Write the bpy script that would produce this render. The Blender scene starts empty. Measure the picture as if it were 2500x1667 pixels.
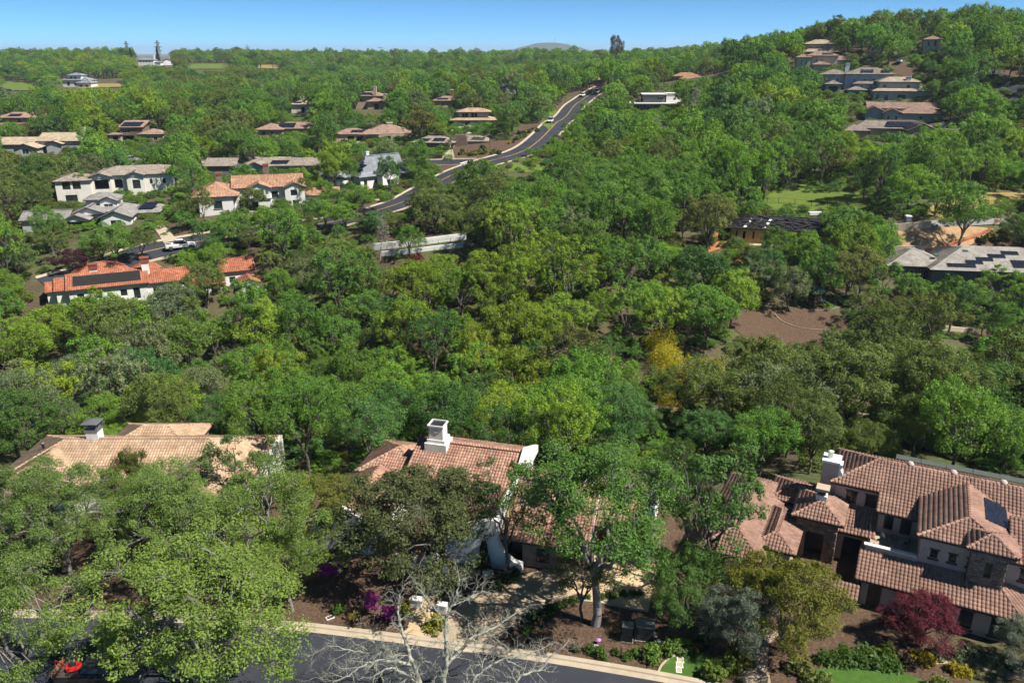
import bpy, bmesh, math, random
import numpy as np
from mathutils import Vector, Matrix, noise as mnoise

random.seed(7)
RNG = np.random.default_rng(11)
SC = bpy.context.scene
COL = SC.collection

# ------------------------------------------------------------------ camera, sky, sun, exposure
F_PX, PW, PH, HORIZON_V, CAM_H = 1944.0, 2500.0, 1667.0, 128.0, 42.0
HAZE = 0.00010
PITCH = math.atan((PH / 2 - HORIZON_V) / F_PX)
cam = bpy.data.cameras.new('camera')
cam.sensor_width = 36.0
cam.lens = 36.0 * F_PX / PW
cam.clip_start = 0.5
cam.clip_end = 40000
camo = bpy.data.objects.new('camera', cam)
COL.objects.link(camo)
camo.location = (0, 0, CAM_H)
camo.rotation_euler = (math.pi / 2 - PITCH, 0, 0)
SC.camera = camo

SUN_EL, SUN_AZ = math.radians(53), math.radians(-24)      # azimuth counter-clockwise from +X (right of frame)
sun_dir = Vector((math.cos(SUN_EL) * math.cos(SUN_AZ), math.cos(SUN_EL) * math.sin(SUN_AZ), math.sin(SUN_EL)))
world = bpy.data.worlds.new('World')
SC.world = world
world.use_nodes = True
wn = world.node_tree.nodes
bg = wn['Background']
sky = wn.new('ShaderNodeTexSky')
sky.sky_type = 'NISHITA'
sky.sun_disc = False
sky.sun_elevation = SUN_EL
sky.sun_rotation = math.pi / 2 - SUN_AZ
sky.altitude = 2500
sky.air_density = 0.28
sky.dust_density = 0.4
sky.ozone_density = 5.0
wtint = wn.new('ShaderNodeMix'); wtint.data_type = 'RGBA'; wtint.blend_type = 'MULTIPLY'; wtint.inputs['Factor'].default_value = 1
wtint.inputs['B'].default_value = (0.70, 1.08, 1.0, 1)          # the photograph's cooler white balance
world.node_tree.links.new(sky.outputs[0], wtint.inputs['A'])
world.node_tree.links.new(wtint.outputs['Result'], bg.inputs[0])
bg.inputs[1].default_value = 0.108
sl = bpy.data.lights.new('sun', 'SUN')
sl.energy = 4.7
sl.angle = math.radians(0.5)
sl.color = (1.0, 0.95, 0.87)
so = bpy.data.objects.new('sun', sl)
COL.objects.link(so)
so.rotation_euler = (-sun_dir).to_track_quat('-Z', 'Y').to_euler()
so.location = (0, 0, 300)
SC.view_settings.view_transform = 'Standard'
SC.view_settings.look = 'None'
SC.view_settings.gamma = 1.0
SC.view_settings.exposure = 0.80
SC.cycles.max_bounces = 3
SC.cycles.diffuse_bounces = 1
SC.cycles.use_adaptive_sampling = True
SC.cycles.adaptive_threshold = 0.03
SC.cycles.glossy_bounces = 2
SC.cycles.transmission_bounces = 2
SC.cycles.transparent_max_bounces = 6
SC.cycles.volume_bounces = 0
SC.cycles.caustics_reflective = False
SC.cycles.caustics_refractive = False

# ------------------------------------------------------------------ photograph geometry -> places in the world
CP, SP = math.cos(PITCH), math.sin(PITCH)
def ray(u, v):
    x, y = (u - PW / 2) / F_PX, (PH / 2 - v) / F_PX
    return x, CP + y * SP, -SP + y * CP
def az(u, v, z=0.0):
    "point at height z seen at photo pixel u, v"
    d = ray(u, v); t = (z - CAM_H) / d[2]
    return Vector((d[0] * t, d[1] * t, z))
def ad(u, v, D):
    "point at distance D (along Y) seen at photo pixel u, v"
    d = ray(u, v); t = D / d[1]
    return Vector((d[0] * t, D, CAM_H + d[2] * t))
def proj(x, y, z):
    dz = z - CAM_H
    f = y * CP - dz * SP
    return PW / 2 + F_PX * x / f, PH / 2 - F_PX * (y * SP + dz * CP) / f

# ------------------------------------------------------------------ terrain heights (thin plate spline through surveyed points)
CTRL = []
for X in (-90, -55, -25, 0, 25, 55, 90):
    for Y in (20, 48, 66):
        CTRL.append((X, Y, 0.0))
for X, z in ((-70, -1.5), (-35, -1.2), (0, -1.2), (35, -1.0), (75, -0.5)):
    CTRL.append((X, 80, z))
for X, z in ((-80, -5), (-35, -7), (0, -7.5), (25, -6.5), (60, -5)):
    CTRL.append((X, 97, z))
for X in (-300, 0, 300):
    CTRL.append((X, -150, 0.0))
for u, v, D in ((1800, 985, 104), (1900, 800, 131), (2050, 740, 139), (2300, 700, 152), (2480, 700, 155), (1780, 590, 160), (2000, 600, 163), (2218, 552, 165),
                (2420, 545, 168), (2100, 490, 187), (1900, 440, 210), (2300, 420, 215), (2200, 330, 255), (2250, 285, 275), (2130, 240, 293), (1960, 172, 330),
                (1990, 128, 355), (2480, 215, 270), (2400, 95, 420), (2490, 80, 400), (2200, 108, 430), (2000, 138, 450), (1800, 158, 480), (1650, 170, 520),
                (1440, 218, 385), (1355, 302, 280), (1180, 397, 230), (960, 502, 188), (700, 560, 172), (440, 612, 163), (330, 636, 158), (300, 750, 143),
                (60, 700, 146), (650, 760, 142), (250, 562, 178), (300, 492, 205), (318, 397, 265), (100, 376, 285), (330, 346, 300), (60, 302, 340), (600, 522, 185),
                (900, 462, 215), (900, 346, 275), (1080, 366, 258), (1150, 311, 300), (900, 266, 370), (730, 276, 360), (1600, 268, 330), (1700, 196, 430),
                (1300, 500, 190), (1500, 420, 225), (1600, 560, 170), (1300, 640, 148), (1000, 640, 150), (1000, 760, 138), (1400, 800, 122), (1600, 350, 265),
                (1850, 300, 270), (1800, 380, 240), (50, 216, 560), (180, 213, 560), (520, 167, 800), (360, 162, 850), (60, 155, 950), (700, 154, 1000), (1000, 155, 1050),
                (1300, 157, 900), (600, 250, 480), (1000, 200, 650), (300, 230, 520), (1250, 210, 560), (-400, 300, 400), (2900, 200, 320), (2900, 500, 190)):
    p = ad(u, v, D)
    CTRL.append((p.x, p.y, p.z))
for X, Y, z in ((-900, 1500, 27), (0, 1600, 26), (900, 1500, 40), (-700, 500, 12), (-1400, 900, 20), (600, 700, 55), (700, 350, 60), (-200, 2500, 20), (1500, 2500, 20), (-1800, 2500, 20)):
    CTRL.append((X, Y, z))
_P = np.array(CTRL, dtype=float)
def _phi(r2):
    return np.where(r2 > 1e-9, 0.5 * r2 * np.log(np.maximum(r2, 1e-9)), 0.0)
_S = 100.0
_q = _P[:, :2] / _S
_n = len(_q)
_K = _phi(((_q[:, None] - _q[None]) ** 2).sum(-1)) + np.eye(_n) * 2e-3
_A = np.zeros((_n + 3, _n + 3))
_A[:_n, :_n] = _K; _A[:_n, _n] = 1; _A[:_n, _n + 1:] = _q; _A[_n, :_n] = 1; _A[_n + 1:, :_n] = _q.T
_w = np.linalg.solve(_A, np.concatenate([_P[:, 2], np.zeros(3)]))
def heights(xy):
    xy = np.asarray(xy, dtype=float)
    out = np.empty(len(xy))
    for i in range(0, len(xy), 4000):
        q = xy[i:i + 4000] / _S
        out[i:i + 4000] = _phi(((q[:, None] - _q[None]) ** 2).sum(-1)) @ _w[:_n] + _w[_n] + q @ _w[_n + 1:]
    X, Y = xy[:, 0], xy[:, 1]
    # level building plots beside the near street; flat plain far beyond the ridge
    k = np.clip((74 - Y) / 8, 0, 1) * np.clip((110 - np.abs(X)) / 30, 0, 1)
    k = k * k * (3 - 2 * k)
    out = out * (1 - k)
    m = np.clip((np.hypot(X, Y) - 1300) / 900, 0, 1)
    out = out * (1 - m) + 12 * m
    return out
def HT(x, y):
    return float(heights([(x, y)])[0])
_GY = 30.0 * 1.03 ** np.arange(0, 140)
def gp(u, v):
    "ground point seen at photo pixel u, v"
    d = ray(u, v)
    lo, n = 30.0, len(_GY)
    Y = _GY
    for k in range(3):
        t = Y / d[1]
        g = CAM_H + d[2] * t - heights(np.stack([d[0] * t, Y], 1))
        i = int(np.argmax(g < 0))
        if g[i] >= 0: i = len(Y) - 1
        i = max(i, 1)
        if k < 2: Y = np.linspace(Y[i - 1], Y[i], 12)
    y = (Y[i - 1] + Y[i]) / 2; x = d[0] * y / d[1]
    return Vector((x, y, HT(x, y)))

# ------------------------------------------------------------------ materials
MAT = {}
def nodes_of(name):
    m = bpy.data.materials.new(name)
    m.use_nodes = True
    nt = m.node_tree
    return m, nt, nt.nodes['Principled BSDF'], (lambda a, b: nt.links.new(a, b))
def surf(name, c1, c2=None, scale=4.0, rough=0.85, bump=0.0, bscale=None, detail=6.0, metal=0.0, spec=0.3, c3=None, coords='Object', stretch=None):
    "plain surface: two or three tones mixed by noise, with fine relief"
    if name in MAT: return MAT[name]
    m, nt, b, L = nodes_of(name)
    N = nt.nodes
    b.inputs['Roughness'].default_value = rough
    b.inputs['Metallic'].default_value = metal
    b.inputs['Specular IOR Level'].default_value = spec
    tc = N.new('ShaderNodeTexCoord'); src = tc.outputs[coords]
    if stretch:
        mp = N.new('ShaderNodeMapping'); mp.inputs['Scale'].default_value = stretch
        L(src, mp.inputs['Vector']); src = mp.outputs[0]
    if c2 is None:
        c2 = tuple(c * 0.82 for c in c1)
    nz = N.new('ShaderNodeTexNoise'); nz.inputs['Scale'].default_value = scale; nz.inputs['Detail'].default_value = detail
    nz.inputs['Roughness'].default_value = 0.65
    L(src, nz.inputs['Vector'])
    cr = N.new('ShaderNodeValToRGB')
    cr.color_ramp.elements[0].position = 0.32; cr.color_ramp.elements[1].position = 0.68
    cr.color_ramp.elements[0].color = (*c1, 1); cr.color_ramp.elements[1].color = (*c2, 1)
    if c3:
        e = cr.color_ramp.elements.new(0.5); e.color = (*c3, 1)
    L(nz.outputs['Fac'], cr.inputs[0])
    L(cr.outputs[0], b.inputs['Base Color'])
    if bump:
        bz = N.new('ShaderNodeTexNoise'); bz.inputs['Scale'].default_value = bscale or scale * 6; bz.inputs['Detail'].default_value = 5
        L(src, bz.inputs['Vector'])
        bp = N.new('ShaderNodeBump'); bp.inputs['Strength'].default_value = bump; bp.inputs['Distance'].default_value = 0.05
        L(bz.outputs['Fac'], bp.inputs['Height']); L(bp.outputs[0], b.inputs['Normal'])
    MAT[name] = m
    return m
def leafmat(name):
    "foliage: base tone from the tree's own tint, varied leaf by leaf, partly translucent"
    if name in MAT: return MAT[name]
    m, nt, b, L = nodes_of(name)
    N = nt.nodes
    at = N.new('ShaderNodeAttribute'); at.attribute_type = 'INSTANCER'; at.attribute_name = 'tint'
    av = N.new('ShaderNodeAttribute'); av.attribute_type = 'GEOMETRY'; av.attribute_name = 'v'
    hs = N.new('ShaderNodeHueSaturation')
    mr = N.new('ShaderNodeMapRange'); mr.inputs['To Min'].default_value = 0.76; mr.inputs['To Max'].default_value = 1.30
    L(av.outputs['Fac'], mr.inputs['Value']); L(mr.outputs[0], hs.inputs['Value'])
    mh = N.new('ShaderNodeMapRange'); mh.inputs['To Min'].default_value = 0.508; mh.inputs['To Max'].default_value = 0.488
    L(av.outputs['Fac'], mh.inputs['Value']); L(mh.outputs[0], hs.inputs['Hue'])
    L(at.outputs['Color'], hs.inputs['Color'])
    b.inputs['Roughness'].default_value = 0.55
    b.inputs['Specular IOR Level'].default_value = 0.25
    L(hs.outputs[0], b.inputs['Base Color'])
    tr = N.new('ShaderNodeBsdfTranslucent')
    g = N.new('ShaderNodeMix'); g.data_type = 'RGBA'; g.blend_type = 'MULTIPLY'; g.inputs['Factor'].default_value = 1
    L(hs.outputs[0], g.inputs['A']); g.inputs['B'].default_value = (1.35, 1.45, 0.6, 1)
    L(g.outputs['Result'], tr.inputs['Color'])
    mx = N.new('ShaderNodeMixShader'); mx.inputs[0].default_value = 0.33
    L(b.outputs[0], mx.inputs[1]); L(tr.outputs[0], mx.inputs[2])
    L(mx.outputs[0], N['Material Output'].inputs['Surface'])
    MAT[name] = m
    return m
LEAF = leafmat('leaf')
GREY_BARK = surf('grey_bark', (0.27, 0.245, 0.22), (0.13, 0.115, 0.10), 2.0, 0.95, 0.7, 12)
BARK = surf('bark', (0.17, 0.145, 0.125), (0.07, 0.058, 0.05), 3.0, 0.95, 0.8, 12)
PALE_BARK = surf('pale_bark', (0.40, 0.365, 0.325), (0.19, 0.17, 0.15), 1.6, 0.95, 0.6, 12, c3=(0.36, 0.36, 0.28))

# ------------------------------------------------------------------ mesh helpers
def mesh_from(name, V, Fq, mats, mi=None, smooth=False, attr=None):
    "V (n,3) array, Fq list/array of faces (arrays of equal-length rows, or list of lists)"
    me = bpy.data.meshes.new(name)
    if isinstance(Fq, np.ndarray):
        n, k = Fq.shape
        me.vertices.add(len(V)); me.vertices.foreach_set('co', np.asarray(V, dtype=np.float32).ravel())
        me.loops.add(n * k); me.loops.foreach_set('vertex_index', Fq.astype(np.int32).ravel())
        me.polygons.add(n)
        me.polygons.foreach_set('loop_start', np.arange(0, n * k, k, dtype=np.int32))
    else:
        me.from_pydata([tuple(v) for v in V], [], Fq)
        n = len(Fq)
    for m in (mats if isinstance(mats, (list, tuple)) else [mats]):
        me.materials.append(m)
    if mi is not None:
        me.polygons.foreach_set('material_index', np.asarray(mi, dtype=np.int32))
    if smooth:
        me.polygons.foreach_set('use_smooth', np.ones(len(me.polygons), dtype=bool))
    if attr is not None:
        a = me.attributes.new('v', 'FLOAT', 'FACE'); a.data.foreach_set('value', np.asarray(attr, dtype=np.float32))
    me.update(calc_edges=True)
    return me
def link(name, data, parent=None, loc=None, rotz=None):
    o = bpy.data.objects.new(name, data)
    COL.objects.link(o)
    if parent is not None: o.parent = parent
    if loc is not None: o.location = loc
    if rotz is not None: o.rotation_euler = (0, 0, rotz)
    return o
def tag(o, label=None, cat=None, group=None, kind=None):
    if label: o['label'] = label
    if cat: o['category'] = cat
    if group: o['group'] = group
    if kind: o['kind'] = kind
    return o
class MB:
    "collects boxes, prisms and tubes into one mesh"
    def __init__(s): s.V = []; s.F = []; s.A = []
    def add(s, vs, fs, a=0.5):
        o = len(s.V); s.V += [tuple(v) for v in vs]; s.F += [[i + o for i in f] for f in fs]; s.A += [a] * len(fs)
        return s
    def box(s, x0, x1, y0, y1, z0, z1, a=0.5):
        return s.add([(x0, y0, z0), (x1, y0, z0), (x1, y1, z0), (x0, y1, z0), (x0, y0, z1), (x1, y0, z1), (x1, y1, z1), (x0, y1, z1)],
                     [[3, 2, 1, 0], [4, 5, 6, 7], [0, 1, 5, 4], [1, 2, 6, 5], [2, 3, 7, 6], [3, 0, 4, 7]], a)
    def prism(s, poly, z0, z1, a=0.5):
        n = len(poly)
        return s.add([(x, y, z0) for x, y in poly] + [(x, y, z1) for x, y in poly],
                     [list(range(n))[::-1], list(range(n, 2 * n))] + [[i, (i + 1) % n, n + (i + 1) % n, n + i] for i in range(n)], a)
    def slab(s, poly, t, a=0.5):
        "polygon of 3D points thickened downwards by t"
        n = len(poly)
        return s.add([tuple(p) for p in poly] + [(p[0], p[1], p[2] - t) for p in poly],
                     [list(range(n)), list(range(n, 2 * n))[::-1]] + [[n + i, n + (i + 1) % n, (i + 1) % n, i] for i in range(n)], a)
    def tube(s, pts, radii, sides=6, cap=True, a=0.5):
        pts = [Vector(p) for p in pts]; o = len(s.V); n = len(pts)
        for i, p in enumerate(pts):
            t = (pts[min(i + 1, n - 1)] - pts[max(i - 1, 0)]).normalized()
            ax = t.orthogonal().normalized() if abs(t.z) > 0.95 else t.cross(Vector((0, 0, 1))).normalized()
            bx = t.cross(ax)
            r = radii[i] if not isinstance(radii, (int, float)) else radii
            for k in range(sides):
                q = 2 * math.pi * k / sides
                s.V.append(tuple(p + ax * (r * math.cos(q)) + bx * (r * math.sin(q))))
        for i in range(n - 1):
            for k in range(sides):
                k2 = (k + 1) % sides
                s.F.append([o + i * sides + k, o + i * sides + k2, o + (i + 1) * sides + k2, o + (i + 1) * sides + k]); s.A.append(a)
        if cap:
            s.F.append([o + k for k in range(sides)][::-1]); s.F.append([o + (n - 1) * sides + k for k in range(sides)]); s.A += [a, a]
        return s
    def lathe(s, prof, cx=0, cy=0, sides=12, a=0.5):
        o = len(s.V)
        for r, z in prof:
            for k in range(sides):
                q = 2 * math.pi * k / sides
                s.V.append((cx + r * math.cos(q), cy + r * math.sin(q), z))
        for i in range(len(prof) - 1):
            for k in range(sides):
                k2 = (k + 1) % sides
                s.F.append([o + i * sides + k, o + i * sides + k2, o + (i + 1) * sides + k2, o + (i + 1) * sides + k]); s.A.append(a)
        s.F.append([o + k for k in range(sides)][::-1]); s.F.append([o + (len(prof) - 1) * sides + k for k in range(sides)]); s.A += [a, a]
        return s
    def mesh(s, name, mat, smooth=False):
        return mesh_from(name, s.V, s.F, mat, smooth=smooth, attr=s.A)
    def build(s, name, mat, parent=None, smooth=False):
        return link(name, s.mesh(name, mat, smooth), parent)
def drape(name, poly, mat, eps=0.06, step=3.0, kind='structure', lift=None):
    "polygon (world xy) cut into a grid and laid over the terrain"
    bm = bmesh.new()
    vs = [bm.verts.new((p[0], p[1], 0)) for p in poly]
    bm.faces.new(vs)
    xs = [p[0] for p in poly]; ys = [p[1] for p in poly]
    for ax, lo, hi in ((0, min(xs), max(xs)), (1, min(ys), max(ys))):
        k = math.ceil(lo / step) * step
        while k < hi:
            co = (k, 0, 0) if ax == 0 else (0, k, 0); no = (1, 0, 0) if ax == 0 else (0, 1, 0)
            bmesh.ops.bisect_plane(bm, geom=bm.verts[:] + bm.edges[:] + bm.faces[:], plane_co=co, plane_no=no)
            k += step
    bm.verts.ensure_lookup_table()
    hz = heights([(v.co.x, v.co.y) for v in bm.verts])
    for v, z in zip(bm.verts, hz): v.co.z = z + eps
    bmesh.ops.triangulate(bm, faces=[f for f in bm.faces if len(f.verts) > 4])
    for f in bm.faces:
        if f.normal.z < 0: f.normal_flip()
        f.smooth = True
    me = bpy.data.meshes.new(name); bm.to_mesh(me); bm.free(); me.materials.append(mat)
    o = link(name, me)
    if kind: o['kind'] = kind
    return o
def smooth_line(pts, n=6):
    "Catmull-Rom through 2D/3D points"
    P = [Vector(p) for p in pts]; out = []
    for i in range(len(P) - 1):
        p0, p1, p2, p3 = P[max(i - 1, 0)], P[i], P[i + 1], P[min(i + 2, len(P) - 1)]
        for k in range(n):
            t = k / n
            out.append(0.5 * ((2 * p1) + (p2 - p0) * t + (2 * p0 - 5 * p1 + 4 * p2 - p3) * t * t + (3 * p1 - p0 - 3 * p2 + p3) * t ** 3))
    out.append(P[-1]); return out
def ribbon(name, line, offs, zs, mat, kind='structure', parent=None):
    "strip along a line; offs = sideways offsets (left negative), zs = height over the terrain at each offset"
    line = [Vector((p[0], p[1])) for p in line]; V = []; Fc = []; k = len(offs)
    for i, p in enumerate(line):
        t = (line[min(i + 1, len(line) - 1)] - line[max(i - 1, 0)]).normalized(); nrm = Vector((t.y, -t.x))
        for o, z in zip(offs, zs):
            q = p + nrm * o; V.append((q.x, q.y, z))
    hz = heights([v[:2] for v in V]); V = [(v[0], v[1], v[2] + h) for v, h in zip(V, hz)]
    for i in range(len(line) - 1):
        for j in range(k - 1):
            a = i * k + j; Fc.append([a, a + 1, a + k + 1, a + k])
    o = link(name, mesh_from(name, V, Fc, mat), parent)
    if kind and parent is None: o['kind'] = kind
    return o
# ------------------------------------------------------------------ ground sheet to the horizon
def ground_material():
    m, nt, b, L = nodes_of('ground')
    N = nt.nodes
    tc = N.new('ShaderNodeTexCoord')
    n1 = N.new('ShaderNodeTexNoise'); n1.inputs['Scale'].default_value = 0.06; n1.inputs['Detail'].default_value = 6
    n2 = N.new('ShaderNodeTexNoise'); n2.inputs['Scale'].default_value = 1.6; n2.inputs['Detail'].default_value = 8; n2.inputs['Roughness'].default_value = 0.7
    L(tc.outputs['Object'], n1.inputs[0]); L(tc.outputs['Object'], n2.inputs[0])
    c1 = N.new('ShaderNodeValToRGB'); e = c1.color_ramp.elements
    e[0].position, e[0].color = 0.40, (0.075, 0.058, 0.032, 1); e[1].position, e[1].color = 0.60, (0.065, 0.09, 0.022, 1)
    x = c1.color_ramp.elements.new(0.5); x.color = (0.085, 0.08, 0.035, 1)
    L(n1.outputs['Fac'], c1.inputs[0])
    c2 = N.new('ShaderNodeValToRGB'); e = c2.color_ramp.elements
    e[0].position, e[0].color = 0.3, (0.55, 0.5, 0.45, 1); e[1].position, e[1].color = 0.72, (1.35, 1.3, 1.2, 1)
    L(n2.outputs['Fac'], c2.inputs[0])
    mx = N.new('ShaderNodeMix'); mx.data_type = 'RGBA'; mx.blend_type = 'MULTIPLY'; mx.inputs['Factor'].default_value = 1
    L(c1.outputs[0], mx.inputs['A']); L(c2.outputs[0], mx.inputs['B']); L(mx.outputs['Result'], b.inputs['Base Color'])
    b.inputs['Roughness'].default_value = 0.95
    bp = N.new('ShaderNodeBump'); bp.inputs['Strength'].default_value = 0.7; bp.inputs['Distance'].default_value = 0.15
    L(n2.outputs['Fac'], bp.inputs['Height']); L(bp.outputs[0], b.inputs['Normal'])
    return m
def build_ground():
    rr = [2.0]
    while rr[-1] < 14000: rr.append(rr[-1] + max(1.2, rr[-1] * (0.0105 if rr[-1] < 700 else 0.035)))
    na = 300
    th = np.concatenate([np.linspace(-78, -36, 40, endpoint=False), np.linspace(-36, 36, na, endpoint=False), np.linspace(36, 78, 41)]) * math.pi / 180
    R, T = np.meshgrid(np.array(rr), th, indexing='ij')
    X, Y = R * np.sin(T), R * np.cos(T) - 1.0
    Z = heights(np.stack([X.ravel(), Y.ravel()], 1))
    V = np.stack([X.ravel(), Y.ravel(), Z], 1)
    nr, nt_ = R.shape
    i, j = np.meshgrid(np.arange(nr - 1), np.arange(nt_ - 1), indexing='ij')
    a = (i * nt_ + j).ravel()
    Fq = np.stack([a, a + nt_, a + nt_ + 1, a + 1], 1)
    o = link('ground', mesh_from('ground', V, Fq, ground_material(), smooth=True))
    o['kind'] = 'structure'
    if o.data.polygons[100].normal.z < 0: o.data.flip_normals()
build_ground()

ASPHALT = surf('asphalt', (0.042, 0.045, 0.055), (0.026, 0.029, 0.038), 0.22, 0.85, 0.25, 60, c3=(0.033, 0.036, 0.046), detail=9)
CONCRETE = surf('concrete', (0.46, 0.385, 0.28), (0.37, 0.30, 0.215), 0.8, 0.9, 0.2, 30)
YELLOW = surf('yellow_paint', (0.55, 0.33, 0.06), (0.42, 0.26, 0.06), 3.0, 0.8)
WHITE_PAINT = surf('white_paint', (0.75, 0.75, 0.73), (0.6, 0.6, 0.58), 3.0, 0.8)
MULCH = surf('mulch', (0.165, 0.110, 0.066), (0.055, 0.035, 0.020), 4.0, 1.0, 1.0, 22, detail=12, c3=(0.098, 0.06, 0.039))
LAWN = surf('lawn', (0.055, 0.115, 0.018), (0.035, 0.08, 0.012), 2.5, 0.95, 0.8, 50, detail=8)
MEADOW = surf('meadow', (0.13, 0.17, 0.02), (0.085, 0.125, 0.018), 0.25, 0.95, 0.6, 12, detail=8, c3=(0.10, 0.15, 0.02))
DRYGRASS = surf('dry_grass', (0.30, 0.22, 0.075), (0.20, 0.17, 0.05), 0.3, 0.95, 0.6, 10, detail=8)
DIRT = surf('dirt', (0.42, 0.27, 0.15), (0.30, 0.18, 0.09), 0.7, 0.95, 0.8, 8, detail=9)
RED_DIRT = surf('red_dirt', (0.42, 0.17, 0.065), (0.32, 0.14, 0.06), 0.6, 0.95, 0.7, 8, detail=8)
PATHM = surf('path_gravel', (0.42, 0.33, 0.22), (0.33, 0.25, 0.16), 1.2, 0.95, 0.5, 20)

def road(line, half, yellow=True, name='road', kerbs=(True, True)):
    r = ribbon(name, line, [-half, -half / 2, 0, half / 2, half], [0.10, 0.12, 0.14, 0.12, 0.10], ASPHALT)
    for s, on in ((-1, kerbs[0]), (1, kerbs[1])):
        if not on: continue
        offs = [s * half, s * (half + 0.45), s * (half + 0.5), s * (half + 0.85), s * (half + 0.9)]
        zs = [0.09, 0.13, 0.24, 0.26, 0.02]
        if s < 0: offs, zs = offs[::-1], zs[::-1]
        ribbon('kerb', line, offs, zs, CONCRETE)
    if yellow:
        for o in (-0.12, 0.12):
            ribbon('road_marking', line, [o - 0.06, o + 0.06], [0.146, 0.146], YELLOW)
MAIN = [(110, 700), (230, 662), (360, 615), (520, 585), (677, 564), (851, 534), (974, 498), (1040, 462), (1110, 425), (1180, 399), (1267, 374), (1318, 342), (1364, 297), (1396, 266), (1424, 243), (1448, 226), (1475, 212), (1520, 196)]
MAIN_XY = [gp(*p).xy for p in MAIN]
MAIN_L = smooth_line(MAIN_XY, 8)
road(MAIN_L, 4.0)
SIDE_XY = [gp(*p).xy for p in ((1178, 397), (1110, 396), (1040, 398), (930, 396), (800, 392), (640, 392), (420, 393), (330, 397), (240, 402))]
road(smooth_line(SIDE_XY, 6)[3:], 3.0, False)
NEAR_XY = [Vector(p) for p in ((-75, 51.5), (-55, 52.4), (-40.9, 52.45), (-28, 52.0), (-17.6, 51.0), (-13.8, 50.5), (-2.6, 48.5), (3.6, 47.3), (13.65, 44.8), (25, 41.0), (38, 35.5), (55, 27))]
NK = smooth_line(NEAR_XY, 6)
def offset_line(line, d):
    out = []
    for i, p in enumerate(line):
        t = (line[min(i + 1, len(line) - 1)] - line[max(i - 1, 0)]).normalized(); out.append(p + Vector((t.y, -t.x)) * d)
    return out
road(offset_line(NK, 5.6), 4.8, False)
# ------------------------------------------------------------------ trees
def tubes_np(segs, sides):
    "segs: list of (p0, p1, r0, r1) -> V, F arrays"
    S = np.array([[*a, *b, r0, r1] for a, b, r0, r1 in segs], dtype=float)
    p0, p1, r0, r1 = S[:, 0:3], S[:, 3:6], S[:, 6], S[:, 7]
    t = p1 - p0; t /= np.maximum(np.linalg.norm(t, axis=1, keepdims=True), 1e-6)
    ref = np.where(np.abs(t[:, 2:3]) > 0.9, np.array([[1.0, 0, 0]]), np.array([[0, 0, 1.0]]))
    ax = np.cross(t, ref); ax /= np.linalg.norm(ax, axis=1, keepdims=True); bx = np.cross(t, ax)
    q = np.arange(sides) * 2 * math.pi / sides
    ring = ax[:, None] * np.cos(q)[None, :, None] + bx[:, None] * np.sin(q)[None, :, None]
    V = np.concatenate([p0[:, None] + ring * r0[:, None, None], p1[:, None] + ring * r1[:, None, None]], 1)
    n = len(S); base = (np.arange(n) * 2 * sides)[:, None]
    k = np.arange(sides); k2 = (k + 1) % sides
    Fq = np.stack([base + k, base + k2, base + sides + k2, base + sides + k], -1).reshape(-1, 4)
    return V.reshape(-1, 3), Fq
def limb(rng, a, b, r0, r1, n=5, wob=0.12):
    a, b = np.array(a, float), np.array(b, float); L = np.linalg.norm(b - a)
    pts = [a]
    for i in range(1, n):
        t = i / n
        p = a + (b - a) * t + np.array([0, 0, 0.18 * L * math.sin(math.pi * t) * (0.3 + 0.7 * rng.random())]) + rng.normal(0, wob * L / n * 1.6, 3)
        pts.append(p)
    pts.append(b)
    rs = [r0 + (r1 - r0) * (i / n) ** 0.8 for i in range(n + 1)]
    return [(pts[i], pts[i + 1], rs[i], rs[i + 1]) for i in range(n)], pts
def leaves_np(rng, centres, radii, per, size, flat=0.75, up=0.7):
    "leaf quads scattered about clump centres; returns V, F, tone per leaf"
    n = len(centres) * per
    c = np.repeat(centres, per, 0)
    d = rng.normal(0, 1, (n, 3)); d /= np.linalg.norm(d, axis=1, keepdims=True)
    r = np.repeat(radii, per)[:, None] * (0.25 + 0.75 * rng.random((n, 1)) ** 0.5)
    off = d * r; off[:, 2] *= flat
    p = c + off
    nrm = d * 0.9 + rng.normal(0, 0.42, (n, 3)) + np.array([0.15, -0.1, up]); nrm /= np.linalg.norm(nrm, axis=1, keepdims=True)
    a = np.cross(nrm, rng.normal(0, 1, (n, 3))); a /= np.linalg.norm(a, axis=1, keepdims=True); b = np.cross(nrm, a)
    s = size * (0.55 + 0.9 * rng.random((n, 1)))
    V = np.stack([p - a * s, p - b * s * 0.55 + nrm * s * 0.12, p + a * s, p + b * s * 0.55 + nrm * s * 0.12], 1).reshape(-1, 3)
    Fq = np.arange(n * 4).reshape(-1, 4)
    tone = np.clip(np.repeat(rng.random(len(centres)), per) * 0.5 + rng.random(n) * 0.5, 0, 1)
    return V, Fq, tone
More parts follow.
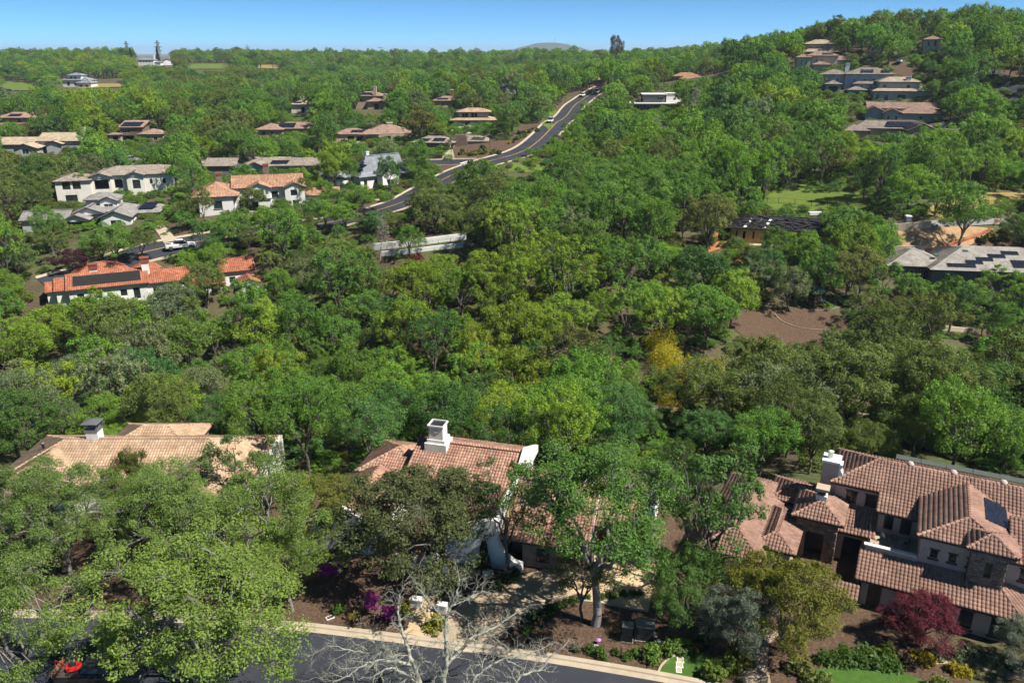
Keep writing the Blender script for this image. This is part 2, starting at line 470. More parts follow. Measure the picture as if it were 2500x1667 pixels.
def broadleaf(seed, R=5.0, Ht=9.0, lobes=26, subs=9, per=16, leaf=0.2, sides=6, gap=0.0, lean=0.0, trunk_r=0.28, low=0.36, lobe_r=0.36, bark=None, forks=5, twigs=True, flat=0.6):
    "spreading oak-like tree of radius R, height Ht -> (trunk mesh, crown mesh)"
    rng = np.random.default_rng(seed)
    segs = []
    fork = np.array([lean * Ht * 0.3, rng.normal(0, 0.2), Ht * low * 0.75])
    s, _ = limb(rng, (0, 0, -0.6), fork, trunk_r, trunk_r * 0.72, 4, 0.08); segs += s
    segs[0] = (segs[0][0], segs[0][1], trunk_r * 1.35, segs[0][3])
    zc = Ht * (low + 1) / 2; hz = Ht * (1 - low) / 2
    C = []; tries = 0
    while len(C) < lobes and tries < 4000:
        tries += 1
        d = rng.normal(0, 1, 3); d /= np.linalg.norm(d)
        if d[2] < -0.55: continue
        k = 0.45 + 0.5 * rng.random() ** 0.6
        p = np.array([d[0] * R * k + lean * Ht * 0.45, d[1] * R * k, zc + d[2] * hz * (k if d[2] > 0 else k * 0.9)])
        p[:2] *= 0.88 + 0.24 * math.sin(3 * math.atan2(d[1], d[0]) + seed)
        if all(np.linalg.norm((p - c) * (1, 1, 1.2)) > R * lobe_r * 0.72 for c in C) or tries > 1500:
            C.append(p)
    C = np.array(C)
    heads = []
    for f in range(forks):
        q = 2 * math.pi * (f + rng.random() * 0.6) / forks
        h = np.array([fork[0] + math.cos(q) * R * 0.42 + lean, fork[1] + math.sin(q) * R * 0.42, Ht * (0.50 + 0.18 * rng.random())])
        s, pts = limb(rng, fork, h, trunk_r * 0.58, trunk_r * 0.30, 5); segs += s; heads.append(h)
    heads.append(fork + np.array([0, 0, Ht * 0.28])); s, _ = limb(rng, fork, heads[-1], trunk_r * 0.55, trunk_r * 0.3, 3); segs += s
    heads = np.array(heads); cc = []; cr = []; tw = []
    for c in C:
        h = heads[np.argmin(np.linalg.norm(heads - c, axis=1))]
        s, _ = limb(rng, h, c, trunk_r * 0.28, trunk_r * 0.09, 4); segs += s
        lr = R * lobe_r * (0.65 + 0.6 * rng.random())
        out = c - np.array([fork[0], fork[1], zc]); out /= np.linalg.norm(out) + 1e-6
        for k in range(subs):
            if rng.random() < gap: continue
            d = rng.normal(0, 1, 3) + out * 0.8 + np.array([0, 0, 0.5]); d /= np.linalg.norm(d)
            p = c + d * lr * np.array([1, 1, flat]) * (0.55 + 0.45 * rng.random())
            cc.append(p); cr.append(lr * (0.26 + 0.22 * rng.random()))
            if twigs: tw.append((c, p, trunk_r * 0.085, trunk_r * 0.03))
    V, Fq, tone = leaves_np(rng, np.array(cc), np.array(cr), per, leaf)
    cm = mesh_from('crown', V, Fq, LEAF, attr=tone)
    Va, Fa = tubes_np(segs, sides)
    if tw:
        Vb, Fb = tubes_np(tw, 3); Fa = np.concatenate([Fa, Fb + len(Va)], 0) if sides == 4 and False else Fa
        Vt = np.concatenate([Va, Vb], 0); Ft = np.concatenate([Fa, (Fb + len(Va))], 0)
        Va, Fa = Vt, Ft
    tm = mesh_from('trunk', Va, Fa, bark or BARK, smooth=True)
    return tm, cm
def bare_tree(seed, Ht=9.0, spread=0.75, trunk_r=0.24, depth=6, bark=None, sides=5, start=None, kids=(2, 3), ratio=0.72, thin=0.64, first=0.30, drift=0.16, zup=0.10):
    "leafless tree: recursive limbs down to twigs -> mesh"
    rng = np.random.default_rng(seed); segs = []
    def grow(p, d, L, r, k):
        n = 4 if k > 2 else 3
        for i in range(n):
            d = d + rng.normal(0, drift, 3) + np.array([0, 0, zup * (1 if k > 2 else 0.3)]); d = d / np.linalg.norm(d)
            q = p + d * (L / n); r2 = r * (1 - 0.32 * (i + 1) / n)
            segs.append((p, q, r * (1 - 0.32 * i / n), r2)); p = q
            if k > 0 and k < depth and i < n - 1 and rng.random() < 0.75:
                side(p, d, L * 0.62, r2 * 0.46, max(k - 2, 0) if rng.random() < 0.5 else k - 1)
        if k > 0:
            for _ in range(rng.integers(kids[0], kids[1] + 1)):
                side(p, d, L * ratio * (0.8 + 0.4 * rng.random()), r * thin, k - 1)
    def side(p, d, L, r, k):
        a = rng.normal(0, 1, 3); a -= d * a.dot(d); a /= np.linalg.norm(a) + 1e-6
        w = spread * (0.6 + 0.7 * rng.random()); nd = d * math.cos(w) + a * math.sin(w); nd[2] *= 0.85
        grow(p, nd / np.linalg.norm(nd), L, max(r, 0.008), k)
    grow(np.array(start or (0, 0, -0.4), float), np.array([0, 0, 1.0]), Ht * first, trunk_r, depth)
    V, Fq = tubes_np(segs, sides)
    return V, Fq, segs
def limb_tree(seed, lines, step=0.32, depth=3):
    "leafless tree along given limbs [(points, r0, r1)], with twigs sprouting from them"
    rng = np.random.default_rng(seed); segs = []
    def twig(p, d, L, r, k):
        for i in range(3):
            d = d + rng.normal(0, .16, 3); d /= np.linalg.norm(d); q = p + d * (L / 3); segs.append((p, q, r * (1 - .25 * i), r * (.75 - .25 * i) + .002)); p = q
            if k > 0 and rng.random() < .85:
                a = rng.normal(0, 1, 3); a -= d * a.dot(d); a /= np.linalg.norm(a); w = .5 + .5 * rng.random()
                twig(p, d * math.cos(w) + a * math.sin(w), L * .62, r * .6, k - 1)
    for pts, r0, r1 in lines:
        P = [np.array(q) for q in smooth_line(pts, 5)]; n = len(P) - 1; acc = 0
        for i in range(n):
            ra, rb = 1.25 * (r0 + (r1 - r0) * i / n), 1.25 * (r0 + (r1 - r0) * (i + 1) / n); jit = rng.normal(0, .03, 3) if 0 < i < n - 1 else 0
            P[i + 1] = P[i + 1] + jit; segs.append((P[i], P[i + 1], ra, rb)); v = P[i + 1] - P[i]; L = np.linalg.norm(v); acc += L; t = v / max(L, 1e-6)
            while acc > step and ra < .17:
                acc -= step; a = rng.normal(0, 1, 3); a[2] += .35; a -= t * a.dot(t); a /= np.linalg.norm(a); w = .55 + .5 * rng.random()
                twig(P[i + 1] - t * acc, t * math.cos(w) + a * math.sin(w), .55 + .75 * rng.random(), min(max(ra * .34, .010), .03), depth)
        twig(P[-1], t, .9, max(r1 * .8, .01), depth)
    V, Fq = tubes_np(segs, 5)
    return V, Fq, segs
def conifer(seed, R=2.4, Ht=11.0, leaf=0.3, n=900):
    rng = np.random.default_rng(seed)
    t = rng.random(n) ** 0.8; q = rng.random(n) * 6.283; r = R * (1 - t) * (0.35 + 0.65 * rng.random(n)) + 0.1
    c = np.stack([r * np.cos(q), r * np.sin(q), 0.8 + t * (Ht - 0.8) - r * 0.25], 1)
    V, Fq, tone = leaves_np(rng, c, np.full(n, 0.42 * R / 2.4), 9, leaf, 0.7, 0.2)
    tv, tf = tubes_np([(np.array([0, 0, -0.4]), np.array([0, 0, Ht * 0.95]), 0.22 * R / 2.4, 0.03)], 6)
    return mesh_from('trunk', tv, tf, BARK, smooth=True), mesh_from('crown', V, Fq, LEAF, attr=tone)
def shrub_mesh(seed, R=0.6, Ht=0.8, leaf=0.09, n=60, per=14, ball=False):
    rng = np.random.default_rng(seed)
    d = rng.normal(0, 1, (n, 3)); d /= np.linalg.norm(d, axis=1, keepdims=True); d[:, 2] = np.abs(d[:, 2]) if not ball else d[:, 2]
    k = (0.8 + 0.2 * rng.random((n, 1))) if ball else (0.35 + 0.65 * rng.random((n, 1)))
    c = d * k * np.array([R, R, Ht / 2 if ball else Ht]); c[:, 2] += Ht / 2 if ball else 0.05
    V, Fq, tone = leaves_np(rng, c, np.full(n, R * (0.22 if ball else 0.34)), per, leaf, 0.85, 0.5)
    return mesh_from('foliage', V, Fq, LEAF, attr=tone)

HI = [broadleaf(100 + i, R=5.0, Ht=h, lobes=l, subs=15, per=44, leaf=0.095, sides=6, gap=g, trunk_r=0.26, low=lo, lean=le, lobe_r=0.31)
      for i, (h, l, g, lo, le) in enumerate(((9.5, 42, 0.08, 0.28, 0.0), (8.6, 36, 0.12, 0.26, 0.10), (10.5, 44, 0.10, 0.30, -0.06), (9.0, 32, 0.20, 0.32, 0.05)))]
MID = [broadleaf(200 + i, R=5.0, Ht=h, lobes=l, subs=13, per=34, leaf=0.122, sides=5, gap=0.12, trunk_r=0.28, low=lo, lean=le, lobe_r=0.32)
       for i, (h, l, lo, le) in enumerate(((9.5, 34, 0.28, 0.0), (8.4, 30, 0.24, 0.08), (10.6, 36, 0.32, 0.0), (9.2, 28, 0.30, -0.08), (9.0, 36, 0.22, 0.0), (10.0, 32, 0.28, 0.05), (8.8, 40, 0.18, 0.0)))]
MID += [broadleaf(220 + i, R=5.0, Ht=h, lobes=l, subs=11, per=34, leaf=0.12, sides=5, gap=g, trunk_r=0.26, low=lo, lean=le, lobe_r=lr)
        for i, (h, l, g, lo, le, lr) in enumerate(((11.5, 26, 0.28, 0.34, 0.06, 0.25), (9.0, 20, 0.30, 0.36, -0.12, 0.27), (12.0, 30, 0.18, 0.22, 0.0, 0.24), (8.0, 34, 0.06, 0.14, 0.0, 0.27)))]
LOW = [broadleaf(300 + i, R=5.0, Ht=h, lobes=26, subs=9, per=20, leaf=0.21, sides=4, gap=0.05, trunk_r=0.30, low=0.22, twigs=False, forks=3)
       for i, h in enumerate((9.5, 8.5, 10.5, 9.0, 9.8))]
GREY = []
for i in range(3):
    V, Fq, sg = bare_tree(400 + i, 9.5, 0.6, 0.24, 5, sides=3, kids=(2, 2))
    tips = np.array([s[1] for s in sg if s[2] < 0.05]); rng = np.random.default_rng(i)
    tips = tips[rng.choice(len(tips), min(len(tips), 500), False)]
    V2, F2, tone = leaves_np(rng, tips, np.full(len(tips), 0.3), 5, 0.12)
    GREY.append((mesh_from('trunk', V, Fq, PALE_BARK, smooth=True), mesh_from('crown', V2, F2, LEAF, attr=tone)))

TINT = {'mid green': (0.122, 0.238, 0.034), 'bright green': (0.160, 0.295, 0.034), 'blue-green': (0.098, 0.205, 0.050), 'yellow-green': (0.200, 0.295, 0.026),
        'olive green': (0.138, 0.185, 0.040), 'dark green': (0.075, 0.155, 0.030), 'grey-green': (0.180, 0.220, 0.098), 'bronze green': (0.165, 0.180, 0.045)}
def jitter(c, rng, k=0.10):
    f = 1 + rng.normal(0, k); g = rng.normal(0, 0.06)
    return [max(0.01, c[0] * f * (1 + g)), max(0.01, c[1] * f), max(0.006, c[2] * f * (1 - g))]
TREES = []
def place_tree(name, pair, loc, R, Ht, tint, rotz, label=None, group=None, cat='tree', src=(5.0, 9.5)):
    root = bpy.data.objects.new(name, None); COL.objects.link(root)
    root.empty_display_size = 0.5
    root.location = loc; root.rotation_euler = (0, 0, rotz)
    s = (R / src[0], R / src[0], Ht / src[1])
    t = link('trunk', pair[0], root); c = link('crown', pair[1], root)
    for o in (t, c): o.scale = s
    c['tint'] = [float(x) for x in tint]
    tag(root, label, cat, group)
    TREES.append(root)
    return root
# ------------------------------------------------------------------ what the photograph keeps in view (photo box and its distance)
KEEP = [(125, 625, 385, 712, 141), (520, 622, 620, 690, 141), (365, 590, 450, 628, 158), (60, 465, 392, 562, 176), (370, 545, 440, 590, 168), (140, 400, 415, 490, 203),
        (480, 405, 780, 515, 183), (812, 515, 872, 546, 176), (905, 486, 1000, 514, 186), (825, 352, 1000, 455, 213), (918, 562, 1142, 630, 158),
        (815, 298, 1000, 345, 272), (1000, 310, 1140, 366, 256), (1095, 260, 1210, 312, 298), (1070, 395, 1140, 445, 222), (1090, 335, 1262, 396, 232), (1160, 372, 1300, 408, 226),
        (1262, 340, 1345, 385, 236), (1320, 286, 1390, 345, 262), (1365, 236, 1432, 292, 310), (1408, 208, 1465, 245, 370), (0, 312, 196, 374, 282), (265, 298, 395, 357, 297),
        (0, 262, 62, 302, 336), (503, 368, 562, 416, 232), (600, 366, 790, 410, 232), (622, 296, 762, 326, 295), (866, 228, 948, 272, 366), (710, 240, 752, 280, 356),
        (1058, 226, 1110, 256, 356), (1530, 232, 1662, 268, 326), (1645, 138, 1762, 192, 425), (1942, 124, 2062, 168, 326), (1998, 158, 2185, 236, 290), (2132, 178, 2258, 242, 288),
        (2116, 234, 2302, 287, 268), (2083, 268, 2322, 320, 250), (2248, 96, 2302, 132, 330), (1963, 98, 2036, 122, 350), (1768, 503, 1965, 602, 157), (2185, 612, 2500, 684, 146),
        (2205, 540, 2425, 612, 161), (1862, 452, 2112, 508, 184), (2330, 468, 2500, 522, 184), (1790, 775, 2040, 826, 128), (1672, 925, 1745, 1000, 101), (2080, 905, 2165, 965, 112), (0, 198, 88, 228, 2000),
        (455, 152, 562, 172, 2000), (628, 158, 682, 170, 2000), (332, 136, 420, 162, 2000), (140, 182, 300, 218, 2000), (300, 385, 350, 402, 262), (1240, 395, 1330, 425, 215),
        (2390, 186, 2440, 210, 280), (2440, 205, 2500, 260, 260), (1595, 575, 1780, 590, 152), (2225, 795, 2372, 845, 122), (2118, 122, 2148, 158, 360), (1700, 570, 1775, 600, 150),
        (1590, 835, 1768, 992, 106), (1225, 212, 1256, 240, 400), (2160, 690, 2260, 745, 138), (1960, 690, 2060, 750, 134)]
_KP = np.array(KEEP, dtype=float)
_KP[:, 4] += np.where(_KP[:, 4] < 400, 12, 0)
_RQ = np.array([(0, 0)] + [(k * math.cos(a), k * math.sin(a)) for k in (0.5, 0.92) for a in np.arange(8) * math.pi / 4])
def hidden_by(x, y, z, R, Ht):
    "share of a crown standing here that would cover a kept view"
    K = _KP[_KP[:, 4] > y]
    if not len(K): return 0.0
    X, Z = x + _RQ[:, 0] * R, z + Ht * 0.62 + _RQ[:, 1] * Ht * 0.38 - CAM_H
    f = y * CP - Z * SP
    u, v = PW / 2 + F_PX * X / f, PH / 2 - F_PX * (y * SP + Z * CP) / f
    u, v = u[:, None], v[:, None]
    return float(((u > K[:, 0]) & (u < K[:, 2]) & (v > K[:, 1]) & (v < K[:, 3])).any(1).mean())
FOOT = []      # house footprints: (centre, half x, half y, rotation)
def in_foot(X, Y, pad):
    m = np.zeros(len(X), bool)
    for cx, cy, hx, hy, r in FOOT:
        dx, dy = X - cx, Y - cy
        m |= (np.abs(dx * math.cos(r) + dy * math.sin(r)) < hx + pad) & (np.abs(-dx * math.sin(r) + dy * math.cos(r)) < hy + pad)
    return m
_ml = np.array([(p.x, p.y) for p in MAIN_L]); _sl = np.array([(p.x, p.y) for p in smooth_line(SIDE_XY, 4)])
def on_road(X, Y, pad):
    m = np.zeros(len(X), bool)
    for q, h in ((_ml, 4.9), (_sl, 3.5)):
        for p in q: m |= (X - p[0]) ** 2 + (Y - p[1]) ** 2 < (h + pad) ** 2
    return m
CLEAR = []     # open ground (world polygons): meadows, yards, lots
def in_clear(X, Y):
    m = np.zeros(len(X), bool)
    for poly in CLEAR:
        c = np.zeros(len(X), bool); j = len(poly) - 1
        for i in range(len(poly)):
            xi, yi, xj, yj = poly[i][0], poly[i][1], poly[j][0], poly[j][1]
            if yi != yj: c ^= ((yi > Y) != (yj > Y)) & (X < (xj - xi) * (Y - yi) / (yj - yi) + xi)
            j = i
        m |= c
    return m
BLOBS = [(1180, 740, 230, 'yellow-green', 0.75), (1330, 720, 150, 'yellow-green', 0.7), (60, 770, 110, 'yellow-green', 0.8), (90, 440, 120, 'olive green', 0.8), (60, 640, 120, 'olive green', 0.5), (250, 720, 140, 'yellow-green', 0.4),
         (480, 880, 130, 'grey-green', 0.45), (1780, 420, 120, 'bright green', 0.7), (2350, 400, 160, 'bright green', 0.5), (2150, 1000, 260, 'olive green', 0.75), (1900, 900, 170, 'olive green', 0.65),
         (1700, 560, 70, 'bronze green', 0.8), (1450, 560, 170, 'mid green', 0.6), (700, 720, 160, 'olive green', 0.5), (250, 240, 120, 'yellow-green', 0.45), (520, 215, 120, 'olive green', 0.5), (790, 420, 60, 'yellow-green', 0.8),
         (1050, 530, 110, 'olive green', 0.6), (1500, 300, 160, 'bright green', 0.45), (750, 880, 200, 'mid green', 0.6), (150, 930, 170, 'grey-green', 0.4), (2100, 560, 90, 'bright green', 0.5), (1850, 730, 90, 'grey-green', 0.6), (2280, 880, 140, 'olive green', .6), (2150, 700, 60, 'bronze green', .7), (1150, 950, 150, 'dark green', .4)]
def tone_at(u, v, rng):
    for bu, bv, br, t, p in BLOBS:
        if (u - bu) ** 2 + (v - bv) ** 2 < br * br and rng.random() < p: return t
    return rng.choice(['mid green', 'bright green', 'blue-green', 'olive green', 'dark green', 'yellow-green', 'grey-green', 'bronze green'], p=[.36, .20, .16, .10, .08, .06, .03, .01])
def nth(i):
    a = ['first', 'second', 'third', 'fourth', 'fifth', 'sixth', 'seventh', 'eighth', 'ninth', 'tenth', 'eleventh', 'twelfth', 'thirteenth', 'fourteenth', 'fifteenth', 'sixteenth', 'seventeenth', 'eighteenth', 'nineteenth', 'twentieth']
    return a[i] if i < 20 else 'twenty-' + a[i - 20]
ORD = ['leftmost', 'second from the left', 'third from the left', 'fourth from the left', 'fifth from the left', 'sixth from the left', 'seventh from the left', 'eighth from the left', 'ninth from the left', 'tenth from the left',
       'eleventh from the left', 'twelfth from the left', 'thirteenth from the left', 'fourteenth from the left', 'fifteenth from the left', 'sixteenth from the left', 'seventeenth from the left', 'eighteenth from the left']
def zone_of(u, D):
    band = 0 if D < 100 else 1 if D < 118 else 2 if D < 140 else 3 if D < 170 else 4 if D < 215 else 5
    Z = [((700, 'just behind the tan tiled house'), (1350, 'just behind the red tiled house'), (1800, 'behind the driveway oaks'), (9999, 'just behind the brown tiled house')),
         ((450, 'in the ravine below the terracotta villa'), (900, 'in the ravine left of centre'), (1300, 'in the middle of the ravine wood'), (1700, 'in the ravine by the yellow bush'), (9999, 'along the gravel path at right')),
         ((450, 'before the terracotta villa'), (900, 'left below the long white wall'), (1300, 'below the long white wall'), (1750, 'below the unfinished house'), (9999, 'around the swing set yard')),
         ((450, 'beside the terracotta villa'), (800, 'between mid street and terracotta villa'), (1200, 'around the long white wall'), (1650, 'left of the unfinished house'), (9999, 'around the unfinished house')),
         ((450, 'around the grey gabled house'), (850, 'around the orange tiled villa'), (1250, 'along the mid street bend'), (1700, 'in woods below the upper street'), (9999, 'behind the unfinished house')),
         ((500, 'around the left hillside houses'), (1000, 'around the low tan houses'), (1450, 'beside the upper street'), (1900, 'below the flat-roofed house'), (9999, 'below the right hillside houses'))][band]
    for lim, ph in Z:
        if u < lim: return ph
def build_forest(n_single=300):
    rng = np.random.default_rng(5)
    cells = {}
    pts = []
    zones = ((75, 150, 5.0, 11000), (150, 260, 5.3, 20000), (260, 480, 5.5, 32000), (480, 1150, 8.0, 52000))
    for d0, d1, sp, n in zones:
        Y = np.sqrt(rng.random(n) * (d1 ** 2 - d0 ** 2) + d0 ** 2)
        X = (rng.random(n) * 2 - 1) * (Y * 0.70 + 12)
        ok = ~(in_foot(X, Y, 2.2) | on_road(X, Y, 0.6) | in_clear(X, Y))
        for t in TREES: ok &= (X - t.location.x) ** 2 + (Y - t.location.y) ** 2 > 9
        X, Y = X[ok], Y[ok]; Z = heights(np.stack([X, Y], 1))
        for x, y, z in zip(X.tolist(), Y.tolist(), Z.tolist()):
            key = (int(x // 6), int(y // 6)); ok = True
            for a in (-2, -1, 0, 1, 2):
                for b in (-2, -1, 0, 1, 2):
                    for (px, py) in cells.get((key[0] + a, key[1] + b), ()):
                        if (px - x) ** 2 + (py - y) ** 2 < sp * sp: ok = False; break
                    if not ok: break
                if not ok: break
            if not ok: continue
            R = sp * (0.60 + 0.34 * rng.random()); Ht = R * (2.0 + 0.75 * rng.random())
            if y > 480: R *= 0.86; Ht = R * (1.4 + 0.7 * rng.random() ** 2) * (1.3 if y > 700 and x < 60 else 1.0)
            if rng.random() < 0.12: R *= 0.6; Ht *= 0.6
            hb = hidden_by(x, y, z, R, Ht)
            if hb > 0.03 and not (hb < 0.14 and rng.random() < 0.22):
                R *= 0.55; Ht *= 0.5
                if hidden_by(x, y, z, R, Ht) > 0.03: continue
            cells.setdefault(key, []).append((x, y))
            u, v = proj(x, y, z + Ht * .6)
            pts.append((x, y, z, R, Ht, u, v))
    # low undergrowth between the trees and round the houses
    n = 9000
    Y = np.sqrt(rng.random(n) * (330 ** 2 - 76 ** 2) + 76 ** 2); X = (rng.random(n) * 2 - 1) * (Y * 0.68 + 8); ok = ~(in_foot(X, Y, 0.7) | on_road(X, Y, -0.2) | in_clear(X, Y)); X, Y = X[ok], Y[ok]; Z = heights(np.stack([X, Y], 1)); under = []
    for x, y, z in zip(X, Y, Z):
        R = 0.7 + 1.1 * rng.random(); Ht = R * (1.2 + 0.5 * rng.random())
        u, v = proj(x, y, z + 1); under.append((x, y, z - 0.25, R, Ht, u, v))
    vis = [p for p in pts if -60 < p[5] < 2560]
    vis.sort(key=lambda p: -p[3] / p[1])
    single, rest = vis[:n_single], vis[n_single:] + [p for p in pts if not -60 < p[5] < 2560] + under
    # the nearest trees, each one a thing
    info = []
    for p in single:
        x, y, z, R, Ht, u, v = p
        t = str(tone_at(u, v, rng))
        pool = HI if y < 92 else MID
        if t == 'grey-green' and rng.random() < 0.25: pool = GREY
        pair = pool[rng.integers(len(pool))]
        kind = 'bare grey oak' if pool is GREY else t + ' oak'
        info.append((kind, zone_of(u, y), u, p, pair, t))
    cnt = {}
    info.sort(key=lambda q: q[2])
    for kind, zone, u, (x, y, z, R, Ht, _, _), pair, t in info:
        k = cnt.get((kind, zone), 0); cnt[(kind, zone)] = k + 1
    seen = {}
    for kind, zone, u, (x, y, z, R, Ht, _, _), pair, t in info:
        k = seen.get((kind, zone), 0); seen[(kind, zone)] = k + 1
        size = 'small ' if R < 3 else 'tall ' if Ht > 10.6 else ''
        lab = f'{size}{kind} {zone}' if cnt[(kind, zone)] == 1 else f'{size}{kind} {zone}, {ORD[k] if k < 18 else nth(k) + " from the left"}'
        place_tree('oak_tree', pair, (x, y, z), R, Ht, jitter(TINT[t], rng), rng.random() * 6.28, lab, 'oaks of the ravine wood', 'oak tree')
    # all trees farther off: one wood nobody would count
    n = len(rest)
    me = bpy.data.meshes.new('woodland')
    me.vertices.add(n)
    me.vertices.foreach_set('co', np.array([(p[0], p[1], p[2] - 0.2) for p in rest], dtype=np.float32).ravel())
    def att(nm, ty, arr, key='value'):
        a = me.attributes.new(nm, ty, 'POINT'); a.data.foreach_set(key, np.asarray(arr, dtype=np.float32 if ty != 'INT' else np.int32).ravel())
    att('tint', 'FLOAT_COLOR', [(*jitter(TINT[str(tone_at(p[5], p[6], rng))], rng), 1.0) for p in rest], 'color')
    att('siz', 'FLOAT_VECTOR', [(p[3] / 5, p[3] / 5, p[4] / 9.5) for p in rest], 'vector')
    att('turn', 'FLOAT', rng.random(n) * 6.283)
    att('pick', 'INT', [len(MID) + len(LOW) + int(rng.integers(len(GREY))) if p[3] > 2.5 and p[1] < 420 and rng.random() < 0.035 else int(rng.integers(len(MID))) if p[1] < 215 and p[3] > 2.0 else len(MID) + int(rng.integers(len(LOW))) for p in rest])
    ob = link('woodland', me)
    tag(ob, 'oak woodland covering the slopes and far ridges', 'woodland', kind='stuff')
    src = bpy.data.collections.new('woodland_sources')
    names = []
    for i, (tm, cm) in enumerate(MID + LOW + GREY):
        V1 = np.empty(len(tm.vertices) * 3, np.float32); tm.vertices.foreach_get('co', V1)
        V2 = np.empty(len(cm.vertices) * 3, np.float32); cm.vertices.foreach_get('co', V2)
        f1 = np.empty(len(tm.loops), np.int32); tm.loops.foreach_get('vertex_index', f1)
        f2 = np.empty(len(cm.loops), np.int32); cm.loops.foreach_get('vertex_index', f2)
        k1, k2 = len(tm.polygons[0].vertices), 4
        f1 = f1.reshape(-1, 4); f2 = f2.reshape(-1, 4)
        tone = np.empty(len(cm.polygons), np.float32); cm.attributes['v'].data.foreach_get('value', tone)
        V = np.concatenate([V1.reshape(-1, 3), V2.reshape(-1, 3)]); Fq = np.concatenate([f1, f2 + len(tm.vertices)])
        m = mesh_from('far_tree_%02d' % i, V, Fq, [BARK, LEAF], mi=np.concatenate([np.zeros(len(f1)), np.ones(len(f2))]), attr=np.concatenate([np.zeros(len(f1)), tone]))
        o = bpy.data.objects.new('far_tree_%02d' % i, m); src.objects.link(o)
    ng = bpy.data.node_groups.new('woodland', 'GeometryNodeTree')
    ng.interface.new_socket('Geometry', in_out='INPUT', socket_type='NodeSocketGeometry')
    ng.interface.new_socket('Geometry', in_out='OUTPUT', socket_type='NodeSocketGeometry')
    G = ng.nodes; L = ng.links.new
    gi, go = G.new('NodeGroupInput'), G.new('NodeGroupOutput')
    ip = G.new('GeometryNodeInstanceOnPoints'); ci = G.new('GeometryNodeCollectionInfo')
    ci.inputs['Collection'].default_value = src; ci.inputs['Separate Children'].default_value = True; ci.inputs['Reset Children'].default_value = True
    def named(nm, ty):
        a = G.new('GeometryNodeInputNamedAttribute'); a.data_type = ty; a.inputs['Name'].default_value = nm; return a.outputs['Attribute']
    cb = G.new('ShaderNodeCombineXYZ'); L(named('turn', 'FLOAT'), cb.inputs[2])
    er = G.new('FunctionNodeEulerToRotation'); L(cb.outputs[0], er.inputs[0])
    L(gi.outputs[0], ip.inputs['Points']); L(ci.outputs[0], ip.inputs['Instance'])
    ip.inputs['Pick Instance'].default_value = True
    L(named('pick', 'INT'), ip.inputs['Instance Index']); L(er.outputs[0], ip.inputs['Rotation']); L(named('siz', 'FLOAT_VECTOR'), ip.inputs['Scale'])
    L(ip.outputs[0], go.inputs[0])
    md = ob.modifiers.new('trees', 'NODES'); md.node_group = ng
    print('FOREST single', len(single), 'rest', n)

# ------------------------------------------------------------------ houses
GLASS = surf('window_glass', (0.016, 0.020, 0.024), (0.03, 0.036, 0.042), 0.4, 0.06, spec=0.6)
SOLAR = surf('solar_panel', (0.016, 0.019, 0.030), (0.010, 0.012, 0.020), 0.8, 0.22, spec=0.5)
POOLSOLAR = surf('pool_solar_mat', (0.014, 0.014, 0.015), (0.028, 0.027, 0.026), 1.2, 0.55, stretch=(6, 0.4, 1))
STUCCO = {k: surf('stucco_' + k, c, tuple(x * 0.80 for x in c), 0.7, 0.95, 0.2, 40, detail=10, stretch=(1, 1, 0.35)) for k, c in dict(
    white=(0.80, 0.78, 0.74), warm=(0.78, 0.74, 0.66), pink=(0.54, 0.42, 0.36), tan=(0.50, 0.385, 0.27), grey=(0.42, 0.43, 0.44), dark=(0.16, 0.165, 0.175), blue=(0.36, 0.39, 0.43), brown=(0.20, 0.14, 0.10), cream=(0.62, 0.52, 0.38)).items()}  # blue carries the bluish shade of the hillside fronts in its colour
STUCCO['stone'] = surf('field_stone', (0.24, 0.17, 0.12), (0.13, 0.10, 0.08), 1.6, 0.95, 1.0, 3.2, detail=3, c3=(0.20, 0.15, 0.12))
STUCCO['ply'] = surf('plywood', (0.52, 0.34, 0.13), (0.42, 0.27, 0.10), 0.9, 0.9, 0.2, 9)
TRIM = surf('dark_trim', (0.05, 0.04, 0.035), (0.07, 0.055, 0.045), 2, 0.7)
WTRIM = surf('white_trim', (0.78, 0.77, 0.74), (0.7, 0.69, 0.66), 2, 0.7)
WOOD = surf('door_wood', (0.10, 0.055, 0.03), (0.065, 0.035, 0.02), 1.2, 0.6, 0.2, 12, stretch=(1, 1, 6))
BRICK = surf('brick_red', (0.27, 0.085, 0.05), (0.17, 0.06, 0.04), 4, 0.9, 0.5, 18)
METAL = surf('grey_metal', (0.20, 0.20, 0.21), (0.15, 0.15, 0.16), 2, 0.45, metal=0.4)
BLACK = surf('black_metal', (0.02, 0.02, 0.021), (0.03, 0.03, 0.03), 2, 0.5)
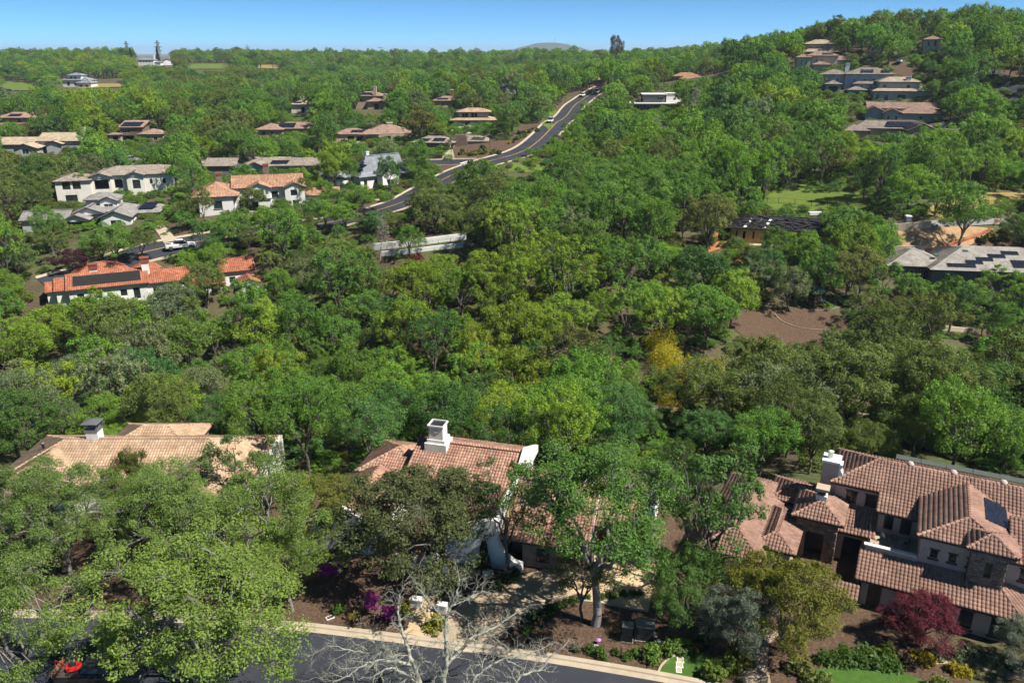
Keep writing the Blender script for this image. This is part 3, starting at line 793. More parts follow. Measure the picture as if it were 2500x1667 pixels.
def tilemat(name, ramp):
    m, nt, b, L = nodes_of(name); N = nt.nodes
    av = N.new('ShaderNodeAttribute'); av.attribute_name = 'v'
    cr = N.new('ShaderNodeValToRGB'); els = cr.color_ramp.elements
    els[0].color = (*ramp[0], 1); els[1].color = (*ramp[-1], 1)
    for i, c in enumerate(ramp[1:-1]): e = els.new((i + 1) / (len(ramp) - 1)); e.color = (*c, 1)
    L(av.outputs['Fac'], cr.inputs[0])
    tc = N.new('ShaderNodeTexCoord'); nz = N.new('ShaderNodeTexNoise'); nz.inputs['Scale'].default_value = 0.55; nz.inputs['Detail'].default_value = 9; nz.inputs['Roughness'].default_value = 0.7
    L(tc.outputs['Object'], nz.inputs[0])
    mr = N.new('ShaderNodeMapRange'); mr.inputs['From Min'].default_value = .3; mr.inputs['From Max'].default_value = .7; mr.inputs['To Min'].default_value = 0.62; mr.inputs['To Max'].default_value = 1.2
    L(nz.outputs['Fac'], mr.inputs['Value'])
    mx = N.new('ShaderNodeMix'); mx.data_type = 'RGBA'; mx.blend_type = 'MULTIPLY'; mx.inputs['Factor'].default_value = 1
    L(cr.outputs[0], mx.inputs['A']); L(mr.outputs[0], mx.inputs['B']); L(mx.outputs['Result'], b.inputs['Base Color'])
    b.inputs['Roughness'].default_value = 0.88; b.inputs['Specular IOR Level'].default_value = 0.25
    MAT[name] = m; return m
TILE = {'brown': tilemat('tile_brown', [(0.255, 0.148, 0.11), (0.305, 0.182, 0.136), (0.34, 0.208, 0.155), (0.28, 0.165, 0.124)]),
        'red': tilemat('tile_red', [(0.38, 0.185, 0.125), (0.43, 0.245, 0.17), (0.47, 0.31, 0.215), (0.32, 0.185, 0.14), (0.42, 0.21, 0.145)]),
        'tan': tilemat('tile_tan', [(0.38, 0.25, 0.16), (0.45, 0.312, 0.205), (0.49, 0.36, 0.25), (0.40, 0.268, 0.18), (0.46, 0.30, 0.185)]),
        'terra': tilemat('tile_terracotta', [(0.34, 0.115, 0.06), (0.40, 0.15, 0.085), (0.31, 0.105, 0.058), (0.44, 0.20, 0.125)]),
        'orange': tilemat('tile_orange', [(0.36, 0.18, 0.105), (0.43, 0.27, 0.175), (0.28, 0.15, 0.095), (0.47, 0.30, 0.19), (0.37, 0.19, 0.115)]),
        'grey': tilemat('tile_grey', [(0.22, 0.21, 0.205), (0.27, 0.26, 0.25), (0.24, 0.225, 0.21), (0.30, 0.285, 0.27)]),
        'slate': tilemat('tile_slate', [(0.22, 0.24, 0.27), (0.27, 0.29, 0.32), (0.24, 0.26, 0.29)]),
        'greybrown': tilemat('tile_greybrown', [(0.26, 0.21, 0.17), (0.32, 0.27, 0.22), (0.23, 0.19, 0.165), (0.36, 0.30, 0.24)]),
        'sand': tilemat('tile_sand', [(0.42, 0.34, 0.24), (0.47, 0.38, 0.27), (0.45, 0.36, 0.25)]),
        'pinkbrown': tilemat('tile_pinkbrown', [(0.31, 0.20, 0.155), (0.36, 0.245, 0.19), (0.28, 0.185, 0.145)]),
        'paper': tilemat('roof_paper', [(0.018, 0.018, 0.02), (0.03, 0.03, 0.032), (0.022, 0.022, 0.025)])}
class House:
    def __init__(s, name, label, origin, rot, gz=0.0, cat='house', tile='brown', tw=0.285, tc=0.37, amp=0.085, K=5, wall='white', trim=None, singles=0):
        s.root = bpy.data.objects.new(name, None); COL.objects.link(s.root); s.root.empty_display_size = 1
        s.root.location = (origin[0], origin[1], gz); s.root.rotation_euler = (0, 0, rot)
        tag(s.root, label, cat)
        s.o = Vector((origin[0], origin[1])); s.rot = rot; s.gz = gz
        s.tile, s.tw, s.tc, s.amp, s.K, s.wall, s.trim, s.singles = tile, tw, tc, amp, K, wall, trim or WTRIM, singles
        s.T = Matrix.Identity(4); s.M = Matrix.Translation((origin[0], origin[1], gz)) @ Matrix.Rotation(rot, 4, 'Z')
        s.rng = np.random.default_rng(abs(hash(name)) % 1000 + int(abs(origin[0]) * 10)) if False else np.random.default_rng(int(abs(origin[0]) * 10) + 3)
        s.cand = []
        s.tmeshes = {}
    def loc(s, u, v, z):
        "photo pixel at height z above the plot -> local x, y"
        p = az(u, v, z + s.gz).xy - s.o; c, q = math.cos(s.rot), math.sin(s.rot)
        return p.x * c + p.y * q, -p.x * q + p.y * c
    def put(s, mb, name, mat, parent=None, smooth=False):
        return mb.build(name, mat, parent or s.root, smooth)
    def foot(s, x0, x1, y0, y1):
        c = s.M @ s.T @ Vector(((x0 + x1) / 2, (y0 + y1) / 2, 0)); FOOT.append((c.x, c.y, abs(x1 - x0) / 2, abs(y1 - y0) / 2, s.rot))
    def face(s, mb, P, d, n, L, z0, z1, ops, rec=0.14):
        "one wall face with real openings; windows become parts"
        xs = sorted({0.0, L, *[o[0] for o in ops], *[o[0] + o[2] for o in ops]}); zs = sorted({z0, z1, *[o[1] for o in ops], *[o[1] + o[3] for o in ops]})
        xs = [x for x in xs if 0 <= x <= L]; zs = [z for z in zs if z0 <= z <= z1]
        pt = lambda x, z, r=0.0: (P[0] + d[0] * x - n[0] * r, P[1] + d[1] * x - n[1] * r, z)
        for i in range(len(xs) - 1):
            for j in range(len(zs) - 1):
                cx, cz = (xs[i] + xs[i + 1]) / 2, (zs[j] + zs[j + 1]) / 2
                if any(o[0] < cx < o[0] + o[2] and o[1] < cz < o[1] + o[3] for o in ops): continue
                mb.add([pt(xs[i], zs[j]), pt(xs[i + 1], zs[j]), pt(xs[i + 1], zs[j + 1]), pt(xs[i], zs[j + 1])], [[0, 1, 2, 3]])
        for o in ops:
            x, z, w, h = o[:4]; kind = o[4] if len(o) > 4 else 'w'
            q = [(x, z), (x + w, z), (x + w, z + h), (x, z + h)]
            for a, b in zip(q, q[1:] + q[:1]):
                mb.add([pt(*a), pt(*a, rec), pt(*b, rec), pt(*b)], [[0, 1, 2, 3]])
            fr = MB(); gl = MB(); t = 0.06
            def bar(x0, x1, za, zb, r0, r1, M):
                M.add([pt(x0, za, r0), pt(x1, za, r0), pt(x1, zb, r0), pt(x0, zb, r0), pt(x0, za, r1), pt(x1, za, r1), pt(x1, zb, r1), pt(x0, zb, r1)],
                      [[0, 1, 2, 3], [0, 4, 5, 1], [1, 5, 6, 2], [2, 6, 7, 3], [3, 7, 4, 0]])
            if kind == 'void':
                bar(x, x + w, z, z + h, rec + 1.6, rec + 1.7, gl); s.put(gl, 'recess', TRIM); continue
            door = kind in ('d', 'g')
            for a in ((x, x + t, z, z + h), (x + w - t, x + w, z, z + h), (x + t, x + w - t, z + h - t, z + h), (x + t, x + w - t, z, z + t)): bar(*a, rec - 0.05, rec, fr)
            if not door and w > 1.3:
                k = max(2, round(w / 1.0))
                for i in range(1, k): bar(x + w * i / k - 0.03, x + w * i / k + 0.03, z + t, z + h - t, rec - 0.045, rec, fr)
            if kind == 'g':
                for i in range(1, 5): bar(x + t, x + w - t, z + h * i / 5 - 0.012, z + h * i / 5 + 0.012, rec - 0.02, rec, fr)
            if kind == 's':    # moulded sill and head
                bar(x - 0.12, x + w + 0.12, z - 0.16, z - 0.01, -0.10, 0, fr); bar(x - 0.10, x + w + 0.10, z + h + 0.01, z + h + 0.13, -0.06, 0, fr)
            bar(x + t, x + w - t, z + t, z + h - t, rec - 0.015, rec + 0.02, gl)
            f = s.put(fr, {'d': 'door', 'g': 'garage_door'}.get(kind, 'window'), s.trim if kind != 'g' else WOOD)
            s.put(gl, {'d': 'panel', 'g': 'panel'}.get(kind, 'pane'), WOOD if door else GLASS, f)
    def walls(s, x0, x1, y0, y1, z0, z1, mat=None, F=(), R=(), L=(), B=(), base=0.6):
        mb = MB(); z0b = z0 - (base if z0 < 0.2 else 0)
        for P, d, n, ln, ops in (((x0, y0), (1, 0), (0, -1), x1 - x0, F), ((x1, y0), (0, 1), (1, 0), y1 - y0, R), ((x1, y1), (-1, 0), (0, 1), x1 - x0, B), ((x0, y1), (0, -1), (-1, 0), y1 - y0, L)):
            s.face(mb, P, d, n, ln, z0b, z1, list(ops))
        mb.add([(x0, y0, z1), (x1, y0, z1), (x1, y1, z1), (x0, y1, z1)], [[0, 1, 2, 3]])
        s.foot(x0, x1, y0, y1)
        return s.put(mb, 'wall', STUCCO[mat or s.wall])
    def planes(s, planes, caps, tile=None, thick=0.16, name='roof', fascia=None):
        "roof of several planes (first two points of each = its eave) with tiles laid on them"
        tile = tile or s.tile; mb = MB()
        for p in planes: mb.slab([Vector(q) - Vector((0, 0, 0.03)) for q in p], thick)
        ro = s.put(mb, name, fascia or TRIM)
        VV, FF, AA = [], [], []; nb = 0
        K, w, c, amp = s.K, s.tw, s.tc, s.amp
        for p in planes:
            P = [s.T @ Vector(q) for q in p]
            U = (P[1] - P[0]).normalized(); N = (P[1] - P[0]).cross(P[-1] - P[0]).normalized()
            if N.z < 0: N = -N
            Vv = N.cross(U).normalized()
            if Vv.z < 0: Vv = -Vv
            q2 = [((q - P[0]).dot(U), (q - P[0]).dot(Vv)) for q in P]; vmax = max(q[1] for q in q2)
            r = 0
            while r * c < vmax - 0.05:
                vm = min(r * c + c * 0.5, vmax - 0.01); xs = []
                for (a, b), (a2, b2) in zip(q2, q2[1:] + q2[:1]):
                    if (b <= vm) != (b2 <= vm): xs.append(a + (a2 - a) * (vm - b) / (b2 - b))
                xs.sort()
                for u0, u1 in zip(xs[::2], xs[1::2]):
                    k0, k1 = math.floor(u0 / w + 0.35), math.ceil(u1 / w - 0.35)
                    for k in range(k0, k1):
                        s.cand.append((ro, P[0] + U * (k * w) + Vv * (r * c), U, Vv, N, float(s.rng.random()), tile))
                r += 1
        for a, b in caps:
            a, b = s.T @ Vector(a), s.T @ Vector(b); L = (b - a).length; n = max(1, int(L / 0.4)); t = (b - a).normalized(); sd = t.cross(Vector((0, 0, 1))).normalized(); upv = sd.cross(t)
            for i in range(n):
                A, B = a + t * (L * i / n - 0.03), a + t * (L * (i + 1) / n); o = nb + len(VV) * 0; base = sum(len(x) for x in VV)
                ring = []
                for pt, rr, lift in ((A, 0.13, 0.06), (B, 0.105, 0.02)):
                    for k in range(5):
                        g = math.pi * k / 4; ring.append(tuple(pt + sd * (rr * math.cos(g)) + upv * (rr * math.sin(g) * 0.9 + lift - 0.02)))
                VV.append(ring); FF += [[base + k, base + k + 1, base + 6 + k, base + 5 + k] for k in range(4)]; FF.append([base, base + 1, base + 3, base + 4]); AA += [float(s.rng.random())] * 5
        s.tmeshes.setdefault(ro.name, [ro, tile, VV, FF, AA])
        return ro
    def hip(s, x0, x1, y0, y1, z, p=0.4, over=0.45, tile=None, **k):
        x0 -= over; x1 += over; y0 -= over; y1 += over; w = min(x1 - x0, y1 - y0) / 2; h = z + p * w; xm, ym = (x0 + x1) / 2, (y0 + y1) / 2
        if x1 - x0 >= y1 - y0: a, b = (x0 + w, ym, h), (x1 - w, ym, h)
        else: a, b = (xm, y0 + w, h), (xm, y1 - w, h)
        c = [(x0, y0, z), (x1, y0, z), (x1, y1, z), (x0, y1, z)]
        if x1 - x0 >= y1 - y0:
            pl = [[c[0], c[1], b, a], [c[2], c[3], a, b], [c[1], c[2], b], [c[3], c[0], a]]; cp = [(a, b), (c[0], a), (c[3], a), (c[1], b), (c[2], b)]
        else:
            pl = [[c[1], c[2], b, a], [c[3], c[0], a, b], [c[0], c[1], a], [c[2], c[3], b]]; cp = [(a, b), (c[0], a), (c[1], a), (c[2], b), (c[3], b)]
        if (Vector(a) - Vector(b)).length < 0.05: cp = cp[1:]; pl = [[q for i, q in enumerate(f) if not (i == 3 and Vector(q) == Vector(f[2]))] for f in pl]
        return s.planes(pl, [(Vector(q), Vector(r)) for q, r in cp], tile, **k)
    def gable(s, x0, x1, y0, y1, z, p=0.4, over=0.4, axis='x', tile=None, mat=None, ends=(1, 1), endover=None, win=None, **k):
        eo = over if endover is None else endover
        if axis == 'x':
            ym = (y0 + y1) / 2; h = z + p * ((y1 - y0) / 2 + over); X0, X1, Y0, Y1 = x0 - eo, x1 + eo, y0 - over, y1 + over
            pl = [[(X0, Y0, z), (X1, Y0, z), (X1, ym, h), (X0, ym, h)], [(X1, Y1, z), (X0, Y1, z), (X0, ym, h), (X1, ym, h)]]; cp = [((X0, ym, h), (X1, ym, h))]
            tri = [([(x0, y0), (x0, ym), (x0, y1)]), ([(x1, y0), (x1, ym), (x1, y1)])]
        else:
            xm = (x0 + x1) / 2; h = z + p * ((x1 - x0) / 2 + over); X0, X1, Y0, Y1 = x0 - over, x1 + over, y0 - eo, y1 + eo
            pl = [[(X1, Y0, z), (X1, Y1, z), (xm, Y1, h), (xm, Y0, h)], [(X0, Y1, z), (X0, Y0, z), (xm, Y0, h), (xm, Y1, h)]]; cp = [((xm, Y0, h), (xm, Y1, h))]
            tri = [([(x0, y0), (xm, y0), (x1, y0)]), ([(x0, y1), (xm, y1), (x1, y1)])]
        for e, t in zip(ends, tri):
            if not e: continue
            zt = z + p * over - 0.2; g = MB(); zb = z - 0.3
            pts = [(*t[0], zb), (*t[2], zb), (*t[2], zt), (*t[1], h - 0.2), (*t[0], zt)]
            nx, ny = (0.12, 0) if axis == 'x' else (0, 0.12); c = Vector(((x0 + x1) / 2, (y0 + y1) / 2)); sg = 1 if (Vector(t[1]) - c).dot(Vector((nx, ny))) < 0 else -1
            pp = [Vector(q) - Vector((nx, ny, 0)) * sg * 0.02 for q in pts]; qq = [Vector(q) + Vector((nx, ny, 0)) * sg for q in pts]
            g.add(pp + qq, [[0, 1, 2, 3, 4], [9, 8, 7, 6, 5]] + [[i, (i + 1) % 5, 5 + (i + 1) % 5, 5 + i] for i in range(5)]); s.put(g, 'gable', STUCCO[mat or s.wall])
        return s.planes(pl, cp, tile, **k)
    def shed(s, x0, x1, y0, y1, z0, z1, tile=None, **k):
        return s.planes([[(x0, y0, z0), (x1, y0, z0), (x1, y1, z1), (x0, y1, z1)]], [], tile, **k)
    def box(s, x0, x1, y0, y1, z0, z1, name, mat, parent=None):
        return s.put(MB().box(x0, x1, y0, y1, z0, z1), name, mat, parent)
    def chimney(s, x, y, w, d, z0, z1, mat='white', cap=None, topm=None):
        c = s.box(x, x + w, y, y + d, z0, z1, 'chimney', STUCCO[mat] if isinstance(mat, str) else mat)
        s.box(x - 0.1, x + w + 0.1, y - 0.1, y + d + 0.1, z1 + 0.002, z1 + 0.18, 'chimney_cap', topm or WTRIM, c)
        s.box(x + 0.2, x + w - 0.2, y + 0.2, y + d - 0.2, z1 + 0.182, z1 + 0.5, 'flue', cap or METAL, c)
        return c
    def solar(s, a, b, c, nx, ny, mat=None, name='solar_panel', lift=0.16, parent=None):
        "nx by ny panels on the parallelogram a (corner), b (along), c (up)"
        a, b, c = Vector(a), Vector(b), Vector(c); e, f = (b - a), (c - a); n = e.cross(f).normalized(); n = n if n.z > 0 else -n
        e_ = 0.002 if mat is POOLSOLAR else 0.02
        for i in range(nx):
            for j in range(ny):
                m = MB(); q = [a + e * ((i + k) / nx) + f * ((j + l) / ny) + n * lift for k, l in ((e_, e_), (1 - e_, e_), (1 - e_, 1 - e_), (e_, 1 - e_))]
                m.slab(q, 0.05); s.put(m, name, mat or SOLAR, parent)
    def finish(s):
        K, w, c, amp = s.K, s.tw, s.tc, s.amp
        prof = np.array([(i / (K - 1), math.sin(math.pi * i / (K - 1)) ** 0.8 if amp else 0.0) for i in range(K)])
        cp = Vector((0, 0, CAM_H)); Mi = s.M
        if s.singles:
            s.cand.sort(key=lambda q: (Mi @ q[1] - cp).length + (0 if abs((Mi @ q[1]).x / (Mi @ q[1]).y) < 0.62 else 100))
            one, rest = s.cand[:s.singles], s.cand[s.singles:]
        else: one, rest = [], s.cand
        def verts(o, U, V, N):
            "o, U, V, N: (n, 3) -> (n, 3K, 3)"
            o, U, V, N = (np.asarray(x, float).reshape(-1, 1, 3) for x in (o, U, V, N)); pu, ph = prof[None, :, :1], prof[None, :, 1:]
            lo = o + pu * U * w - V * 0.035 + (ph * amp + 0.055) * N
            hi = o + pu * U * w + V * c + (ph * amp + 0.012) * N
            ba = o + pu * U * w - V * 0.035 + (ph * amp * 0.55 - 0.01) * N
            return np.concatenate([lo, hi, ba], 1)
        fq = np.array([[k, k + 1, K + k + 1, K + k] for k in range(K - 1)] + [[2 * K + k, 2 * K + k + 1, k + 1, k] for k in range(K - 1)])
        by = {}
        for q in rest: by.setdefault(q[0].name, []).append(q)
        for nm, (ro, tile, VV, FF, AA) in s.tmeshes.items():
            if VV:
                f4 = [f for f in FF if len(f) == 4]; cv = np.array([v for r in VV for v in r]).reshape(-1, 3); A = [x for f, x in zip(FF, AA) if len(f) == 4]
            else: f4, cv, A = [], np.zeros((0, 3)), []
            q = by.get(nm, []); nv = len(cv); Fs = [np.array(f4, dtype=np.int64).reshape(-1, 4)]; Vs = [cv]; As = [np.array(A)]
            if q:
                tv = verts([x[1][:] for x in q], [x[2][:] for x in q], [x[3][:] for x in q], [x[4][:] for x in q])
                Vs.append(tv.reshape(-1, 3)); Fs.append((fq[None] + (nv + np.arange(len(q)) * 3 * K)[:, None, None]).reshape(-1, 4)); As.append(np.repeat([x[5] for x in q], len(fq)))
            Vs, Fs, As = np.concatenate(Vs), np.concatenate(Fs), np.concatenate(As)
            if not len(Fs): continue
            o = link('roof_tiles', mesh_from('roof_tiles', Vs, Fs, TILE[tile], attr=As), ro); o['kind'] = 'stuff'
        if one:
            vm = []
            for i in range(6):
                vm.append(mesh_from('tile', verts((0, 0, 0), (1, 0, 0), (0, 1, 0), (0, 0, 1))[0], fq, TILE[one[0][6]], attr=[(i + .5) / 6] * len(fq)))
            for ro, p, U, V, N, t, tile in one:
                o = link('tile', vm[int(t * 5.99)], ro)
                o.matrix_local = Matrix(((U.x, V.x, N.x, p.x), (U.y, V.y, N.y, p.y), (U.z, V.z, N.z, p.z), (0, 0, 0, 1)))
        return s.root
def frame(eL, eR, ez):
    "plot frame from the two ends of a front eave seen in the photograph: origin under the left end, rotation, length"
    a, b = az(*eL, ez), az(*eR, ez); d = (b - a).xy
    return a.xy, math.atan2(d.y, d.x), d.length

# --- the brown tiled house at right
h = House('brown_tiled_house', 'two-storey pink stucco house with brown barrel tiles at lower right', (27, 52), math.radians(-27), 0.0, tile='brown', wall='pink', singles=300, trim=TRIM)
h.walls(-3.0, 16, 10.5, 15.2, 0, 6.05, F=[(0.9, 4.0, 0.9, 1.25, 's'), (2.5, 4.0, 0.95, 1.25, 's')], L=[(1, 3.6, 1, 1.3)])
h.planes([[(-3.5, 10.05, 6.0), (0.45, 10.05, 6.0), (0.45, 13.55, 7.4), (0, 13.55, 7.4)], [(0.45, 8.05, 5.2), (17, 8.05, 5.2), (17, 13.55, 7.4), (0.45, 13.55, 7.4)],
          [(17, 17.0, 6.0), (-3.5, 17.0, 6.0), (0, 13.55, 7.4), (17, 13.55, 7.4)], [(-3.5, 17.0, 6.0), (-3.5, 10.05, 6.0), (0, 13.55, 7.4)]],
         [((0, 13.55, 7.42), (17, 13.55, 7.42)), ((-3.5, 10.05, 6.02), (0, 13.55, 7.42)), ((-3.5, 17, 6.02), (0, 13.55, 7.42))])
h.walls(0.75, 4.2, 8.5, 10.5, 0, 5.25, F=[(0.45, 3.45, 0.75, 1.4), (1.75, 3.3, 0.85, 1.6)])
h.walls(4.0, 9.8, 4.4, 10.5, 0, 6.15, F=[(0.75, 4.25, 0.55, 0.72, 's'), (2.05, 4.25, 0.55, 0.72, 's'), (3.35, 4.25, 0.55, 0.72, 's')])
h.planes([[(3.6, 4.0, 6.15), (10.6, 4.0, 6.15), (7.15, 6.9, 7.15)], [(10.6, 4.0, 6.15), (10.6, 14, 6.15), (7.15, 13.2, 7.15), (7.15, 6.9, 7.15)], [(3.6, 11.5, 6.15), (3.6, 4.0, 6.15), (7.15, 6.9, 7.15), (7.15, 13.0, 7.15)]],
         [((7.15, 6.9, 7.17), (7.15, 13.0, 7.17)), ((3.6, 4.0, 6.17), (7.15, 6.9, 7.17)), ((10.6, 4.0, 6.17), (7.15, 6.9, 7.17))])
h.solar((8.3, 7.6, 6.82), (8.3, 11.4, 6.82), (10.0, 7.6, 6.32), 2, 2)
h.solar((10.02, 7.6, 6.31), (10.02, 9.5, 6.31), (10.9, 7.6, 6.06), 1, 1)
h.walls(7.4, 9.9, 3.6, 6.2, 2.4, 6.5, 'stone', F=[(1.05, 4.1, 0.5, 1.35)])
h.hip(7.4, 9.9, 3.6, 6.0, 6.55, 0.46, 0.42)
h.walls(9.9, 16, 4.6, 10.5, 0, 5.6, F=[(1.0, 4.0, 1.3, 1.0, 's')])
h.planes([[(10.0, 4.2, 5.6), (17, 4.2, 5.6), (17, 8.5, 7.0), (10, 8.5, 7.0)]], [])
# balcony with parapet
h.box(0.4, 4.0, 4.55, 8.5, 2.7, 3.0, 'balcony_floor', STUCCO['tan'])
pp = h.box(0.1, 3.98, 4.3, 4.55, 2.4, 4.0, 'parapet', STUCCO['pink'])
h.box(-0.02, 3.9, 4.22, 4.63, 4.002, 4.1, 'coping', STUCCO['warm'], pp)
pk = MB(); pts = [(3.98, 4.0), (4.35, 4.0), (4.35, 5.0), (4.25, 4.75), (4.05, 4.55), (3.98, 4.3)]
pk.add([(x, 4.298, z) for x, z in pts] + [(x, 4.55, z) for x, z in pts], [[5, 4, 3, 2, 1, 0], [6, 7, 8, 9, 10, 11]] + [[i, (i + 1) % 6, 6 + (i + 1) % 6, 6 + i] for i in range(6)]); h.put(pk, 'parapet', STUCCO['pink'])
rl = MB(); rl.tube([(0.25, 4.6, 3.95), (0.25, 8.4, 3.95)], 0.03, 5)
for i in range(20): rl.tube([(0.25, 4.7 + i * 0.19, 3.0), (0.25, 4.7 + i * 0.19, 3.95)], 0.012, 4)
h.put(rl, 'railing', BLACK)
# lower front roof
h.walls(0.3, 10.8, 1.9, 4.3, 0, 2.6, F=[(0.5, 0, 1.0, 2.1, 'd'), (7.0, 0.35, 0.95, 1.6, 's'), (9.1, 0.35, 0.95, 1.6, 's'), (4.2, 0.5, 1.0, 1.4, 's')], R=[])
h.planes([[(-0.3, 1.4, 2.5), (11.4, 1.4, 2.5), (9.6, 4.25, 3.5), (-0.3, 4.25, 3.5)], [(11.4, 1.4, 2.5), (16.5, 5.5, 2.5), (14.5, 6.8, 3.5), (9.6, 4.25, 3.5)]], [((11.4, 1.4, 2.52), (9.6, 4.25, 3.52))])
h.walls(10.8, 16, 4.4, 5.2, 0, 2.6)
# passage, entry tower, left wing
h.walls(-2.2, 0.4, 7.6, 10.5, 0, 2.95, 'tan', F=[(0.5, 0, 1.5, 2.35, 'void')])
h.shed(-2.4, 0.7, 7.2, 10.5, 2.95, 3.95)
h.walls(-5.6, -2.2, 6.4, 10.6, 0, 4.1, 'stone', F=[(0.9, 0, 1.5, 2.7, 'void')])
h.hip(-5.6, -2.2, 6.4, 10.6, 4.15, 0.42, 0.4)
c = h.box(-4.4, -3.5, 8.0, 8.9, 5.0, 5.5, 'chimney', WTRIM)
h.box(-4.25, -3.65, 8.15, 8.75, 5.502, 5.95, 'flue', TRIM, c); h.box(-4.5, -3.4, 7.9, 9.0, 5.952, 6.2, 'chimney_cap', STUCCO['tan'], c)
h.walls(-12.3, -7.6, 0.0, 13.2, 0, 2.75, 'tan', F=[(1.2, 0.7, 0.8, 1.3, 's'), (3.2, 0.7, 0.8, 1.3, 's')], R=[(2.5, 0.8, 1, 1.2)])
h.hip(-12.3, -7.6, 0.0, 13.2, 2.8, 0.42)
h.walls(-8.2, -5.4, 2.4, 9.0, 0, 2.75, 'tan', F=[(0.8, 0.7, 0.9, 1.2, 's')])
h.hip(-8.2, -5.4, 2.4, 9.0, 2.8, 0.4)
h.walls(-8.2, -2.6, 10.6, 13.5, 0, 3.0, 'pink'); h.hip(-8.2, -2.6, 10.4, 14, 3.05, 0.4)
h.shed(-5.8, 0.2, -0.1, 1.0, 1.5, 1.9); h.walls(-5.6, 0.0, 0.2, 0.6, 0, 1.55, 'tan')
# rough stones on the two towers
SM = [surf('stone_%d' % i, c, tuple(x * .8 for x in c), 5, .95, .6, 14) for i, c in enumerate(((.26, .18, .13), (.20, .145, .11), (.31, .24, .19), (.17, .125, .10)))]
def stones(h, x0, x1, y, z0, z1, holes, side=None):
    rg = np.random.default_rng(int(x0 * 10) + 99); z = z0
    while z < z1 - .12:
        hh = rg.uniform(.2, .34); x = x0 + rg.uniform(-.2, 0)
        while x < x1 - .06:
            w = rg.uniform(.22, .52); a, b = max(x, x0), min(x + w, x1); zt = min(z + hh, z1)
            if b - a > .08 and not any(a < q[1] and b > q[0] and z < q[3] and zt > q[2] for q in holes):
                j = lambda: rg.uniform(-.035, .035); d = rg.uniform(.03, .075); g = .018
                P = [(a + g + j(), z + g + j()), (b - g + j(), z + g + j()), (b - g + j(), zt - g + j()), ((a + b) / 2, zt - g + .02), (a + g + j(), zt - g + j())]; n = 5
                m = MB(); cx, cz = (a + b) / 2, (z + zt) / 2
                if side is None: f, k = [(px, y, pz) for px, pz in P], [(cx + (px - cx) * .82, y - d, cz + (pz - cz) * .82) for px, pz in P]
                else: f, k = [(side, px, pz) for px, pz in P], [(side + d, cx + (px - cx) * .82, cz + (pz - cz) * .82) for px, pz in P]
                m.add(f + k, [[n + i for i in range(n)]] + [[i, (i + 1) % n, n + (i + 1) % n, n + i] for i in range(n)]); h.put(m, 'stone', SM[int(rg.integers(4))])
            x += w
        z += hh
stones(h, 7.4, 9.9, 3.598, 3.3, 6.45, [(8.4, 9.0, 4.05, 5.5)])
stones(h, -5.6, -2.2, 6.398, 0.0, 4.05, [(-4.75, -3.15, -.1, 2.75)])
# the big side chimney with scrolled shoulder
c = h.box(-4.4, -3.02, 10.7, 12.2, 0, 7.5, 'chimney', STUCCO['pink'])
h.box(-4.5, -2.95, 10.6, 12.3, 7.502, 7.68, 'chimney_cap', WTRIM, c)
h.put(MB().lathe([(0.22, 7.682), (0.22, 8.25), (0.26, 8.26), (0.26, 8.34)], -3.9, 11.4, 10), 'flue', WTRIM, c, True)
sc_ = MB(); pts = [(-3.02, 6.0), (-2.75, 6.05), (-2.62, 6.3), (-2.7, 6.7), (-2.85, 6.95), (-2.85, 7.1), (-2.75, 7.15), (-2.75, 7.5), (-3.02, 7.5)]
n = len(pts); sc_.add([(x, 10.7, z) for x, z in pts] + [(x, 11.6, z) for x, z in pts], [list(range(n))[::-1], list(range(n, 2 * n))] + [[i, (i + 1) % n, n + (i + 1) % n, n + i] for i in range(n)]); h.put(sc_, 'shoulder', WTRIM, c)
for x, y, z in ((2.6, 13.7, 7.35), (6.0, 13.7, 7.35), (9.8, 13.7, 7.35)):
    h.put(MB().lathe([(0.32, z), (0.32, z + .2), (0.22, z + .36), (0.05, z + .42)], x, y, 10), 'roof_vent', STUCCO['pink'], None, True)
rk = MB()
for i in range(7): rk.slab([(1.4 + i * 2.05, 14.3, 7.5), (3.4 + i * 2.05, 14.3, 7.5), (3.4 + i * 2.05, 15.0, 7.62), (1.4 + i * 2.05, 15.0, 7.62)], 0.06)
h.put(rk, 'rear_panel_rack', surf('panel_back', (0.085, 0.095, 0.08), (0.07, 0.078, 0.066), 1, .6))
gu = MB(); gu.tube([(-3.0, 10.42, 6.0), (-3.0, 10.42, 3.2)], 0.045, 6); h.put(gu, 'downpipe', STUCCO['pink'])
h.finish(); HC = h

# --- the red tiled house in the middle
h = House('red_tiled_house', 'white stucco house with mixed red barrel tiles and parapet gables, centre front', (-13, 60), math.radians(-15), 0.0, tile='red', wall='white', singles=220, trim=TRIM)
h.walls(1.0, 11.6, 6.9, 15.2, 0, 4.45, F=[(3.2, 2.9, 1.1, 1.0), (5.0, 2.9, 1.1, 1.0)])
h.gable(1.0, 11.6, 6.9, 15.2, 4.4, 0.4, 0.4, 'x', endover=0.0, ends=(1, 0))
pg = MB(); pts = [(6.4, 4.0), (6.4, 4.75), (11.05, 6.75), (15.7, 4.75), (15.7, 4.0)]
pg.add([(11.6, y, z) for y, z in pts] + [(12.0, y, z) for y, z in pts], [[0, 1, 2, 3, 4], [9, 8, 7, 6, 5]] + [[i, (i + 1) % 5, 5 + (i + 1) % 5, 5 + i] for i in range(5)]); h.put(pg, 'parapet', STUCCO['white'])
h.walls(-4.2, 1.4, 8.6, 14.6, 0, 3.4); h.hip(-4.2, 1.6, 8.6, 14.6, 3.45, 0.42)
h.walls(-5.2, 1.0, 0.6, 8.6, 0, 2.7, 'white'); h.gable(-5.2, 1.0, 0.6, 8.6, 2.75, 0.42, 0.35, 'y', ends=(0, 0), endover=0)
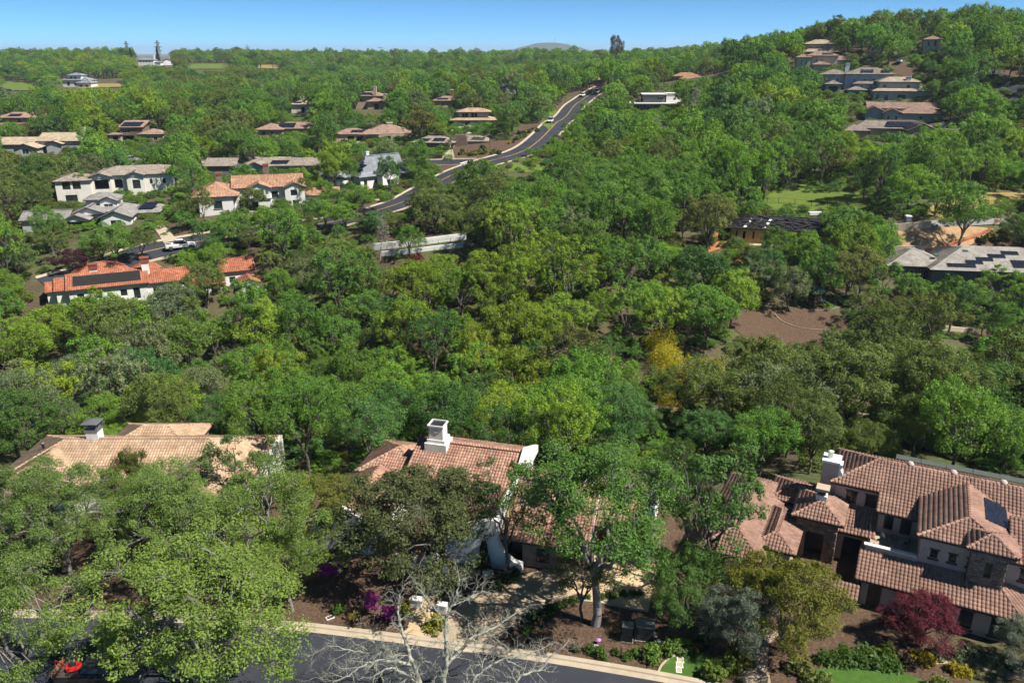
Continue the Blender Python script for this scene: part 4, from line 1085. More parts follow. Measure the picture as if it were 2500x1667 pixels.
gw = MB(); pts = [(-6.6, -0.1), (1.4, -0.1), (1.4, 2.95), (-2.1, 4.5), (-5.0, 3.25), (-5.2, 2.2), (-5.6, 1.2), (-6.6, 0.45)]
n = len(pts); gw.add([(x, 0.15, z) for x, z in pts] + [(x, 0.55, z) for x, z in pts], [list(range(n)), list(range(n, 2 * n))[::-1]] + [[i, n + i, n + (i + 1) % n, (i + 1) % n] for i in range(n)]); h.put(gw, 'gable', STUCCO['white'])
vt = h.box(-3.9, -3.25, 0.10, 0.148, 2.05, 2.75, 'vent', BLACK); h.put(MB().box(-4.15, -3.0, 0.085, 0.099, 2.38, 2.42).box(-3.6, -3.55, 0.085, 0.099, 1.75, 3.05), 'grille', BLACK, vt)
# entrance block with curved buttress
h.walls(7.2, 11.4, 2.0, 6.9, 0, 3.0, 'white'); h.planes([[(6.8, 6.9, 3.0), (6.8, 1.7, 3.0), (11.3, 1.7, 4.55), (11.3, 6.9, 4.55)]], [])
bw = MB(); pts = [(7.2, -0.1), (14.0, -0.1), (14.0, 0.8), (13.3, 0.95), (12.5, 1.6), (12.0, 2.5), (11.75, 3.4), (11.75, 4.75), (11.3, 4.8), (7.0, 3.2)]
n = len(pts); bw.add([(x, 1.15, z) for x, z in pts] + [(x, 1.68, z) for x, z in pts], [list(range(n)), list(range(n, 2 * n))[::-1]] + [[i, n + i, n + (i + 1) % n, (i + 1) % n] for i in range(n)]); h.put(bw, 'buttress', STUCCO['white'])
pw = MB(); pts = [(1.7, 0), (1.7, 4.7), (6.9, 4.7), (6.9, 0)]; pw.box(11.32, 11.72, 1.7, 6.9, 0, 4.72); h.put(pw, 'parapet', STUCCO['white'])
# long low wing and garage
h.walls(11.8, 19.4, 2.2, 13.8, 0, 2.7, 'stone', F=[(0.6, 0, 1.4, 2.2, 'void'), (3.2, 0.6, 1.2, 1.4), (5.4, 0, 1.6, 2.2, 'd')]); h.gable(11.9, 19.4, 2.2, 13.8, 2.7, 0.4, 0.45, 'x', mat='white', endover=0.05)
h.walls(19.4, 24.2, 6.4, 13.2, 0, 2.6, 'brown', F=[(0.4, 0, 2.2, 2.15, 'g'), (2.8, 0, 1.8, 2.15, 'g')]); h.gable(19.4, 24.0, 6.4, 14.0, 2.65, 0.4, 0.45, 'x', mat='white', endover=0)
h.box(24.0, 24.4, 5.9, 14.4, 0, 3.0, 'parapet', STUCCO['white']); pg = MB(); pg.add([(24.0, 5.9, 3.002), (24.0, 14.4, 3.002), (24.0, 10.2, 4.9), (24.4, 5.9, 3.002), (24.4, 14.4, 3.002), (24.4, 10.2, 4.9)], [[0, 1, 2], [5, 4, 3], [0, 3, 4, 1], [1, 4, 5, 2], [2, 5, 3, 0]]); h.put(pg, 'parapet', STUCCO['white'])
h.solar((20.0, 10.9, 4.35), (22.2, 10.9, 4.35), (20.0, 12.0, 4.25), 2, 1, surf('panel_back', (0.2, 0.2, 0.2)))
dm = MB(); dm.box(14.4, 16.0, 6.0, 8.2, 3.9, 4.75); h.put(dm, 'dormer', STUCCO['grey']); h.shed(14.2, 16.2, 5.7, 8.4, 4.76, 5.3)
# stepped chimney
c = h.box(2.1, 4.3, 9.7, 11.7, 4.6, 6.6, 'chimney', STUCCO['white']); h.box(2.3, 4.1, 9.9, 11.5, 6.602, 6.95, 'chimney_cap', STUCCO['white'], c); h.box(2.5, 3.9, 10.0, 11.3, 6.952, 8.3, 'stack', STUCCO['white'], c)
tp = MB(); tp.box(2.38, 4.02, 9.9, 10.0, 8.302, 8.46).box(2.38, 4.02, 11.3, 11.4, 8.302, 8.46).box(2.38, 2.5, 10.002, 11.298, 8.302, 8.46).box(3.9, 4.02, 10.002, 11.298, 8.302, 8.46); h.put(tp, 'rim', STUCCO['white'], c)
h.box(2.5, 3.9, 10.0, 11.3, 8.302, 8.32, 'spark_screen', BLACK, c); h.box(3.05, 3.4, 9.95, 9.998, 7.7, 7.9, 'vent', STUCCO['warm'], c)
h.finish(); HB = h

# --- the tan tiled house at left
h = House('tan_tiled_house', 'house with pale tan barrel tile roof and caged chimney at lower left', (-36, 62), 0.0, 0.0, tile='tan', wall='warm', singles=220)
h.walls(-13.5, 10.4, 5.0, 14.6, 0, 3.2); h.hip(-13.5, 10.4, 5.0, 14.6, 3.25, 0.44)
h.walls(-13.0, -5.4, 3.0, 6.0, 0, 3.1, F=[(1, 0.8, 1.4, 1.4), (4.5, 0.8, 1.4, 1.4)]); h.hip(-13.0, -5.4, 2.6, 12.6, 3.3, 0.46)
h.walls(3.2, 9.4, 1.0, 6.0, 0, 3.1, F=[(0.5, 0, 2.4, 2.2, 'g'), (3.3, 0, 2.4, 2.2, 'g')]); h.hip(3.2, 9.4, 1.0, 14.0, 3.3, 0.46)
h.solar((3.0, 7.4, 3.6), (3.0, 3.4, 3.6), (5.6, 7.4, 4.75), 4, 2)
h.walls(-6, 2.4, 12.0, 17.4, 0, 3.1); h.hip(-6, 2.4, 11.5, 17.4, 3.3, 0.44)
h.walls(9.6, 11.2, 8.0, 15.4, 0, 3.2, R=[(1.5, 0.6, 1.2, 1.6)])
c = h.box(-6.6, -5.4, 9.6, 10.7, 4.6, 6.5, 'chimney', STUCCO['white'])
cg = MB()
for a in (-6.65, -5.42):
    for b in (9.55, 10.68): cg.box(a, a + .07, b, b + .07, 6.502, 7.3)
cg.box(-6.7, -5.3, 9.5, 10.8, 6.502, 6.6).tube([(-6.6, 9.58, 6.62), (-5.4, 9.58, 7.28)], .03, 4).tube([(-5.4, 9.58, 6.62), (-6.6, 9.58, 7.28)], .03, 4).tube([(-5.36, 9.6, 6.62), (-5.36, 10.7, 7.28)], .03, 4).tube([(-5.36, 10.7, 6.62), (-5.36, 9.6, 7.28)], .03, 4)
h.put(cg, 'cage', METAL, c); cr = MB(); cr.add([(-6.85, 9.35, 7.3), (-5.15, 9.35, 7.3), (-5.15, 10.95, 7.3), (-6.85, 10.95, 7.3), (-6, 10.15, 7.62)], [[0, 1, 4], [1, 2, 4], [2, 3, 4], [3, 0, 4], [3, 2, 1, 0]]); h.put(cr, 'cage_roof', METAL, c)
h.put(MB().lathe([(.12, 4.4), (.12, 5.2), (.2, 5.22), (.2, 5.4)], -10.9, 9.3, 8), 'roof_vent', METAL, None, True)
h.finish(); HA = h
# ------------------------------------------------------------------ houses farther off
def far_house(name, label, u, v, D, rot, tile, wall, **k):
    p = ad(u, v, D)
    if abs(HT(p.x, p.y) - p.z) > 3 or D > 500: p = gp(u, v)
    return House(name, label, (p.x, p.y), math.radians(rot), min(HT(p.x, p.y), p.z + 1.0) if abs(HT(p.x, p.y) - p.z) < 6 else p.z, tile=tile, wall=wall, **k)
FLAT = dict(tw=0.42, tc=0.40, amp=0.0, K=2)
BIG = dict(tw=0.42, tc=0.45, amp=0.10, K=3)
W2 = lambda *xs, z=0.9, w=1.2, h=1.3: [(x, z, w, h) for x in xs]

h = far_house('terracotta_villa', 'white villa with bright terracotta tiles and long black pool-heating mats', 168, 752, 139, 24, 'terra', 'white', tw=0.36, tc=0.45, amp=0.12, K=4)
h.walls(0.4, 13.4, 0.5, 8.6, 0, 4.2, F=W2(1.2, 4.2, 8.4, z=2.0) + [(10.6, 1.2, 1.2, 2.2)], L=W2(2, z=2.2), base=4)
h.gable(0.4, 13.4, 0.5, 8.6, 4.2, 0.42, 0.5, 'x')
h.walls(-1.7, 0.4, 1.4, 8.0, 0, 4.0, L=[(2.5, 1.6, 0.5, 1.4)], base=4); h.gable(-1.7, 0.0, 1.4, 8.0, 4.0, 0.42, 0.4, 'x')
h.walls(-3.3, -1.7, 2.4, 7.4, 0, 3.7, base=4); h.gable(-3.3, -1.9, 2.4, 7.4, 3.7, 0.42, 0.35, 'x')
h.solar((1.2, 0.9, 4.55), (12.6, 0.9, 4.55), (1.2, 3.6, 5.7), 9, 1, POOLSOLAR, 'solar_mat', lift=0.24)
h.walls(0.5, 10.5, 8.8, 17.5, 0, 4.0, base=4); h.hip(0.5, 10.5, 9.2, 17.5, 4.1, 0.42)
h.walls(11.0, 16.0, 10.0, 15.0, 0, 4.2, base=4)
oc = [(13.5 + 3.1 * math.cos(math.pi * (i + .5) / 4), 12.5 + 3.1 * math.sin(math.pi * (i + .5) / 4), 4.2) for i in range(8)]
h.planes([[oc[i], oc[(i + 1) % 8], (13.5, 12.5, 5.5)] for i in range(8)], [])
h.walls(13.4, 21.0, 1.2, 8.2, 0, 3.8, F=W2(1, 3.5, z=1.0, h=1.8), base=4); h.gable(13.8, 21.0, 1.2, 8.2, 3.8, 0.42, 0.45, 'x')
h.walls(21.0, 27.0, -1.0, 6.0, 0, 3.0, F=W2(1.2, 3.6, z=0.6, h=1.8), base=4); h.gable(21.0, 27.0, -1.0, 6.0, 3.0, 0.42, 0.45, 'x')
h.walls(27.0, 33.0, 0.0, 7.0, 0, 4.8, F=W2(1.2, 3.8, z=2.4), base=4); h.gable(27.0, 33.0, 0.0, 7.0, 4.8, 0.42, 0.45, 'x')
h.walls(30.0, 33.2, -4.0, 0.0, 0, 3.2, F=[(0.8, 0.4, 1.4, 2.0)], base=4); h.gable(30.0, 33.2, -4.0, 0.0, 3.2, 0.42, 0.4, 'y')
for x, y, z in ((4.0, 4.6, 7.6), (13.0, 3.4, 8.2), (26.2, 5.6, 7.9)):
    c = h.box(x, x + 1.3, y, y + 1.2, 4.0, z - 1.0, 'chimney', STUCCO['white']); h.box(x - .12, x + 1.42, y - .12, y + 1.32, z - .998, z - .1, 'stack', BRICK, c); h.box(x - .22, x + 1.52, y - .22, y + 1.42, z - .098, z + .06, 'chimney_cap', BRICK, c)
h.finish()

h = far_house('grey_gabled_house', 'white house with grey tile gables, small upper storey and pillared porch', 50, 568, 177, 12, 'grey', 'white', **BIG)
h.walls(0.4, 10.0, 0.6, 7.4, 0, 2.8, 'grey', F=W2(2, 6, z=0.7, w=1.8, h=1.5), base=2.5); h.gable(0.4, 10.0, 0.6, 7.4, 2.8, 0.36, 0.5, 'x')
h.walls(9.5, 22.5, 3.0, 14.0, 0, 3.0, base=2.5); h.hip(9.5, 22.5, 3.0, 14.0, 3.0, 0.40)
h.gable(9.8, 14.8, -1.2, 5.0, 2.75, 0.42, 0.45, 'y', ends=(1, 0))
for x in (10.0, 14.3): c = h.box(x, x + .5, -1.1, -.6, 1.1, 2.75, 'column', STUCCO['stone']); h.box(x - .15, x + .65, -1.25, -.45, -1.5, 1.098, 'pedestal', STUCCO['cream'], c)
h.walls(10.6, 14.4, 2.4, 3.0, 0, 2.8, 'cream', F=[(1.2, 0, 1.5, 2.2, 'd')], base=2.5)
h.gable(11.4, 17.4, 1.4, 7.0, 3.7, 0.40, 0.4, 'y', ends=(1, 0))
h.walls(14.6, 17.4, 2.2, 5, 0, 3.0, F=[(0.5, 0.4, 1.7, 1.9)], base=2.5)
h.walls(17.2, 23.6, -0.6, 6.0, 0, 2.9, F=[(2.0, 0.6, 2.4, 1.7)], R=W2(2), base=2.5); h.gable(17.2, 23.6, -0.6, 8.0, 2.9, 0.42, 0.45, 'y', ends=(1, 0))
h.walls(12.6, 19.4, 7.0, 12.0, 2.5, 5.9, F=[(0.7, 4.2, 0.6, 0.9), (4.6, 4.1, 1.8, 1.1)]); h.hip(12.6, 19.4, 7.0, 12.0, 5.9, 0.42)
h.walls(15.9, 19.6, 5.8, 7.2, 2.5, 5.7, F=[(0.8, 4.0, 2.0, 1.0)]); h.gable(15.9, 19.6, 5.8, 9.5, 5.7, 0.42, 0.4, 'y', ends=(1, 0))
h.walls(22.5, 28.5, 5.0, 14.0, 0, 2.8, F=[(0.6, 0, 2.2, 2.1, 'g'), (3.2, 0, 2.2, 2.1, 'g')], base=2.5); h.hip(22.5, 28.5, 5.0, 14.0, 2.8, 0.40)
h.solar((24.0, 5.6, 3.5), (27.4, 5.6, 3.5), (25.2, 8.6, 4.6), 3, 1); h.finish()

h = far_house('cream_modern_house', 'cream white two-storey house with shallow grey-brown roof behind grey gabled house', 142, 494, 205, 17, 'greybrown', 'warm', trim=TRIM, **BIG)
h.walls(0, 8.2, 0, 9, 0, 5.7, F=[(1.6, 3.6, 1.9, 1.9), (4.0, 3.6, 1.9, 1.9), (1.9, 0.4, 2.8, 1.8)], L=[(3, 0.3, 4, 2.2)], base=3); h.hip(0, 8.2, 0, 9, 5.75, 0.3)
h.walls(8.2, 12.8, 1.6, 9, 0, 6.4, F=[(0.7, 3.1, 3.4, 2.4, 'void')], base=3); h.gable(8.2, 12.8, 1.4, 10, 6.3, 0.34, 0.4, 'y', ends=(1, 0))
h.walls(12.8, 16.6, 3.4, 9, 0, 6.3, F=[(0.6, 3.0, 1.9, 2.2, 'void')], base=3)
h.walls(16.6, 20.8, 2.2, 9, 0, 6.4, F=[(1.3, 2.8, 1.9, 2.3)], base=3); h.gable(16.6, 20.8, 2.0, 10, 6.3, 0.34, 0.4, 'y', ends=(1, 0))
h.walls(20.8, 30.5, 3.4, 13, 0, 6.3, F=[(1.2, 3.7, 0.7, 1.4), (4.4, 3.7, 0.8, 1.4), (7.4, 4.2, 0.8, 0.9)], base=3)
h.hip(8.0, 30.5, 3.4, 14.5, 6.3, 0.27)
h.box(8.5, 12.5, 1.62, 1.75, 2.6, 3.4, 'railing', GLASS); h.finish()

h = far_house('orange_tiled_villa', 'white villa with mottled orange tile roof and pillared upper porch', 478, 526, 184, 15, 'orange', 'white', tw=0.34, tc=0.46, amp=0.12, K=4, trim=TRIM)
h.walls(1.0, 8.6, 0.0, 9, 0, 4.6, F=[(3.2, 1.8, 1.9, 1.7, 's')], L=W2(2, 5, z=1.6), base=3); h.hip(-0.4, 9.5, 0.0, 13, 4.6, 0.42)
h.walls(8.6, 24.0, 5.0, 14.5, 0, 5.6, F=[(1.0, 0.3, 1.9, 2.4), (8.6, 3.0, 1.5, 1.4, 's'), (12.6, 0.6, 1.1, 1.8), (13, 3.4, 1, 1.3)], base=3); h.gable(8.6, 24.5, 5.0, 14.5, 5.6, 0.42, 0.6, 'x')
h.hip(6.0, 16.0, 6.0, 14.0, 5.4, 0.42)
h.walls(12.0, 17.0, 2.8, 5.0, 0, 3.3, F=[(0.6, 0.3, 1.4, 2.3)], base=3)
h.box(11.8, 17.2, 2.4, 5.0, 3.302, 3.5, 'balcony_floor', WTRIM)
for x in (12.0, 13.1, 15.6, 16.7): h.box(x, x + .28, 2.55, 2.83, 3.5, 5.6, 'column', WTRIM)
h.box(12.0, 17.0, 2.5, 2.6, 3.5, 4.2, 'railing', WTRIM); h.box(13.5, 15.4, 4.9, 4.98, 3.6, 5.5, 'window', GLASS)
h.gable(12.0, 17.0, 2.6, 8.0, 5.75, 0.40, 0.4, 'y', ends=(1, 0))
h.walls(20.4, 25.0, 3.2, 8, 0, 5.6, F=[(1.3, 3.6, 1.6, 1.4), (1.6, 0.7, 1.4, 1.8)], base=3); h.gable(20.4, 25.0, 3.2, 9.5, 5.6, 0.42, 0.4, 'y', ends=(1, 0))
h.walls(25.0, 33.0, 6.0, 11.5, 0, 3.0, F=[(1, 0.6, 1.4, 1.4), (4, 0.3, 2, 2)], base=3); h.gable(25.0, 33.0, 6.0, 11.5, 3.0, 0.42, 0.5, 'x')
for x, y, z in ((4.6, 9.0, 8.3), (15.6, 10.2, 9.9)): c = h.box(x, x + 1.3, y, y + 1.1, 4.5, z, 'chimney', STUCCO['stone']); h.box(x - .1, x + 1.4, y - .1, y + 1.2, z + .002, z + .5, 'chimney_cap', BRICK, c)
c = h.box(12.0, 21.0, -1.6, -1.3, -2.5, 1.2, 'terrace_wall', STUCCO['white']); h.box(13, 20, -4.2, -3.9, -3.0, 0.0, 'terrace_wall', STUCCO['white'])
h.finish()

h = far_house('slate_roofed_house', 'white house with steep flared grey slate roof and dark solar panels', 881, 456, 213, 40, 'slate', 'white', **FLAT)
h.walls(0, 15, 0, 9, 0, 4.0, F=[(1, 1, 1, 1.7), (4.5, 0.8, 1.6, 1.8), (9, 0.8, 1.6, 1.8)], L=[(3, 1, 1.2, 1.6)], base=3)
h.planes([[(-0.7, -0.7, 3.6), (15.6, -0.7, 3.6), (15.0, 1.2, 4.6), (1.2, 1.2, 4.6)], [(1.2, 1.2, 4.6), (15.0, 1.2, 4.6), (15.0, 4.5, 8.2), (4.5, 4.5, 8.2)], [(-0.7, 9.7, 3.6), (-0.7, -0.7, 3.6), (1.2, 1.2, 4.6), (1.2, 7.8, 4.6)], [(1.2, 7.8, 4.6), (1.2, 1.2, 4.6), (4.5, 4.5, 8.2)], [(15.6, 9.7, 3.6), (-0.7, 9.7, 3.6), (4.5, 4.5, 8.2), (15, 4.5, 8.2)]], [((4.5, 4.5, 8.22), (15, 4.5, 8.22))])
gg = MB(); gg.add([(14.9, 0, 4), (14.9, 9, 4), (14.9, 4.5, 8.1), (15.05, 0, 4), (15.05, 9, 4), (15.05, 4.5, 8.1)], [[0, 1, 2], [5, 4, 3]]); h.put(gg, 'gable', STUCCO['white'])
h.walls(5, 10, -3.0, 0.2, 0, 3.8, F=[(1.6, 0.7, 1.8, 1.9)], base=3); h.gable(5, 10, -3, 4, 3.8, 0.85, 0.3, 'y', ends=(1, 0))
h.solar((0.75, 6.9, 4.6), (0.75, 2.1, 4.6), (2.6, 4.7, 6.4), 3, 1, lift=0.3); h.chimney(5.2, 5.2, 0.9, 0.9, 6.5, 9.2)
h.walls(-5, 0.5, 4, 12, 0, 3.2, base=3); h.hip(-5, 0.5, 4, 12, 3.3, 0.5); h.finish()

h = far_house('low_tan_house', 'long low tan house with hipped tan roof above green lawn', 818, 347, 275, 6, 'pinkbrown', 'tan', **BIG)
h.walls(0, 10, 2, 9.5, 0, 2.7, F=[(4, 0, 2.2, 2.2, 'void'), (7.2, 0.3, 1.6, 1.9)], base=2); h.hip(0, 11, 2, 9.5, 2.8, 0.36)
h.walls(9.5, 24.5, 0, 12, 0, 2.8, F=[(1, 0.2, 1.4, 2), (3.6, 0.5, 1.6, 1.5), (7.0, 0.2, 2.2, 2.1), (11, 0.5, 1.6, 1.5)], base=2); h.hip(9.5, 25, 0.6, 13, 2.9, 0.38); h.hip(8.4, 14.4, -0.6, 6, 2.9, 0.36)
h.chimney(17.3, 6.4, 1.8, 1.2, 4, 6.0, 'tan'); h.solar((5, 2.6, 3.2), (9.4, 2.6, 3.2), (5.6, 4.4, 3.9), 4, 1); h.finish()

h = far_house('stone_chimney_house', 'low house with wide stone chimney and three solar arrays at street corner', 1003, 362, 258, -6, 'greybrown', 'tan', **BIG)
h.walls(0.5, 13.5, 0.5, 9, 0, 2.7, 'brown', F=[(0.8, 0, 4, 2.2, 'g'), (8, 0, 3.4, 2.2, 'g')], base=2); h.hip(0.5, 13.5, 0.5, 9, 2.8, 0.34)
h.walls(12, 24, 5, 13, 0, 2.8, F=[(8, 0.4, 2.4, 1.8)], base=2); h.hip(12, 24, 5, 13, 2.9, 0.34)
h.box(13.2, 17.4, 3.6, 5.6, 0, 4.6, 'chimney', STUCCO['stone']); h.box(13.6, 17.0, 3.9, 5.4, 4.602, 5.0, 'chimney_cap', STUCCO['brown'])
h.solar((1.6, 0.9, 3.05), (5.2, 0.9, 3.05), (2.6, 2.8, 3.75), 3, 1); h.solar((6.6, 0.9, 3.05), (10.4, 0.9, 3.05), (7.2, 3.2, 3.9), 3, 2); h.solar((18.2, 5.4, 3.15), (22.4, 5.4, 3.15), (18.8, 7.6, 3.9), 3, 1); h.finish()

h = far_house('square_hip_house', 'square two-storey grey house with wide tan hipped roofs above boulder wall', 1098, 310, 300, 2, 'tan', 'grey', **BIG)
h.walls(1.0, 16.0, 0.8, 10, 0, 2.8, F=[(4.6, 0.8, 1.8, 1.6), (9.6, 1.2, 0.9, 0.8), (12.0, 0.8, 1.8, 1.5)], base=2); h.hip(1.0, 16.0, 0.8, 10.5, 2.85, 0.26, 1.1)
h.walls(3.4, 14.2, 2.6, 9, 2.8, 5.6, F=[(1.0, 3.6, 2.4, 1.7), (4.4, 3.6, 2.4, 1.7)], R=W2(2, z=3.8)); h.hip(3.4, 14.2, 2.6, 9, 5.6, 0.28, 1.0); h.finish()

h = far_house('sand_gabled_house', 'wide house with plain sand-coloured roof and two small gables at left edge', -4, 376, 284, 4, 'sand', 'grey', **FLAT)
h.walls(-6, 13.5, 0, 10, 0, 3.4, base=2); h.gable(-6, 13.5, 0, 10, 3.4, 0.36, 0.5, 'x')
h.walls(13.5, 28.6, 1, 12, 0, 4.4, base=2); h.gable(13.5, 28.6, 1, 12, 4.4, 0.38, 0.5, 'x')
h.walls(8.0, 15.6, -5, 1, 0, 2.5, F=[(2.6, 0.6, 2.2, 1.9)], base=2); h.gable(8.0, 15.6, -5, 4, 2.6, 0.36, 0.6, 'y', ends=(1, 0), fascia=TRIM)
h.walls(17.2, 22.4, -1.2, 2, 0, 3.6, base=2); h.gable(17.2, 22.4, -1.2, 5, 3.6, 0.36, 0.5, 'y', ends=(1, 0)); h.chimney(26.6, 5.6, 1.4, 1.2, 5.5, 8.2, 'cream'); h.finish()

h = far_house('solar_shed_house', 'brown roofed house with tilted solar-covered upper storey behind parked pickup', 266, 349, 300, 4, 'pinkbrown', 'tan', **BIG)
h.walls(0.3, 4.4, 0.3, 6, 0, 2.8, F=[(1.2, 0, 1.9, 2.2, 'void')], base=2); h.hip(0.3, 4.4, 0.3, 6, 2.8, 0.3)
h.walls(4.0, 12, 1.6, 9, 0, 5.2, 'brown', F=[(0.6, 0, 4.2, 2.4, 'void'), (0.7, 3.2, 2.6, 1.5)], base=2); h.shed(3.5, 12.5, 1.1, 9, 5.3, 7.2); h.solar((4.2, 1.6, 5.5), (11.4, 1.6, 5.5), (4.2, 6.6, 6.7), 4, 2)
h.walls(11, 19.5, 0.5, 8, 0, 2.8, F=[(2, 0.5, 1.4, 1.6), (5, 0.5, 1.4, 1.6)], base=2); h.hip(11, 19.5, 0.5, 8, 2.9, 0.36); h.finish()

def plain(name, label, u, v, D, rot, tile, wall, blocks, solar=(), chim=(), trim=None, **k):
    "small far house: blocks (x0, x1, y0, y1, z0, eave, roof, windows)"
    kk = dict(BIG); kk.update(k)
    h = far_house(name, label, u, v, D, rot, tile, wall, trim=trim, **kk)
    for x0, x1, y0, y1, z0, e, rf, win in blocks:
        h.walls(x0, x1, y0, y1, z0, e, F=win, L=W2((y1 - y0) * .4, z=max(z0, 0) + 0.9) if y1 - y0 > 4 else (), base=3)
        if rf == 'h': h.hip(x0, x1, y0, y1, e + .02, 0.36, 0.6)
        elif rf == 'x': h.gable(x0, x1, y0, y1, e, 0.38, 0.5, 'x')
        elif rf == 'y': h.gable(x0, x1, y0, y1, e, 0.42, 0.5, 'y')
        elif rf == 'f': h.box(x0 - .7, x1 + .7, y0 - .9, y1 + .5, e + .002, e + .35, 'roof', WTRIM)
    for q in solar: h.solar(*q)
    for x, y, z, m in chim: h.chimney(x, y, 1.4, 1.1, 3, z, m)
    h.finish()
plain('grey_garage_house', 'dark grey house end with grey roof left behind orange villa', 503, 415, 235, 5, 'greybrown', 'dark', [(0, 8, 0, 8, 0, 3.0, 'x', []), (-2, 0.5, 3, 8, 0, 2.8, 'x', [])])
plain('grey_brown_house', 'long grey-brown roofed house with dark garage gable above orange villa', 586, 410, 232, 4, 'greybrown', 'grey', [(0, 25, 2, 10, 0, 3.0, 'h', W2(10, 14, 19)), (1.5, 7.5, -0.5, 4, 0, 2.9, 'y', [(1.2, 0, 3.6, 2.2, 'void')])], [((8, 2.2, 3.4), (13, 2.2, 3.4), (8.4, 4.4, 4.2), 4, 1)])
plain('rear_tan_house', 'tan hipped roofs with dark solar array among trees behind lawn', 627, 332, 296, 3, 'pinkbrown', 'tan', [(0, 9, 0, 9, 0, 2.8, 'h', W2(2, 5)), (5, 21, 3, 12, 0, 2.9, 'h', W2(6, 10))], [((7, 2.9, 3.3), (13, 2.9, 3.3), (7.4, 6, 4.6), 4, 2)])
plain('twin_chimney_house', 'tan house with two arched chimneys and solar roof among dark trees', 868, 270, 370, -4, 'pinkbrown', 'tan', [(0, 12, 1, 9, 0, 5.6, 'h', W2(2, 6, z=3)), (6, 15, -2, 4, 0, 3.4, 'h', [(3, 0, 2, 2.4, 'void')])], [((1, 1.2, 6.0), (7, 1.2, 6.0), (1.4, 3.8, 6.9), 4, 2)], [(8.4, 0.5, 9.6, 'tan'), (13.0, -0.5, 6.4, 'tan')])
plain('small_white_chimney_house', 'small pale house with white chimney and solar roof in woods', 712, 278, 360, 0, 'sand', 'warm', [(0, 8, 0, 7, 0, 3.6, 'h', [(4.4, 0, 1.4, 2.4, 'void')])], [((0.8, 0.2, 3.9), (4.4, 0.2, 3.9), (1.2, 2.2, 4.6), 3, 1)], [(3.6, 3, 6.6, 'white')])
plain('brick_chimney_house', 'tan roofed house with brick red chimney below far woods', 1060, 258, 360, 2, 'pinkbrown', 'tan', [(0, 15, 0, 8, 0, 3.2, 'h', W2(3, 8)), (10, 17, -2, 4, 0, 2.8, 'h', [])], [((1, 0.2, 3.5), (6, 0.2, 3.5), (1.4, 2.2, 4.2), 4, 1)], [(7.0, 4, 7.4, BRICK)])
plain('white_gable_cottage', 'small white gable house left of upper street', 1226, 240, 400, 20, 'slate', 'white', [(0, 7, 0, 8, 0, 3.6, 'y', W2(2))])
plain('grey_roofed_house', 'grey roofed house beside the top of upper street', 1314, 212, 420, 5, 'slate', 'tan', [(0, 9, 0, 8, 0, 3.4, 'h', []), (5, 11, 2, 9, 0, 4.4, 'h', [])])
plain('dark_street_house', 'dark brown house by white verge where upper street ends', 1425, 212, 400, 0, 'pinkbrown', 'brown', [(0, 9, 2, 9, 0, 3.6, 'h', W2(2, 5))])
plain('flat_roofed_house', 'modern white flat-roofed house in the woods right of upper street', 1534, 270, 330, -3, 'paper', 'dark', [(0, 23, 0, 9, 0, 3.0, 'f', W2(2, 6, 10, w=2.4, h=1.5)), (6.0, 14.5, 2.5, 9, 3.35, 6.4, 'f', [(5.4, 4.6, 2.6, 0.9)])], trim=WTRIM)
FB = bpy.data.objects['flat_roofed_house']
h = House('flat_roofed_annex', 'white windowless upper box of flat-roofed house in the woods', (FB.location.x + 15.2, FB.location.y + 2.0), math.radians(-3), FB.location.z, tile='paper', wall='white'); h.walls(0, 5.6, 0, 6, 3.37, 6.8, F=[(0.2, 3.4, 0.01, 0.01)]); h.box(-.3, 5.9, -.3, 6.3, 6.802, 7.0, 'roof', WTRIM); h.finish()
plain('upper_brown_house', 'dark brown tile house, rearmost of the cluster on wooded crest', 1682, 170, 450, -14, 'pinkbrown', 'brown', [(0, 12, 4, 12, 0, 4.2, 'h', []), (9, 18, 0, 10, 0, 5.8, 'h', W2(3))])
plain('middle_brown_house', 'grey-brown roofed house with white gable wall on wooded crest', 1648, 186, 425, -8, 'greybrown', 'warm', [(0, 18, 3, 11, 0, 3.6, 'x', []), (12, 16.5, 0, 5, 0, 3.0, 'y', []), (4, 10, -1, 5, 0, 2.8, 'h', [])])
plain('lower_orange_house', 'orange-brown low roofs in front of the wooded crest cluster', 1643, 198, 415, -6, 'orange', 'tan', [(0, 13, 0, 8, 0, 2.6, 'h', []), (3, 15, -5, 1, -1, 1.6, 'h', [])])
plain('crest_house', 'pale tan roofed house highest on right hillside among trees', 1964, 128, 352, -16, 'sand', 'tan', [(0, 12, 0, 8, 0, 4.6, 'h', W2(2, 6, z=2.4)), (-1, 13, -3, 3, -2, 1.6, 'h', [])])
plain('window_row_house', 'cream two-storey house with row of tall dark windows on hillside', 1943, 172, 330, -14, 'pinkbrown', 'cream', [(0, 5, 0, 6, 0, 5.4, 'h', W2(1.4, 3.2, z=2.6, w=.7, h=2)), (4, 15, 1, 9, 0, 6.0, 'h', W2(1, 3, 5, z=3.2, w=.8, h=1.6)), (6, 12, -3, 2, 0, 2.8, 'h', []), (13, 21, 2, 9, 0, 4.4, 'h', W2(3))], [((9, 1.2, 6.3), (13, 1.2, 6.3), (9.4, 3.6, 7.1), 3, 1)])
